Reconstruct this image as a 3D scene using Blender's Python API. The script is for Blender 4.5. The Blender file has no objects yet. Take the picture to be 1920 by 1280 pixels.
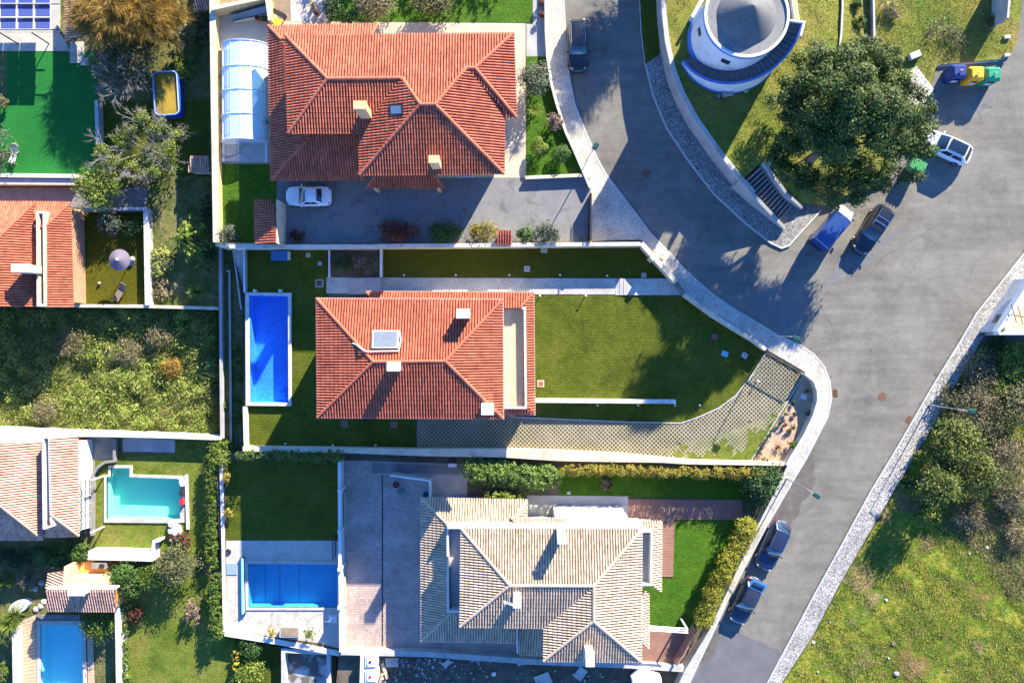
import bpy, bmesh, math, random
import numpy as np
from mathutils import Vector, Matrix

# ------------------------------------------------------------------ camera, sky, sun, exposure
scene = bpy.context.scene
H = 68.0                     # drone height above the street, metres
PXM = 20.0                   # photograph pixels per metre on the street
cam_d = bpy.data.cameras.new("camera")
cam_d.sensor_width = 36.0
cam_d.lens = 36.0 * H / 96.0
cam_d.clip_start = 0.5
cam_d.clip_end = 3000.0
cam = bpy.data.objects.new("camera", cam_d)
cam.location = (0, 0, H)
scene.collection.objects.link(cam)
scene.camera = cam

SUN_EL = math.radians(21.5)
SUN_DX, SUN_DY = 0.485, 0.8745          # towards the sun, in plan (x right, y up in the photo)
world = bpy.data.worlds.new("World")
scene.world = world
world.use_nodes = True
wn = world.node_tree
wn.nodes.clear()
sky = wn.nodes.new("ShaderNodeTexSky")
sky.sky_type = 'NISHITA'
sky.sun_disc = False
sky.sun_elevation = SUN_EL
sky.sun_rotation = math.atan2(SUN_DX, SUN_DY)
sky.altitude = 50
sky.air_density = 0.7
sky.dust_density = 0.0
sky.ozone_density = 10.0
bg = wn.nodes.new("ShaderNodeBackground")
bg.inputs['Strength'].default_value = 0.15
wo = wn.nodes.new("ShaderNodeOutputWorld")
wn.links.new(sky.outputs[0], bg.inputs[0])
wn.links.new(bg.outputs[0], wo.inputs[0])

sun_d = bpy.data.lights.new("sun", 'SUN')
sun_d.energy = 5.0
sun_d.angle = math.radians(0.5)
sun_d.color = (1.0, 0.90, 0.72)
sun = bpy.data.objects.new("sun", sun_d)
sv = Vector((SUN_DX * math.cos(SUN_EL), SUN_DY * math.cos(SUN_EL), math.sin(SUN_EL)))
sun.rotation_euler = sv.to_track_quat('Z', 'Y').to_euler()
sun.location = sv * 120
scene.collection.objects.link(sun)

scene.view_settings.view_transform = 'Standard'
scene.view_settings.look = 'None'
scene.view_settings.gamma = 1.0
scene.view_settings.use_curve_mapping = False
scene.view_settings.exposure = 2.0
scene.cycles.max_bounces = 6
scene.cycles.transparent_max_bounces = 8
scene.cycles.use_denoising = True

# ------------------------------------------------------------------ small helpers
COL = scene.collection
rng = random.Random(7)


def P(px, py, z=0.0):
    """photo pixel -> world point at height z"""
    k = (H - z) / H / PXM
    return ((px - 960.0) * k, (640.0 - py) * k, z)


def PP(pts, z=0.0):
    return [P(p[0], p[1], z) for p in pts]


def tag(o, label=None, cat=None, group=None, kind=None):
    if label: o["label"] = label
    if cat: o["category"] = cat
    if group: o["group"] = group
    if kind: o["kind"] = kind
    return o


def thing(name, label, cat, loc=(0, 0, 0), rz=0.0, group=None):
    o = bpy.data.objects.new(name, None)
    o.empty_display_size = 0.3
    COL.objects.link(o)
    o.location = loc
    o.rotation_euler = (0, 0, rz)
    return tag(o, label, cat, group)


def attach(o, parent):
    if parent is not None:
        o.parent = parent
        m = Matrix.Identity(4)
        q = parent
        if not q.get("_local"):
            if q.type == 'EMPTY':
                m = Matrix.LocRotScale(q.location, q.rotation_euler.to_quaternion(), None).inverted()
        o.matrix_parent_inverse = m
    return o


def mk(name, V, F, mat, parent=None, smooth=False):
    me = bpy.data.meshes.new(name)
    if isinstance(V, np.ndarray) and isinstance(F, np.ndarray):
        nv, nf, k = len(V), len(F), F.shape[1]
        me.vertices.add(nv)
        me.vertices.foreach_set("co", V.astype(np.float32).ravel())
        me.loops.add(nf * k)
        me.loops.foreach_set("vertex_index", F.astype(np.int32).ravel())
        me.polygons.add(nf)
        me.polygons.foreach_set("loop_start", np.arange(0, nf * k, k, dtype=np.int32))
        me.update(calc_edges=True)
    else:
        me.from_pydata([tuple(v) for v in V], [], [tuple(f) for f in F])
        me.update()
    if smooth:
        me.polygons.foreach_set("use_smooth", [True] * len(me.polygons))
    me.materials.append(mat)
    o = bpy.data.objects.new(name, me)
    COL.objects.link(o)
    return attach(o, parent)


class MB:
    """collects solids into one mesh"""
    def __init__(self):
        self.V, self.F = [], []

    def add(self, V, F):
        n = len(self.V)
        self.V += [tuple(v) for v in V]
        self.F += [tuple(i + n for i in f) for f in F]
        return self

    def box(self, c, s, rz=0.0, rx=0.0, ry=0.0):
        M = Matrix.Translation(c) @ Matrix.Rotation(rz, 4, 'Z') @ Matrix.Rotation(ry, 4, 'Y') @ Matrix.Rotation(rx, 4, 'X')
        V = [M @ Vector((sx * s[0] / 2, sy * s[1] / 2, sz * s[2] / 2)) for sz in (-1, 1) for sy in (-1, 1) for sx in (-1, 1)]
        return self.add(V, [(0, 2, 3, 1), (4, 5, 7, 6), (0, 1, 5, 4), (2, 6, 7, 3), (0, 4, 6, 2), (1, 3, 7, 5)])

    def prism(self, pts, z0, z1, bottom=False):
        """pts: world xy (counter clockwise or not), z1 top"""
        a = sum(pts[i][0] * pts[(i + 1) % len(pts)][1] - pts[(i + 1) % len(pts)][0] * pts[i][1] for i in range(len(pts)))
        if a < 0: pts = pts[::-1]
        n = len(pts)
        V = [(p[0], p[1], z0) for p in pts] + [(p[0], p[1], z1) for p in pts]
        F = [tuple(range(n, 2 * n))] + [(i, (i + 1) % n, n + (i + 1) % n, n + i) for i in range(n)]
        if bottom: F.append(tuple(range(n - 1, -1, -1)))
        return self.add(V, F)

    def frustum(self, pts0, z0, pts1, z1):
        n = len(pts0)
        V = [(p[0], p[1], z0) for p in pts0] + [(p[0], p[1], z1) for p in pts1]
        F = [tuple(range(n, 2 * n)), tuple(range(n - 1, -1, -1))] + [(i, (i + 1) % n, n + (i + 1) % n, n + i) for i in range(n)]
        return self.add(V, F)

    def tube(self, a, b, r0, r1=None, n=6, cap=True):
        r1 = r0 if r1 is None else r1
        a, b = Vector(a), Vector(b)
        d = (b - a)
        if d.length < 1e-6: return self
        q = d.to_track_quat('Z', 'Y')
        V = []
        for c, r in ((a, r0), (b, r1)):
            for i in range(n):
                t = 2 * math.pi * i / n
                V.append(c + q @ Vector((math.cos(t) * r, math.sin(t) * r, 0)))
        F = [(i, (i + 1) % n, n + (i + 1) % n, n + i) for i in range(n)]
        if cap: F += [tuple(range(n, 2 * n)), tuple(range(n - 1, -1, -1))]
        return self.add(V, F)

    def lathe(self, c, prof, n=24, a0=0.0, a1=2 * math.pi):
        full = abs(a1 - a0 - 2 * math.pi) < 1e-6
        m = n if full else n + 1
        V, F = [], []
        for (r, z) in prof:
            for i in range(m):
                t = a0 + (a1 - a0) * i / n
                V.append((c[0] + r * math.cos(t), c[1] + r * math.sin(t), c[2] + z))
        for j in range(len(prof) - 1):
            for i in range(n):
                k = (i + 1) % m
                F.append((j * m + i, j * m + k, (j + 1) * m + k, (j + 1) * m + i))
        return self.add(V, F)

    def build(self, name, mat, parent=None, smooth=False, bevel=0.0):
        o = mk(name, self.V, self.F, mat, parent, smooth)
        if bevel:
            b = o.modifiers.new("bevel", 'BEVEL')
            b.width = bevel
            b.segments = 2
            b.limit_method = 'ANGLE'
        return o


# ------------------------------------------------------------------ materials
MATS = {}


def nodes_of(name):
    m = bpy.data.materials.new(name)
    m.use_nodes = True
    nt = m.node_tree
    return m, nt, nt.nodes["Principled BSDF"]


def rgb(c):
    return (c[0], c[1], c[2], 1.0)


def noise_node(nt, vec, scale, detail=3.0, rough=0.6, dist=0.0):
    n = nt.nodes.new("ShaderNodeTexNoise")
    n.inputs["Scale"].default_value = scale
    n.inputs["Detail"].default_value = detail
    n.inputs["Roughness"].default_value = rough
    n.inputs["Distortion"].default_value = dist
    nt.links.new(vec, n.inputs["Vector"])
    return n.outputs["Fac"]


def ramp(nt, fac, cols, lo=0.3, hi=0.7):
    r = nt.nodes.new("ShaderNodeValToRGB")
    e = r.color_ramp.elements
    e[0].position, e[0].color = lo, rgb(cols[0])
    e[1].position, e[1].color = hi, rgb(cols[-1])
    for i, c in enumerate(cols[1:-1]):
        x = e.new(lo + (hi - lo) * (i + 1) / (len(cols) - 1))
        x.color = rgb(c)
    nt.links.new(fac, r.inputs[0])
    return r.outputs[0]


def mixc(nt, fac, a, b, mode='MIX'):
    n = nt.nodes.new("ShaderNodeMix")
    n.data_type = 'RGBA'
    n.blend_type = mode
    for sock, v in ((n.inputs[0], fac), (n.inputs[6], a), (n.inputs[7], b)):
        if isinstance(v, (int, float)): sock.default_value = v
        elif isinstance(v, tuple): sock.default_value = rgb(v)
        else: nt.links.new(v, sock)
    return n.outputs[2]


def mathn(nt, op, a, b=0.0, clamp=False):
    n = nt.nodes.new("ShaderNodeMath")
    n.operation = op
    n.use_clamp = clamp
    for s, v in ((n.inputs[0], a), (n.inputs[1], b)):
        if isinstance(v, (int, float)): s.default_value = v
        else: nt.links.new(v, s)
    return n.outputs[0]


def bump(nt, bsdf, height, strength, dist=0.05):
    b = nt.nodes.new("ShaderNodeBump")
    b.inputs["Strength"].default_value = strength
    b.inputs["Distance"].default_value = dist
    nt.links.new(height, b.inputs["Height"])
    nt.links.new(b.outputs[0], bsdf.inputs["Normal"])


def position(nt, local=False):
    if local:
        return nt.nodes.new("ShaderNodeTexCoord").outputs["Object"]
    return nt.nodes.new("ShaderNodeNewGeometry").outputs["Position"]


def mat(name, cols, scale=1.0, rough=0.85, fine=0.0, fscale=20.0, bmp=0.0, bscale=None, bdist=0.05, metal=0.0,
        spec=0.3, lo=0.3, hi=0.7, local=False, detail=4.0, island=0.0, coat=0.0, grime=None):
    if name in MATS: return MATS[name]
    m, nt, b = nodes_of(name)
    b.inputs["Roughness"].default_value = rough
    b.inputs["Metallic"].default_value = metal
    b.inputs["Specular IOR Level"].default_value = spec
    b.inputs["Coat Weight"].default_value = coat
    cols = cols if isinstance(cols, list) else [cols]
    if len(cols) == 1 and not fine and not bmp and not island and not grime:
        b.inputs["Base Color"].default_value = rgb(cols[0])
    else:
        vec = position(nt, local)
        if len(cols) > 1:
            c = ramp(nt, noise_node(nt, vec, scale, detail), cols, lo, hi)
        else:
            c = None
        if fine:
            f = noise_node(nt, vec, fscale, 3.0, 0.7)
            v = ramp(nt, f, [(1 - fine,) * 3, (1 + fine,) * 3], 0.3, 0.7)
            c = mixc(nt, 1.0, c if c is not None else cols[0], v, 'MULTIPLY')
        if island:
            g = nt.nodes.new("ShaderNodeNewGeometry")
            v = ramp(nt, g.outputs["Random Per Island"], [(1 - island,) * 3, (1 + island,) * 3], 0.0, 1.0)
            c = mixc(nt, 1.0, c if c is not None else cols[0], v, 'MULTIPLY')
        if grime:
            # weathering: blotches (strength, size of blotch per metre, cover)
            gv = ramp(nt, noise_node(nt, vec, grime[1], 6.0, 0.7, 0.8), [(1, 1, 1), (1 - grime[0], 1 - grime[0] * 1.02, 1 - grime[0] * 1.08)], grime[2], grime[2] + 0.14)
            c = mixc(nt, 1.0, c if c is not None else cols[0], gv, 'MULTIPLY')
        if c is None: b.inputs["Base Color"].default_value = rgb(cols[0])
        else: nt.links.new(c, b.inputs["Base Color"])
        if bmp:
            bump(nt, b, noise_node(nt, vec, bscale or fscale, 4.0, 0.7), bmp, bdist)
    MATS[name] = m
    return m


def leafmat(name, c1, c2, c3=None, trans=0.25):
    if name in MATS: return MATS[name]
    m, nt, b = nodes_of(name)
    g = nt.nodes.new("ShaderNodeNewGeometry")
    cols = [c1, c2] + ([c3] if c3 else [])
    c = ramp(nt, g.outputs["Random Per Island"], cols, 0.05, 0.95)
    big = ramp(nt, noise_node(nt, g.outputs["Position"], 0.7, 3.0), [(0.7, 0.72, 0.7), (1.25, 1.22, 1.1)], 0.35, 0.65)
    c = mixc(nt, 1.0, c, big, 'MULTIPLY')
    nt.links.new(c, b.inputs["Base Color"])
    b.inputs["Roughness"].default_value = 0.6
    b.inputs["Specular IOR Level"].default_value = 0.25
    t = nt.nodes.new("ShaderNodeBsdfTranslucent")
    nt.links.new(c, t.inputs[0])
    mx = nt.nodes.new("ShaderNodeMixShader")
    mx.inputs[0].default_value = trans
    nt.links.new(b.outputs[0], mx.inputs[1])
    nt.links.new(t.outputs[0], mx.inputs[2])
    nt.links.new(mx.outputs[0], nt.nodes["Material Output"].inputs[0])
    MATS[name] = m
    return m


def grassmat(name, cols, fine=0.35, fscale=9.0, scale=0.25, spots=None, bmp=0.8, lo=0.35, hi=0.65, stripes=0.0):
    """turf: broad patches of hue, mid-size mottling and fine blade texture"""
    if name in MATS: return MATS[name]
    m, nt, b = nodes_of(name)
    b.inputs["Roughness"].default_value = 0.9
    b.inputs["Specular IOR Level"].default_value = 0.1
    vec = position(nt)
    c = ramp(nt, noise_node(nt, vec, scale, 6.0, 0.65), cols, lo, hi)
    mid = ramp(nt, noise_node(nt, vec, fscale * 0.3, 4.0, 0.7), [(1 - fine * 0.6,) * 3, (1 + fine * 0.6,) * 3], 0.35, 0.65)
    c = mixc(nt, 1.0, c, mid, 'MULTIPLY')
    fn = noise_node(nt, vec, fscale, 4.0, 0.8)
    v = ramp(nt, fn, [(1 - fine,) * 3, (1 + fine,) * 3], 0.36, 0.64)
    c = mixc(nt, 1.0, c, v, 'MULTIPLY')
    if spots:
        s = ramp(nt, noise_node(nt, vec, spots[1], 5.0, 0.7), [(0, 0, 0), (1, 1, 1)], spots[2], spots[2] + 0.08)
        c = mixc(nt, s, c, spots[0])
    if stripes:
        w = nt.nodes.new("ShaderNodeTexWave")
        w.bands_direction = 'Y'
        w.inputs["Scale"].default_value = 1.1
        w.inputs["Distortion"].default_value = 1.6
        w.inputs["Detail"].default_value = 2.0
        nt.links.new(vec, w.inputs["Vector"])
        v = ramp(nt, w.outputs["Fac"], [(1 - stripes,) * 3, (1 + stripes,) * 3], 0.0, 1.0)
        c = mixc(nt, 1.0, c, v, 'MULTIPLY')
    nt.links.new(c, b.inputs["Base Color"])
    bump(nt, b, fn, bmp, 0.12)
    MATS[name] = m
    return m


def cobblemat(name, cols, joint, scale=9.0, bmp=0.6, dirt=None, wid=0.06):
    """small hand-laid stones"""
    if name in MATS: return MATS[name]
    m, nt, b = nodes_of(name)
    b.inputs["Roughness"].default_value = 0.85
    b.inputs["Specular IOR Level"].default_value = 0.2
    vec = position(nt)
    vo = nt.nodes.new("ShaderNodeTexVoronoi")
    vo.inputs["Scale"].default_value = scale
    nt.links.new(vec, vo.inputs["Vector"])
    ve = nt.nodes.new("ShaderNodeTexVoronoi")
    ve.feature = 'DISTANCE_TO_EDGE'
    ve.inputs["Scale"].default_value = scale
    nt.links.new(vec, ve.inputs["Vector"])
    sep = nt.nodes.new("ShaderNodeSeparateColor")
    nt.links.new(vo.outputs["Color"], sep.inputs[0])
    c = ramp(nt, sep.outputs[0], cols, 0.0, 1.0)
    big = ramp(nt, noise_node(nt, vec, 0.5, 4.0), [(0.72,) * 3, (1.2,) * 3], 0.3, 0.7)
    c = mixc(nt, 1.0, c, big, 'MULTIPLY')
    e = ramp(nt, ve.outputs["Distance"], [(0, 0, 0), (1, 1, 1)], wid * 0.4, wid)
    c = mixc(nt, e, joint, c)
    if dirt:
        s = ramp(nt, noise_node(nt, vec, dirt[1], 5.0, 0.7), [(0, 0, 0), (1, 1, 1)], dirt[2], dirt[2] + 0.06)
        c = mixc(nt, s, c, dirt[0])
    nt.links.new(c, b.inputs["Base Color"])
    bump(nt, b, ve.outputs["Distance"], bmp, 0.04)
    MATS[name] = m
    return m


def brickmat(name, c1, c2, joint, sx=0.2, sy=0.1, rot=0.0, mortar=0.012, patch=0.25, bmp=0.4):
    if name in MATS: return MATS[name]
    m, nt, b = nodes_of(name)
    b.inputs["Roughness"].default_value = 0.85
    b.inputs["Specular IOR Level"].default_value = 0.2
    vec = position(nt)
    mp = nt.nodes.new("ShaderNodeMapping")
    mp.inputs["Rotation"].default_value = (0, 0, rot)
    nt.links.new(vec, mp.inputs[0])
    br = nt.nodes.new("ShaderNodeTexBrick")
    br.inputs["Color1"].default_value = rgb(c1)
    br.inputs["Color2"].default_value = rgb(c2)
    br.inputs["Mortar"].default_value = rgb(joint)
    br.inputs["Scale"].default_value = 1.0
    br.inputs["Brick Width"].default_value = sx
    br.inputs["Row Height"].default_value = sy
    br.inputs["Mortar Size"].default_value = mortar
    nt.links.new(mp.outputs[0], br.inputs["Vector"])
    big = ramp(nt, noise_node(nt, vec, 0.6, 5.0), [(1 - patch,) * 3, (1 + patch,) * 3], 0.3, 0.7)
    c = mixc(nt, 1.0, br.outputs["Color"], big, 'MULTIPLY')
    nt.links.new(c, b.inputs["Base Color"])
    bump(nt, b, mathn(nt, 'SUBTRACT', 1.0, br.outputs["Fac"]), bmp, 0.02)
    MATS[name] = m
    return m


def watermat(name, tint, gloss=0.12):
    if name in MATS: return MATS[name]
    m = bpy.data.materials.new(name)
    m.use_nodes = True
    nt = m.node_tree
    nt.nodes.clear()
    out = nt.nodes.new("ShaderNodeOutputMaterial")
    tr = nt.nodes.new("ShaderNodeBsdfTransparent")
    tr.inputs[0].default_value = rgb(tint)
    gl = nt.nodes.new("ShaderNodeBsdfGlossy")
    gl.inputs["Roughness"].default_value = 0.08
    mx = nt.nodes.new("ShaderNodeMixShader")
    mx.inputs[0].default_value = gloss
    vec = position(nt)
    bp = nt.nodes.new("ShaderNodeBump")
    bp.inputs["Strength"].default_value = 0.6
    bp.inputs["Distance"].default_value = 0.05
    nt.links.new(noise_node(nt, vec, 3.5, 4.0, 0.6, 0.4), bp.inputs["Height"])
    nt.links.new(bp.outputs[0], gl.inputs["Normal"])
    nt.links.new(tr.outputs[0], mx.inputs[1])
    nt.links.new(gl.outputs[0], mx.inputs[2])
    nt.links.new(mx.outputs[0], out.inputs[0])
    MATS[name] = m
    return m


def panemat(name, tint, alpha, rough=0.15):
    """clear plastic sheet: partly see-through, partly glossy"""
    if name in MATS: return MATS[name]
    m, nt, b = nodes_of(name)
    b.inputs["Base Color"].default_value = rgb(tint)
    b.inputs["Roughness"].default_value = rough
    tr = nt.nodes.new("ShaderNodeBsdfTransparent")
    tr.inputs[0].default_value = (0.92, 0.96, 1.0, 1)
    mx = nt.nodes.new("ShaderNodeMixShader")
    mx.inputs[0].default_value = alpha
    nt.links.new(tr.outputs[0], mx.inputs[1])
    nt.links.new(b.outputs[0], mx.inputs[2])
    nt.links.new(mx.outputs[0], nt.nodes["Material Output"].inputs[0])
    MATS[name] = m
    return m


# ------------------------------------------------------------------ geometry helpers
def clip_cell(poly, x0, x1, y0, y1):
    for axis, lim, sgn in ((0, x0, 1), (0, x1, -1), (1, y0, 1), (1, y1, -1)):
        out = []
        n = len(poly)
        for i in range(n):
            a, b = poly[i], poly[(i + 1) % n]
            da, db = (a[axis] - lim) * sgn, (b[axis] - lim) * sgn
            if da >= 0: out.append(a)
            if (da >= 0) != (db >= 0):
                t = da / (da - db)
                out.append((a[0] + (b[0] - a[0]) * t, a[1] + (b[1] - a[1]) * t))
        poly = out
        if len(poly) < 3: return []
    return poly


def terrain(name, pts, hf, cell, matl, kind="structure", skirt=None):
    """a ground sheet cut to the polygon pts (world xy) with height hf(x, y)"""
    pts = [(p[0], p[1]) for p in pts]
    a = sum(pts[i][0] * pts[(i + 1) % len(pts)][1] - pts[(i + 1) % len(pts)][0] * pts[i][1] for i in range(len(pts)))
    if a < 0: pts = pts[::-1]
    xs, ys = [p[0] for p in pts], [p[1] for p in pts]
    bm = bmesh.new()
    x = min(xs)
    while x < max(xs):
        y = min(ys)
        while y < max(ys):
            c = clip_cell(pts, x, x + cell, y, y + cell)
            if len(c) >= 3:
                vs = []
                for q in c:
                    if not vs or (abs(q[0] - vs[-1][0]) + abs(q[1] - vs[-1][1])) > 1e-5: vs.append(q)
                if len(vs) >= 3:
                    try: bm.faces.new([bm.verts.new((q[0], q[1], hf(q[0], q[1]))) for q in vs])
                    except ValueError: pass
            y += cell
        x += cell
    bmesh.ops.remove_doubles(bm, verts=bm.verts, dist=1e-4)
    if skirt is not None:
        n = len(pts)
        for i in range(n):
            p, q = pts[i], pts[(i + 1) % n]
            bm.faces.new([bm.verts.new(v) for v in ((p[0], p[1], skirt), (q[0], q[1], skirt), (q[0], q[1], hf(*q)), (p[0], p[1], hf(*p)))])
    bmesh.ops.recalc_face_normals(bm, faces=bm.faces)
    me = bpy.data.meshes.new(name)
    bm.to_mesh(me)
    bm.free()
    me.polygons.foreach_set("use_smooth", [True] * len(me.polygons))
    me.materials.append(matl)
    o = bpy.data.objects.new(name, me)
    COL.objects.link(o)
    return tag(o, kind=kind)


def slab(name, pts_px, z, matl, z0=None, kind="structure", parent=None):
    """flat ground piece: pixel outline at height z, sides down to z0"""
    o = MB().prism([p[:2] for p in PP(pts_px, z)], z - 0.3 if z0 is None else z0, z).build(name, matl, parent)
    if kind and parent is None: tag(o, kind=kind)
    return o


def rect(x0, y0, x1, y1):
    return [(x0, y0), (x1, y0), (x1, y1), (x0, y1)]


def offset_path(pts, d, closed=False):
    out = []
    n = len(pts)
    for i in range(n):
        p = Vector(pts[i][:2])
        a = Vector(pts[i - 1][:2]) if (i > 0 or closed) else None
        b = Vector(pts[(i + 1) % n][:2]) if (i < n - 1 or closed) else None
        da = (p - a).normalized() if a is not None else (b - p).normalized()
        db = (b - p).normalized() if b is not None else da
        t = (da + db)
        t = t.normalized() if t.length > 1e-6 else da
        nrm = Vector((-t.y, t.x))
        c = max(0.4, nrm.dot(Vector((-da.y, da.x))))
        out.append((p.x + nrm.x * d / c, p.y + nrm.y * d / c))
    return out


def wallmesh(pts_px, w, z0, z1, closed=False, zend=None):
    """wall along a pixel path (measured at its top)"""
    m = MB()
    base = [P(p[0], p[1], z1)[:2] for p in pts_px]
    L, R = offset_path(base, w / 2, closed), offset_path(base, -w / 2, closed)
    n = len(base)
    V, F = [], []
    for i in range(n):
        zt = z1 if zend is None else z1 + (zend - z1) * i / (n - 1)
        V += [(L[i][0], L[i][1], z0), (L[i][0], L[i][1], zt), (R[i][0], R[i][1], zt), (R[i][0], R[i][1], z0)]
    for i in range(n if closed else n - 1):
        a, b = 4 * i, 4 * ((i + 1) % n)
        for j in range(3): F.append((a + j, a + j + 1, b + j + 1, b + j))
    if not closed:
        F += [(0, 3, 2, 1), (4 * n - 4, 4 * n - 3, 4 * n - 2, 4 * n - 1)]
    return m.add(V, F)


def wall(label, pts_px, w, z0, z1, matl, capm=None, capw=0.08, cat="wall", name="garden_wall", closed=False):
    b = P(pts_px[0][0], pts_px[0][1], z1)
    t = thing(name, label, cat, (b[0], b[1], z0))
    wallmesh(pts_px, w, z0, z1 - 0.06, closed).build("wall", matl, t)
    wallmesh(pts_px, w + capw, z1 - 0.06, z1, closed).build("coping", capm or matl, t)
    return t


def clean(vs):
    return vs


# ---- tiled roofs
TILE_W, TILE_L = 0.235, 0.42


class Plane3:
    def __init__(self, e0, e1, top):
        """e0, e1: eave pixels (px, py, z); top: a pixel with z on the upper edge"""
        self.o = Vector(P(*e0))
        b, t = Vector(P(*e1)), Vector(P(*top))
        self.u = (b - self.o).normalized()
        v = (t - self.o)
        v = v - self.u * v.dot(self.u)
        self.v = v.normalized()
        self.n = self.u.cross(self.v)
        if self.n.z < 0: self.n = -self.n

    def hit(self, px, py):
        c = Vector((0, 0, H))
        d = Vector(P(px, py, 0)) - c
        t = (self.o - c).dot(self.n) / d.dot(self.n)
        return c + d * t


def intervals(poly, u):
    xs = []
    n = len(poly)
    for i in range(n):
        a, b = poly[i], poly[(i + 1) % n]
        if (a[0] <= u) != (b[0] <= u):
            xs.append(a[1] + (b[1] - a[1]) * (u - a[0]) / (b[0] - a[0]))
    xs.sort()
    return [(xs[i], xs[i + 1]) for i in range(0, len(xs) - 1, 2)]


def slope(parent, matl, under, e0, e1, top, poly, name="roof_tiles", over=0.05):
    """one pitch of a roof: backing sheet plus rows of round cover tiles. poly in pixels."""
    pl = Plane3(e0, e1, top)
    P3 = [pl.hit(*p) for p in poly]
    uv = [((p - pl.o).dot(pl.u), (p - pl.o).dot(pl.v)) for p in P3]
    # board under the tiles
    n = len(P3)
    V = [p - pl.n * 0.02 for p in P3] + [p - pl.n * 0.16 for p in P3]
    F = [tuple(range(n)), tuple(range(2 * n - 1, n - 1, -1))] + [(i, n + i, n + (i + 1) % n, (i + 1) % n) for i in range(n)]
    mk("roof_deck", V, F, under, parent)
    u0, u1 = min(q[0] for q in uv), max(q[0] for q in uv)
    vmin = min(q[1] for q in uv)
    ncol = max(1, int(round((u1 - u0) / TILE_W)))
    w = (u1 - u0) / ncol
    offs = (-0.5, -0.30, -0.10, 0.10, 0.30, 0.5)
    hts = (0.0, 0.068, 0.10, 0.10, 0.068, 0.0)
    V, F = [], []
    rr = random.Random(int(abs(uv[0][0] * 1000)) + n)
    for k in range(ncol):
        uc = u0 + (k + 0.5) * w
        base = intervals(uv, uc)
        for bi, (c0, c1) in enumerate(base):
            cols = []
            for f in offs:
                iv = intervals(uv, min(max(uc + f * w * 0.84, u0 + 1e-4), u1 - 1e-4))
                cols.append(iv[bi] if len(iv) > bi else ((c0 + c1) / 2,) * 2)
            lo, hi = min(c[0] for c in cols), max(c[1] for c in cols)
            j = math.floor((lo - vmin) / TILE_L)
            while vmin + j * TILE_L < hi:
                a, b = vmin + j * TILE_L, vmin + (j + 1) * TILE_L + 0.03
                j += 1
                if all(max(a, c[0]) >= min(b, c[1]) - 0.01 for c in cols): continue
                s = len(V)
                dj = rr.uniform(-0.006, 0.006)
                for f, hgt, c in zip(offs, hts, cols):
                    va, vb = max(a - (over if a <= c[0] + 1e-3 and c[0] <= vmin + 0.02 else 0), c[0] - (over if c[0] <= vmin + 0.02 and a <= c[0] else 0)), min(b, c[1])
                    if va > vb: va = vb = (va + vb) / 2 if va - vb < 0.5 else vb
                    p = pl.o + pl.u * (uc + f * w * 0.84 + dj)
                    V.append(p + pl.v * va + pl.n * (hgt + 0.028))
                    V.append(p + pl.v * vb + pl.n * (hgt * 0.92))
                for i in range(len(offs) - 1):
                    q = s + 2 * i
                    F.append((q, q + 2, q + 3, q + 1))
                # front lip of the tile
                F.append(tuple(s + 2 * i for i in range(len(offs) - 1, -1, -1)))
    o = mk(name, V, F, matl, parent)
    o["kind"] = "stuff"
    return pl


def ridge(parent, matl, a, b, r=0.13, step=0.42, lift=0.05):
    """row of half-round ridge tiles, each a tile of its own"""
    a, b = Vector(a), Vector(b)
    L = (b - a).length
    n = max(1, int(round(L / step)))
    key = ("ridge", round(L / n, 3), r)
    me = RIDGE.get(key)
    l = L / n
    if me is None:
        V, F = [], []
        for y, rr_ in ((-0.03, r * 1.12), (l, r)):
            for i in range(7):
                t = math.pi * i / 6
                V.append((math.cos(t) * rr_, y, math.sin(t) * rr_ * 0.8))
        for i in range(6): F.append((i, 7 + i, 8 + i, 1 + i))
        F.append((0, 1, 2, 3, 4, 5, 6))
        F.append((13, 12, 11, 10, 9, 8, 7))
        me = bpy.data.meshes.new("ridge_tile")
        me.from_pydata(V, [], F)
        me.update()
        me.materials.append(matl)
        RIDGE[key] = me
    elif me.materials[0] != matl:
        me = me.copy()
        me.materials.clear()
        me.materials.append(matl)
        RIDGE[key] = me
    d = (b - a).normalized()
    yaw = math.atan2(d.y, d.x) - math.pi / 2
    pit = math.asin(max(-1, min(1, d.z)))
    M = Matrix.Rotation(yaw, 4, 'Z') @ Matrix.Rotation(pit, 4, 'X')
    for i in range(n):
        o = bpy.data.objects.new("ridge_tile", me)
        COL.objects.link(o)
        o.matrix_basis = Matrix.Translation(a + d * (l * i) + Vector((0, 0, lift))) @ M
        attach(o, parent)


RIDGE = {}


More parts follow.
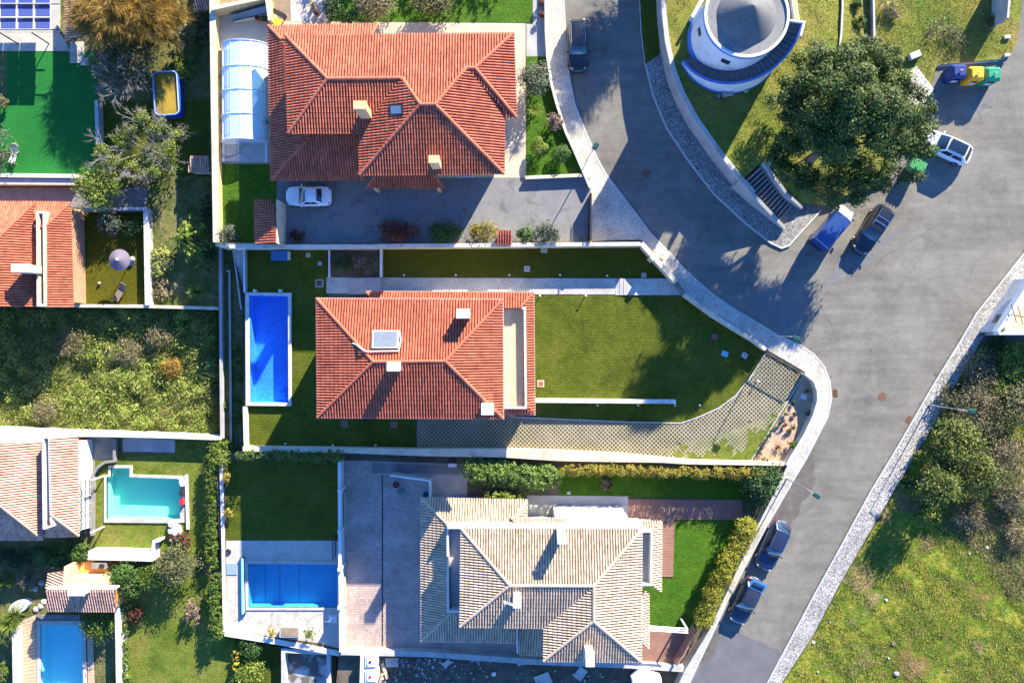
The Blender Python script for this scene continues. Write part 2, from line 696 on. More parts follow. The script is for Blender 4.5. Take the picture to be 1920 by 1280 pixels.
# ---- foliage
def leafcloud(blobs, n, size, seed=0, shell=0.55, up=0.5, clump=0.0, nclump=0, aspect=0.5, droop=0.0, hgrow=None):
    """n small leaves in the ellipsoids blobs [(x,y,z,rx,ry,rz)]; returns V, F arrays"""
    r = np.random.default_rng(seed)
    B = np.array(blobs, float)
    w = (B[:, 3] * B[:, 4] + B[:, 3] * B[:, 5] + B[:, 4] * B[:, 5])
    w /= w.sum()

    def sample(m):
        i = r.choice(len(B), m, p=w)
        d = r.normal(size=(m, 3))
        d /= np.linalg.norm(d, axis=1)[:, None] + 1e-9
        d[:, 2] = np.where(d[:, 2] < -0.35, -d[:, 2], d[:, 2])
        rad = shell + (1 - shell) * r.random(m) ** 0.5
        return B[i, :3] + d * B[i, 3:6] * rad[:, None], d

    if nclump:
        cp, cd = sample(nclump)
        k = r.integers(0, nclump, n)
        pos = cp[k] + r.normal(size=(n, 3)) * clump
        d = cd[k] + r.normal(size=(n, 3)) * 0.5
    else:
        pos, d = sample(n)
    d = d + np.array([0, 0, up]) + r.normal(size=(n, 3)) * 0.45
    nrm = d / (np.linalg.norm(d, axis=1)[:, None] + 1e-9)
    t = r.normal(size=(n, 3))
    t -= nrm * (t * nrm).sum(1)[:, None]
    t /= np.linalg.norm(t, axis=1)[:, None] + 1e-9
    b = np.cross(nrm, t)
    s = size * (0.6 + 0.8 * r.random(n))[:, None]
    V = np.empty((n, 4, 3))
    V[:, 0] = pos - t * s * 0.5
    V[:, 1] = pos + b * s * aspect * 0.5 + nrm * s * 0.06
    V[:, 2] = pos + t * s * 0.5 - np.array([0, 0, 1]) * s * droop
    V[:, 3] = pos - b * s * aspect * 0.5 + nrm * s * 0.06
    F = np.arange(n * 4).reshape(n, 4)
    return V.reshape(-1, 3), F


def blades(base, n, length, width, seed=0, lean=0.7, dirxy=None, spread=1.0):
    """n thin upright blades from points base (m,3)"""
    r = np.random.default_rng(seed)
    b = base[r.integers(0, len(base), n)] if len(base) != n else base
    a = r.random(n) * 2 * np.pi
    d = np.stack([np.cos(a) * lean, np.sin(a) * lean, np.ones(n)], 1) * 1.0
    if dirxy is not None:
        d[:, 0] = d[:, 0] * spread + dirxy[0]
        d[:, 1] = d[:, 1] * spread + dirxy[1]
    d /= np.linalg.norm(d, axis=1)[:, None]
    s = np.cross(d, r.normal(size=(n, 3)))
    s /= np.linalg.norm(s, axis=1)[:, None] + 1e-9
    L = (length * (0.5 + r.random(n)))[:, None]
    V = np.empty((n, 3, 3))
    V[:, 0] = b - s * width
    V[:, 1] = b + s * width
    V[:, 2] = b + d * L
    return V.reshape(-1, 3), np.arange(n * 3).reshape(n, 3)


def branch_tree(m, base, tip, r0, levels, seed, nkids=4, spread=0.8, shrink=0.62):
    r = random.Random(seed)

    def grow(a, b, rad, lev):
        m.tube(a, b, rad, rad * 0.6, 5, cap=False)
        if lev == 0: return
        d = b - a
        for i in range(nkids):
            t = r.uniform(0.45, 1.0)
            s = a + d * t
            q = Vector((r.gauss(0, 1), r.gauss(0, 1), r.gauss(0, 0.7)))
            nd = (d.normalized() + q.normalized() * spread).normalized()
            nd.z = max(nd.z, -0.05)
            grow(s, s + nd * d.length * shrink * r.uniform(0.7, 1.15), rad * 0.55, lev - 1)
    grow(Vector(base), Vector(tip), r0, levels)
    return m


def inpoly(poly, x, y):
    c = np.zeros(len(x), bool)
    n = len(poly)
    for i in range(n):
        ax, ay = poly[i][:2]
        bx, by = poly[(i + 1) % n][:2]
        if ay == by: continue
        t = ((ay > y) != (by > y)) & (x < (bx - ax) * (y - ay) / (by - ay) + ax)
        c ^= t
    return c


def scatter(poly, n, seed=0):
    """n random points inside a world polygon"""
    r = np.random.default_rng(seed)
    xs, ys = [p[0] for p in poly], [p[1] for p in poly]
    X = np.empty(0)
    Y = np.empty(0)
    while len(X) < n:
        x = r.uniform(min(xs), max(xs), n * 2)
        y = r.uniform(min(ys), max(ys), n * 2)
        k = inpoly(poly, x, y)
        X, Y = np.append(X, x[k]), np.append(Y, y[k])
    return X[:n], Y[:n]


# round hummocky crown from a handful of lobes
def lobes(c, rx, ry, rz, n, seed, k=0.55):
    r = random.Random(seed)
    out = [(c[0], c[1], c[2], rx * 0.75, ry * 0.75, rz * 0.8)]
    for i in range(n):
        t = 2 * math.pi * (i + r.uniform(-0.3, 0.3)) / n
        q = r.uniform(0.35, 0.62)
        out.append((c[0] + math.cos(t) * rx * q, c[1] + math.sin(t) * ry * q, c[2] + r.uniform(-0.35, 0.35) * rz,
                    rx * k * r.uniform(0.7, 1), ry * k * r.uniform(0.7, 1), rz * 0.6 * r.uniform(0.7, 1)))
    return out


SEED = [100]


def shrub(label, px, py, rpx, h, matl, z=0.0, n=900, leaf=0.2, cat="shrub", name="shrub", group=None, ry=None, nl=6, shell=0.5,
          aspect=0.55, up=0.5, ncl=None, clump=None, rz=None, ground=None):
    """a bush: leafy crown and a short woody stem. px, py, rpx = crown as seen in the photo"""
    SEED[0] += 1
    sd = SEED[0]
    zc = z + h * 0.55
    c = P(px, py, zc)
    k = (H - zc) / H / PXM
    rx = rpx * k
    ryy = (ry if ry else rpx) * k
    t = thing(name, label, cat, (c[0], c[1], z), 0, group)
    B = lobes(c, rx, ryy, h * 0.45, nl, sd)
    V, F = leafcloud(B, n, leaf, sd, shell, up, clump if clump is not None else rx * 0.12, ncl if ncl is not None else max(12, n // 22), aspect)
    mk("crown", V, F, matl, t)
    m = MB()
    branch_tree(m, (c[0], c[1], z), (c[0] + 0.05, c[1], z + h * 0.55), 0.05 + 0.02 * h, 2, sd, 4, 0.9)
    m.build("stem", WOOD, t)
    return t


WOOD = mat("bark", [(0.10, 0.075, 0.05), (0.19, 0.15, 0.11)], scale=6.0, rough=0.9, fine=0.3, fscale=30)
# ================================================================== materials for the setting
def asphaltmat(name, lo_c, hi_c):
    m, nt, b = nodes_of(name)
    b.inputs["Roughness"].default_value = 0.9
    b.inputs["Specular IOR Level"].default_value = 0.2
    vec = position(nt)
    mp = nt.nodes.new("ShaderNodeMapping")
    mp.inputs["Rotation"].default_value = (0, 0, math.radians(-58))
    mp.inputs["Scale"].default_value = (0.10, 1.3, 1.0)
    nt.links.new(vec, mp.inputs[0])
    c = ramp(nt, noise_node(nt, vec, 0.22, 9.0, 0.68, 0.6), [lo_c, hi_c], 0.34, 0.66)
    for (v_, sc_, am, de) in ((mp.outputs[0], 0.9, 0.13, 5.0), (vec, 1.4, 0.10, 6.0), (vec, 9.0, 0.13, 3.0)):
        c = mixc(nt, 1.0, c, ramp(nt, noise_node(nt, v_, sc_, de, 0.7), [(1 - am,) * 3, (1 + am,) * 3], 0.34, 0.66), 'MULTIPLY')
    # old tar spots
    sp = ramp(nt, noise_node(nt, vec, 2.3, 4.0, 0.75, 1.2), [(1, 1, 1), (0.74, 0.73, 0.72)], 0.66, 0.74)
    c = mixc(nt, 1.0, c, sp, 'MULTIPLY')
    nt.links.new(c, b.inputs["Base Color"])
    bump(nt, b, noise_node(nt, vec, 40.0, 3.0), 0.25, 0.02)
    MATS[name] = m
    return m


ASPH = asphaltmat("asphalt_worn", (0.122, 0.114, 0.096), (0.188, 0.177, 0.151))
ASPH_NEW = mat("asphalt_new", [(0.10, 0.10, 0.105), (0.13, 0.13, 0.135)], scale=0.8, rough=0.9, fine=0.12, fscale=25, bmp=0.2, bscale=50)
ASPH_PATCH = mat("asphalt_patch", [(0.12, 0.12, 0.12), (0.16, 0.155, 0.15)], scale=1.2, rough=0.9, fine=0.2, fscale=20, bmp=0.2)
ASPH_STAIN = mat("asphalt_stain", [(0.085, 0.075, 0.065), (0.13, 0.12, 0.105)], scale=1.4, rough=0.9, fine=0.2, fscale=16)
DRIVE = mat("driveway_asphalt", [(0.16, 0.16, 0.16), (0.21, 0.205, 0.20)], scale=0.6, rough=0.9, fine=0.16, fscale=10, bmp=0.3, bscale=45, grime=(.3, .8, .52))
COBW = cobblemat("limestone_cobbles", [(0.36, 0.34, 0.29), (0.46, 0.44, 0.385), (0.54, 0.52, 0.46)], (0.2, 0.19, 0.17), 8.5, 0.5, wid=0.05)
COBR = cobblemat("rough_limestone_cobbles", [(0.24, 0.23, 0.21), (0.42, 0.405, 0.37), (0.52, 0.50, 0.47)], (0.10, 0.095, 0.08), 7.0, 0.7, ((0.16, 0.17, 0.06), 0.45, 0.66), wid=0.11)
COBD = cobblemat("basalt_cobbles", [(0.16, 0.16, 0.16), (0.28, 0.275, 0.26), (0.40, 0.39, 0.37)], (0.07, 0.07, 0.06), 7.5, 0.6, ((0.09, 0.11, 0.05), 0.5, 0.66), wid=0.1)
KERB = mat("kerb_stone", [(0.36, 0.35, 0.33), (0.46, 0.45, 0.42)], scale=1.5, rough=0.85, fine=0.2, fscale=12)
CREAM = mat("cream_render", [(0.50, 0.43, 0.30), (0.58, 0.50, 0.37)], scale=0.7, rough=0.85, fine=0.06, fscale=9, grime=(.28, 1.1, .5))
YELLOW = mat("yellow_render", [(0.46, 0.33, 0.16), (0.53, 0.39, 0.20)], scale=0.6, rough=0.85, fine=0.08, fscale=8)
WHITE = mat("white_render", [(0.50, 0.48, 0.44), (0.58, 0.56, 0.52)], scale=0.8, rough=0.8, fine=0.06, fscale=10, grime=(.3, 1.3, .5))
WGREY = mat("weathered_white", [(0.30, 0.30, 0.285), (0.44, 0.43, 0.41)], scale=1.3, rough=0.85, fine=0.15, fscale=9)
CONC = mat("concrete", [(0.28, 0.275, 0.26), (0.38, 0.37, 0.35)], scale=0.9, rough=0.9, fine=0.15, fscale=12, bmp=0.15)
CONCL = mat("pale_concrete", [(0.37, 0.345, 0.30), (0.46, 0.43, 0.385)], scale=0.7, rough=0.9, fine=0.1, fscale=10, grime=(.28, .7, .52))
CONCD = mat("dark_concrete", [(0.15, 0.145, 0.14), (0.23, 0.22, 0.21)], scale=0.9, rough=0.9, fine=0.2, fscale=10)
BEIGE = brickmat("beige_patio_tiles", (0.42, 0.36, 0.27), (0.46, 0.40, 0.31), (0.36, 0.31, 0.24), 0.35, 0.35, 0.0, 0.008, 0.10, 0.1)
GRAVEL = cobblemat("path_pebbles", [(0.34, 0.31, 0.27), (0.46, 0.43, 0.38), (0.56, 0.53, 0.48)], (0.26, 0.24, 0.2), 14.0, 0.3, wid=0.05)
PAVE = brickmat("clay_pavers", (0.36, 0.27, 0.235), (0.44, 0.35, 0.31), (0.25, 0.20, 0.18), 0.24, 0.24, 0.0, 0.02, 0.22, 0.3)
SOIL = mat("soil", [(0.20, 0.145, 0.09), (0.30, 0.23, 0.15)], scale=1.5, rough=0.95, fine=0.3, fscale=10, bmp=0.6, bscale=9)
BEDSOIL = mat("bed_earth", [(0.33, 0.22, 0.14), (0.46, 0.34, 0.23)], scale=1.8, rough=0.95, fine=0.25, fscale=9, bmp=0.6, bscale=8)
DARKSOIL = mat("damp_soil", [(0.07, 0.06, 0.04), (0.13, 0.11, 0.075)], scale=1.3, rough=0.95, fine=0.3, fscale=9, bmp=0.5, bscale=9)
LAWN = grassmat("lawn_turf", [(0.048, 0.064, 0.007), (0.070, 0.088, 0.009), (0.092, 0.100, 0.014)], 0.26, 7.0, 0.35, ((0.105, 0.10, 0.025), 0.5, 0.66), stripes=0.08)
LAWN_OLIVE = grassmat("lawn_olive", [(0.065, 0.068, 0.005), (0.085, 0.083, 0.008)], 0.18, 8.0, 0.3)
LAWN_BRIGHT = grassmat("lawn_bright", [(0.036, 0.094, 0.007), (0.060, 0.132, 0.011)], 0.3, 7.0, 0.4)
LAWN_YARD = grassmat("yard_turf", [(0.070, 0.105, 0.013), (0.115, 0.146, 0.021), (0.154, 0.153, 0.036)], 0.3, 7.0, 0.35)
FAKE = grassmat("artificial_turf", [(0.012, 0.119, 0.021), (0.018, 0.147, 0.028)], 0.10, 12.0, 0.4, bmp=0.3)
MEADOW = grassmat("meadow", [(0.19, 0.13, 0.05), (0.13, 0.13, 0.022), (0.09, 0.145, 0.012), (0.21, 0.20, 0.028), (0.08, 0.135, 0.012), (0.22, 0.165, 0.07)], 0.42, 5.0, 0.17, ((0.36, 0.31, 0.22), 0.55, 0.69), 1.0, 0.36, 0.64)
HILLG = grassmat("hill_turf", [(0.098, 0.143, 0.020), (0.173, 0.176, 0.032), (0.217, 0.176, 0.049)], 0.28, 6.0, 0.22, ((0.33, 0.23, 0.11), 0.8, 0.63), 0.8)
WILD = grassmat("wild_grass_ground", [(0.07, 0.085, 0.022), (0.12, 0.12, 0.04), (0.15, 0.13, 0.06)], 0.4, 5.0, 0.3)
SCRUBG = grassmat("scrub_ground", [(0.10, 0.075, 0.05), (0.17, 0.13, 0.085), (0.14, 0.14, 0.05)], 0.35, 5.0, 0.3)
DECK = mat("balcony_boards", [(0.50, 0.36, 0.23), (0.58, 0.43, 0.29)], scale=1.5, rough=0.7, fine=0.12, fscale=12, island=0.1)
DECKR = mat("red_deck_boards", [(0.22, 0.115, 0.085), (0.29, 0.16, 0.12)], scale=1.2, rough=0.75, fine=0.12, fscale=12, island=0.14)
DECKT = mat("tan_deck_boards", [(0.42, 0.31, 0.20), (0.50, 0.38, 0.26)], scale=1.2, rough=0.75, fine=0.12, fscale=12, island=0.12)
METAL_D = mat("dark_metal", (0.05, 0.05, 0.055), rough=0.45, metal=0.6)
METAL_G = mat("galvanised_metal", [(0.36, 0.37, 0.38), (0.44, 0.45, 0.46)], scale=3, rough=0.45, metal=0.7)
WPAINT = mat("white_paint", (0.62, 0.62, 0.60), rough=0.5, grime=(.2, 1.6, .52))
RUST = mat("rusty_iron", [(0.11, 0.05, 0.03), (0.16, 0.085, 0.055)], scale=6, rough=0.8, fine=0.25, fscale=20)
IRON = mat("cast_iron", [(0.085, 0.075, 0.07), (0.14, 0.125, 0.115)], scale=8, rough=0.7, fine=0.3, fscale=25)

# ================================================================== levels
ZL = -2.0      # plots at the left
ZB = -1.0      # plot of the pale house
ZM = 0.15      # plot of the red house in the middle
ZU = 1.00      # plot of the yellow house
ZW = 0.12      # pavements
GROUND0 = -4.6
ZF = -3.3      # overgrown field

# far ground, one sheet to the horizon
o = mk("ground", [(-900, -900, GROUND0), (900, -900, GROUND0), (900, 900, GROUND0), (-900, 900, GROUND0)], [(0, 1, 2, 3)], WILD)
tag(o, kind="structure")

# ---- street
road = [(1036, -160), (1036, 100), (1050, 200), (1085, 295), (1114, 350), (1114, 445), (1205, 452), (1272, 525), (1390, 620), (1500, 690), (1531, 745),
        (1500, 835), (1470, 890), (1425, 985), (1345, 1165), (1292, 1262), (1200, 1440), (2300, 1440), (2300, -160)]
slab("road", road, 0.0, ASPH, GROUND0 - 0.1)

west_out = [(1054, -160), (1057, 0), (1060, 60), (1064, 120), (1070, 160), (1078, 197), (1097, 245), (1120, 298), (1137, 328), (1165, 365), (1199, 410), (1221, 439),
            (1258, 476), (1283, 505), (1334, 550), (1379, 581), (1418, 604), (1460, 629), (1500, 647), (1526, 664), (1546, 688), (1556, 716), (1559, 747),
            (1552, 781), (1532, 820), (1512, 859), (1493, 890), (1470, 930), (1435, 990), (1400, 1055), (1364, 1125), (1330, 1200), (1297, 1269), (1250, 1380)]
west_in = [(1024, -160), (1024, 60), (1027, 110), (1034, 157), (1043, 191), (1061, 247), (1078, 284), (1097, 332), (1108, 356), (1110, 444), (1109, 452), (1201, 449),
           (1268, 526), (1284, 549), (1340, 592), (1418, 641), (1437, 655), (1510, 697), (1528, 712), (1535, 733), (1535, 752), (1527, 778), (1510, 814), (1476, 873),
           (1439, 949), (1420, 986), (1331, 1179), (1285, 1255), (1225, 1380)]
slab("pavement", west_out + west_in[::-1], ZW, COBW, -1.4)
east_in = [(2060, 250), (1920, 476), (1830, 590), (1801, 640), (1749, 724), (1681, 842), (1633, 921), (1590, 1000), (1526, 1117), (1439, 1280), (1370, 1400)]
east_out = [(2100, 270), (1945, 505), (1872, 592), (1839, 640), (1808, 691), (1763, 772), (1732, 826), (1687, 901), (1633, 992), (1574, 1094), (1524, 1190), (1467, 1277), (1400, 1400)]
slab("pavement", east_in + east_out[::-1], ZW, COBR, -1.4)
hill_kerb = [(1197, -160), (1200, 0), (1203, 60), (1210, 120), (1225, 180), (1250, 240), (1290, 300), (1340, 365), (1400, 420), (1445, 455), (1466, 465), (1480, 460)]
hill_wall = [(1229, -160), (1232, 0), (1234, 45), (1240, 100), (1251, 150), (1268, 195), (1293, 240), (1331, 294), (1370, 343), (1396, 372), (1420, 395), (1443, 412), (1470, 426)]
slab("pavement", hill_kerb[3:] + [(1505, 430), (1545, 385), (1520, 350), (1440, 330)] + hill_wall[3:9][::-1], ZW, COBD, -1.2)
slab("verge", hill_kerb[:4] + hill_wall[:4][::-1], ZW + 0.02, LAWN, -1.2)


def kerb(name, path, w=0.16, z=0.135):
    o = wallmesh(path, w, -0.5, z).build(name, KERB)
    return tag(o, kind="structure")


kerb("kerb", west_out)
kerb("kerb", east_in, 0.14)
kerb("kerb", hill_kerb + [(1505, 432), (1540, 394)])
kerb("kerb", [(1700, 240), (1735, 195), (1752, 128), (1757, 124), (1800, 119), (1870, 113), (1893, 103), (1905, 80), (1912, 0), (1914, -160)], 0.18, 0.16)

# thin dark strip along the right kerb and the mound kerb
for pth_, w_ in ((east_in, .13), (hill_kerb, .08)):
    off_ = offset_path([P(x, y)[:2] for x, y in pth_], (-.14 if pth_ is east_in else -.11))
    o = wallmesh([(x * PXM + 960, 640 - y * PXM) for x, y in off_], w_, 0.001, 0.0055).build("kerb_strip", DARKSOIL)
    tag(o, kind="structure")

# road surface repairs, each a thin layer of its own
def sheet(name, pts, z, matl):
    o = MB().prism([p[:2] for p in PP(pts, z)], z - 0.003, z).build(name, matl)
    return tag(o, kind="structure")


def ragged(cx, cy, rx, ry, n, seed, rot=0.0, amp=0.25):
    r = random.Random(seed)
    out = []
    for i in range(n):
        t = 2 * math.pi * i / n
        q = 1 + amp * (0.6 * math.sin(2 * t + seed) + 0.5 * math.sin(5 * t + 2 * seed) + 0.3 * math.sin(11 * t + 3 * seed)) + r.uniform(-.05, .05)
        x, y = math.cos(t) * rx * q, math.sin(t) * ry * q
        out.append((cx + x * math.cos(rot) - y * math.sin(rot), cy + x * math.sin(rot) + y * math.cos(rot)))
    return out


sheet("asphalt_repair", [(1434, 524), (1509, 575), (1490, 605), (1470, 622), (1395, 586)], 0.008, ASPH_PATCH)
sheet("new_asphalt", [(1381, 1184), (1468, 1222), (1410, 1340), (1240, 1400), (1270, 1330), (1300, 1272), (1345, 1195)], 0.010, ASPH_NEW)
sheet("stain", ragged(1486, 920, 34, 66, 40, 5, 0.5, 0.22), 0.012, ASPH_STAIN)
sheet("stain", ragged(1334, 1210, 12, 34, 26, 6, 0.6, 0.45), 0.016, ASPH_STAIN)
sheet("stain", ragged(1583, 500, 40, 16, 30, 8, -0.85, 0.4), 0.012, ASPH_PATCH)
sheet("stain", ragged(1640, 470, 10, 60, 30, 9, 0.75, 0.5), 0.013, ASPH_PATCH)
sheet("stain", ragged(1845, 190, 18, 22, 24, 10, 0.4, 0.4), 0.012, ASPH_PATCH)
# long cracks and seams
def crack(pts, w, seed):
    r = random.Random(seed)
    path = []
    for i in range(len(pts) - 1):
        (ax, ay), (bx, by) = pts[i], pts[i + 1]
        k = max(2, int(math.hypot(bx - ax, by - ay) / 9))
        for j in range(k):
            t = j / k
            path.append((ax + (bx - ax) * t + r.uniform(-1.0, 1.0), ay + (by - ay) * t + r.uniform(-1.0, 1.0)))
    path.append(pts[-1])
    o = wallmesh(path, w, 0.002, 0.0065).build("road_crack", ASPH_STAIN)
    tag(o, kind="structure")


crack([(1772, 414), (1660, 480), (1622, 525), (1640, 500)][:2], 0.035, 1)
crack([(1662, 475), (1619, 528)], 0.05, 2)
crack([(1755, 440), (1700, 520), (1660, 575), (1640, 605)], 0.04, 3)
crack([(1560, 610), (1530, 560), (1556, 548)], 0.03, 5)

# ---- the windmill mound, high by the wall and falling to the street at the right
def hill_h(x, y):
    px, py = x * PXM + 960, 640 - y * PXM
    t = min(1.0, max(0.0, (1655 - px) / 190.0))
    t = t * t * (3 - 2 * t)
    s = min(1.0, max(0.0, (398 - py) / 70.0)) if px > 1440 else 1.0
    n = 0.10 * math.sin(x * 0.9 + 1.3) * math.cos(y * 0.8) + 0.05 * math.sin(x * 2.3 + y * 1.9)
    return 0.17 + 2.15 * t * s + n * (0.35 + 0.65 * t * s) + 0.06


hill_px = hill_wall[:8] + [(1366, 338), (1376, 349), (1415, 314), (1489, 383), (1545, 386), (1600, 360), (1660, 345), (1700, 240), (1735, 195), (1752, 128), (1757, 124),
                            (1800, 119), (1870, 113), (1893, 103), (1905, 80), (1912, 0), (1914, -160)]
hill_xy = [P(x, y)[:2] for x, y in hill_px]
terrain("hill", hill_xy, hill_h, 0.7, HILLG, skirt=-0.6)

# ---- rough meadow at the lower right
def field_h(x, y):
    return 0.11 + 0.05 * math.sin(x * 1.1) * math.cos(y * 0.9) + 0.035 * math.sin(x * 2.7 + y * 2.1)


field_px = [(2110, 640), (1950, 640), (1880, 640), (1840, 645), (1810, 691), (1765, 772), (1734, 826), (1689, 901), (1635, 992), (1576, 1094), (1526, 1190), (1469, 1277), (1400, 1400), (2110, 1400)]
terrain("meadow", [P(x, y)[:2] for x, y in field_px], field_h, 0.7, MEADOW, skirt=-0.8)

# ---- plots
slab("plot_ground", [(520, -160), (1024, -160), (1024, 60), (1027, 110), (1034, 157), (1043, 191), (1061, 247), (1078, 284), (1097, 332), (1108, 356), (1110, 444), (1109, 455), (405, 462), (398, -160)], ZU, SOIL, GROUND0 - 0.1)
slab("plot_ground", [(458, 462), (1200, 456), (1268, 528), (1284, 551), (1340, 594), (1418, 643), (1437, 657), (1510, 699), (1527, 713), (1534, 745), (1525, 780), (1473, 872), (1290, 866), (456, 846)], ZM, DARKSOIL, GROUND0 - 0.1)
slab("plot_ground", [(404, 846), (456, 846), (1290, 866), (1473, 874), (1420, 986), (1331, 1179), (1283, 1257), (1200, 1400), (620, 1400), (635, 1228), (420, 1192)], ZB, DARKSOIL, GROUND0 - 0.1)
slab("plot_ground", [(-200, -200), (395, -200), (405, 462), (456, 462), (456, 850), (413, 850), (411, 578), (-200, 572)], ZL, WILD, GROUND0 - 0.1)
slab("plot_ground", [(-200, 802), (92, 808), (330, 818), (412, 822), (412, 848), (418, 1195), (632, 1230), (618, 1420), (-200, 1420)], ZL, WILD, GROUND0 - 0.1)
slab("plot_ground", [(-220, 565), (425, 570), (425, 835), (-220, 815)], ZF, WILD, GROUND0 - 0.1)

# ==== yellow-house plot
slab("driveway", [(519, 337), (1106, 332), (1109, 452), (519, 456)], ZU + 0.02, DRIVE, ZU - 0.1)
slab("patio", [(404, 20), (520, 20), (520, 306), (408, 306)], ZU + 0.02, BEIGE, ZU - 0.1)
slab("patio", [(521, 40), (985, 44), (986, 333), (521, 336)], ZU + 0.024, BEIGE, ZU - 0.1)
slab("patio", [(543, -60), (610, -60), (612, 40), (545, 40)], ZU + 0.028, CONCL, ZU - 0.1)
slab("lawn", [(408, 308), (518, 308), (518, 456), (408, 458)], ZU + 0.03, LAWN_BRIGHT, ZU - 0.1)
slab("lawn", [(620, -60), (998, -60), (998, 43), (622, 40)], ZU + 0.032, LAWN_BRIGHT, ZU - 0.1)
slab("lawn", [(987, 106), (1025, 106), (1034, 157), (1060, 247), (1078, 286), (1095, 328), (987, 331)], ZU + 0.036, LAWN_BRIGHT, ZU - 0.1)
slab("path", [(999, -60), (1023, -60), (1024, 106), (987, 106), (987, 46), (999, 46)], ZU + 0.034, CONC, ZU - 0.1)

# ==== red-house plot
slab("lawn", [(462, 466), (616, 466), (616, 785), (780, 785), (780, 838), (464, 836)], ZM + 0.02, LAWN, ZM - 0.1)
slab("lawn", [(717, 466), (1198, 464), (1262, 521), (717, 519)], ZM + 0.02, LAWN_OLIVE, ZM - 0.1)
slab("path", [(612, 520), (1154, 522), (1154, 552), (612, 550)], ZM + 0.04, GRAVEL, ZM - 0.1)
slab("path", [(1176, 522), (1263, 522), (1284, 550), (1286, 553), (1176, 553)], ZM + 0.12, GRAVEL, ZM - 0.1)
slab("lawn", [(1003, 554), (1287, 556), (1340, 597), (1418, 645), (1435, 660), (1415, 694), (1404, 709), (1379, 740), (1348, 763), (1305, 782), (1277, 791), (1179, 789), (1003, 782)], ZM + 0.02, LAWN, ZM - 0.1)
slab("lawn", [(1300, 862), (1260, 855), (1230, 845), (1300, 826), (1360, 812), (1440, 780), (1484, 744), (1411, 866)], ZM + 0.03, LAWN_YARD, ZM - 0.1)
slab("flower_bed", [(1509, 703), (1526, 716), (1532, 745), (1523, 779), (1472, 868), (1412, 865), (1487, 744)], ZM + 0.03, BEDSOIL, ZM - 0.1)
slab("flower_bed", [(619, 468), (712, 468), (712, 516), (619, 516)], ZM + 0.03, DARKSOIL, ZM - 0.1)
drive_poly = [(782, 787), (954, 779), (968, 782), (1179, 791), (1277, 793), (1305, 784), (1348, 765), (1379, 742), (1404, 711), (1415, 696), (1437, 660), (1509, 701), (1408, 864), (1290, 860), (782, 839)]
slab("driveway", drive_poly, ZM + 0.012, grassmat("paver_grass", [(0.085, 0.085, 0.018), (0.13, 0.12, 0.04), (0.20, 0.165, 0.09)], 0.3, 7.0, 0.3), ZM - 0.1)
# honeycomb of concrete grass pavers, real bars over the turf
def paver_grid():
    poly = [P(x, y, ZM)[:2] for x, y in drive_poly]
    V, F = [], []
    rr = random.Random(3)
    for ang in (math.radians(45), math.radians(-45)):
        ca, sa = math.cos(ang), math.sin(ang)
        loc = [(x * ca + y * sa, -x * sa + y * ca) for x, y in poly]
        sp = 0.28
        us = [q[0] for q in loc]
        u = math.floor(min(us) / sp) * sp
        while u < max(us):
            for (a, b) in intervals(loc, u):
                # bars broken where turf has grown over them
                s = a
                while s < b:
                    e = min(b, s + 0.285)
                    m_ = ((s + e) / 2)
                    x, y = u * ca - m_ * sa, u * sa + m_ * ca
                    px, py = x * PXM + 960, 640 - y * PXM
                    over = (py - 808) * 0.012 + (px - 1290) * 0.002 if px > 1230 else 0.0
                    if px > 1400: over = (py - 745) * 0.009 + (px - 1400) * 0.0005
                    over += 0.22 * math.sin(x * 1.7) * math.cos(y * 1.3) + 0.16 * math.sin(x * 4.3 + 1) * math.sin(y * 4.9)
                    if over + rr.uniform(-.1, .1) < 0.52:
                        w = 0.04
                        k = len(V)
                        for (uu, vv) in ((u - w, s), (u + w, s), (u + w, e), (u - w, e)):
                            V.append((uu * ca - vv * sa, uu * sa + vv * ca, ZM + 0.05 + (0.002 if ang > 0 else 0)))
                        for q in range(4): V.append((V[k + q][0], V[k + q][1], ZM))
                        F.extend([(k, k + 1, k + 2, k + 3), (k, k + 4, k + 5, k + 1), (k + 1, k + 5, k + 6, k + 2), (k + 2, k + 6, k + 7, k + 3), (k + 3, k + 7, k + 4, k)])
                    s = e
            u += sp
    o = mk("grass_pavers", V, F, mat("paver_concrete", [(0.25, 0.22, 0.155), (0.35, 0.31, 0.23)], scale=0.7, rough=0.9, fine=0.15, fscale=9))
    tag(o, "concrete lattice of grass pavers on the curved drive", "pavers", kind="stuff")


paver_grid()
kerb("kerb", [(954, 779), (968, 782), (1179, 791), (1277, 793), (1305, 784), (1348, 765), (1379, 742), (1404, 711), (1415, 696), (1437, 660)], 0.09, ZM + 0.09)
kerb("kerb", [(1509, 701), (1408, 864)], 0.09, ZM + 0.09)

# ==== pale-house plot
slab("lawn", [(424, 862), (634, 862), (634, 1012), (424, 1012)], ZB + 0.02, LAWN, ZB - 0.1)
slab("pool_deck", [(424, 1013), (635, 1013), (636, 1215), (600, 1205), (424, 1182)], ZB + 0.02, CONCL, ZB - 0.1)
slab("driveway", [(640, 862), (876, 870), (876, 935), (792, 935), (792, 1224), (640, 1220)], ZB + 0.02, PAVE, ZB - 0.1)
slab("path", [(792, 1200), (1030, 1200), (1030, 1236), (792, 1226)], ZB + 0.024, PAVE, ZB - 0.1)
slab("path", [(697, 868), (876, 872), (876, 890), (740, 885), (697, 888)], ZB + 0.028, CONCD, ZB - 0.1)
slab("path", [(806, 892), (876, 888), (876, 932), (806, 932)], ZB + 0.03, CONC, ZB - 0.1)
slab("path", [(988, 928), (1178, 930), (1178, 990), (988, 985)], ZB + 0.03, CONC, ZB - 0.1)
slab("lawn", [(1048, 886), (1400, 890), (1400, 936), (1048, 930)], ZB + 0.025, LAWN_BRIGHT, ZB - 0.1)
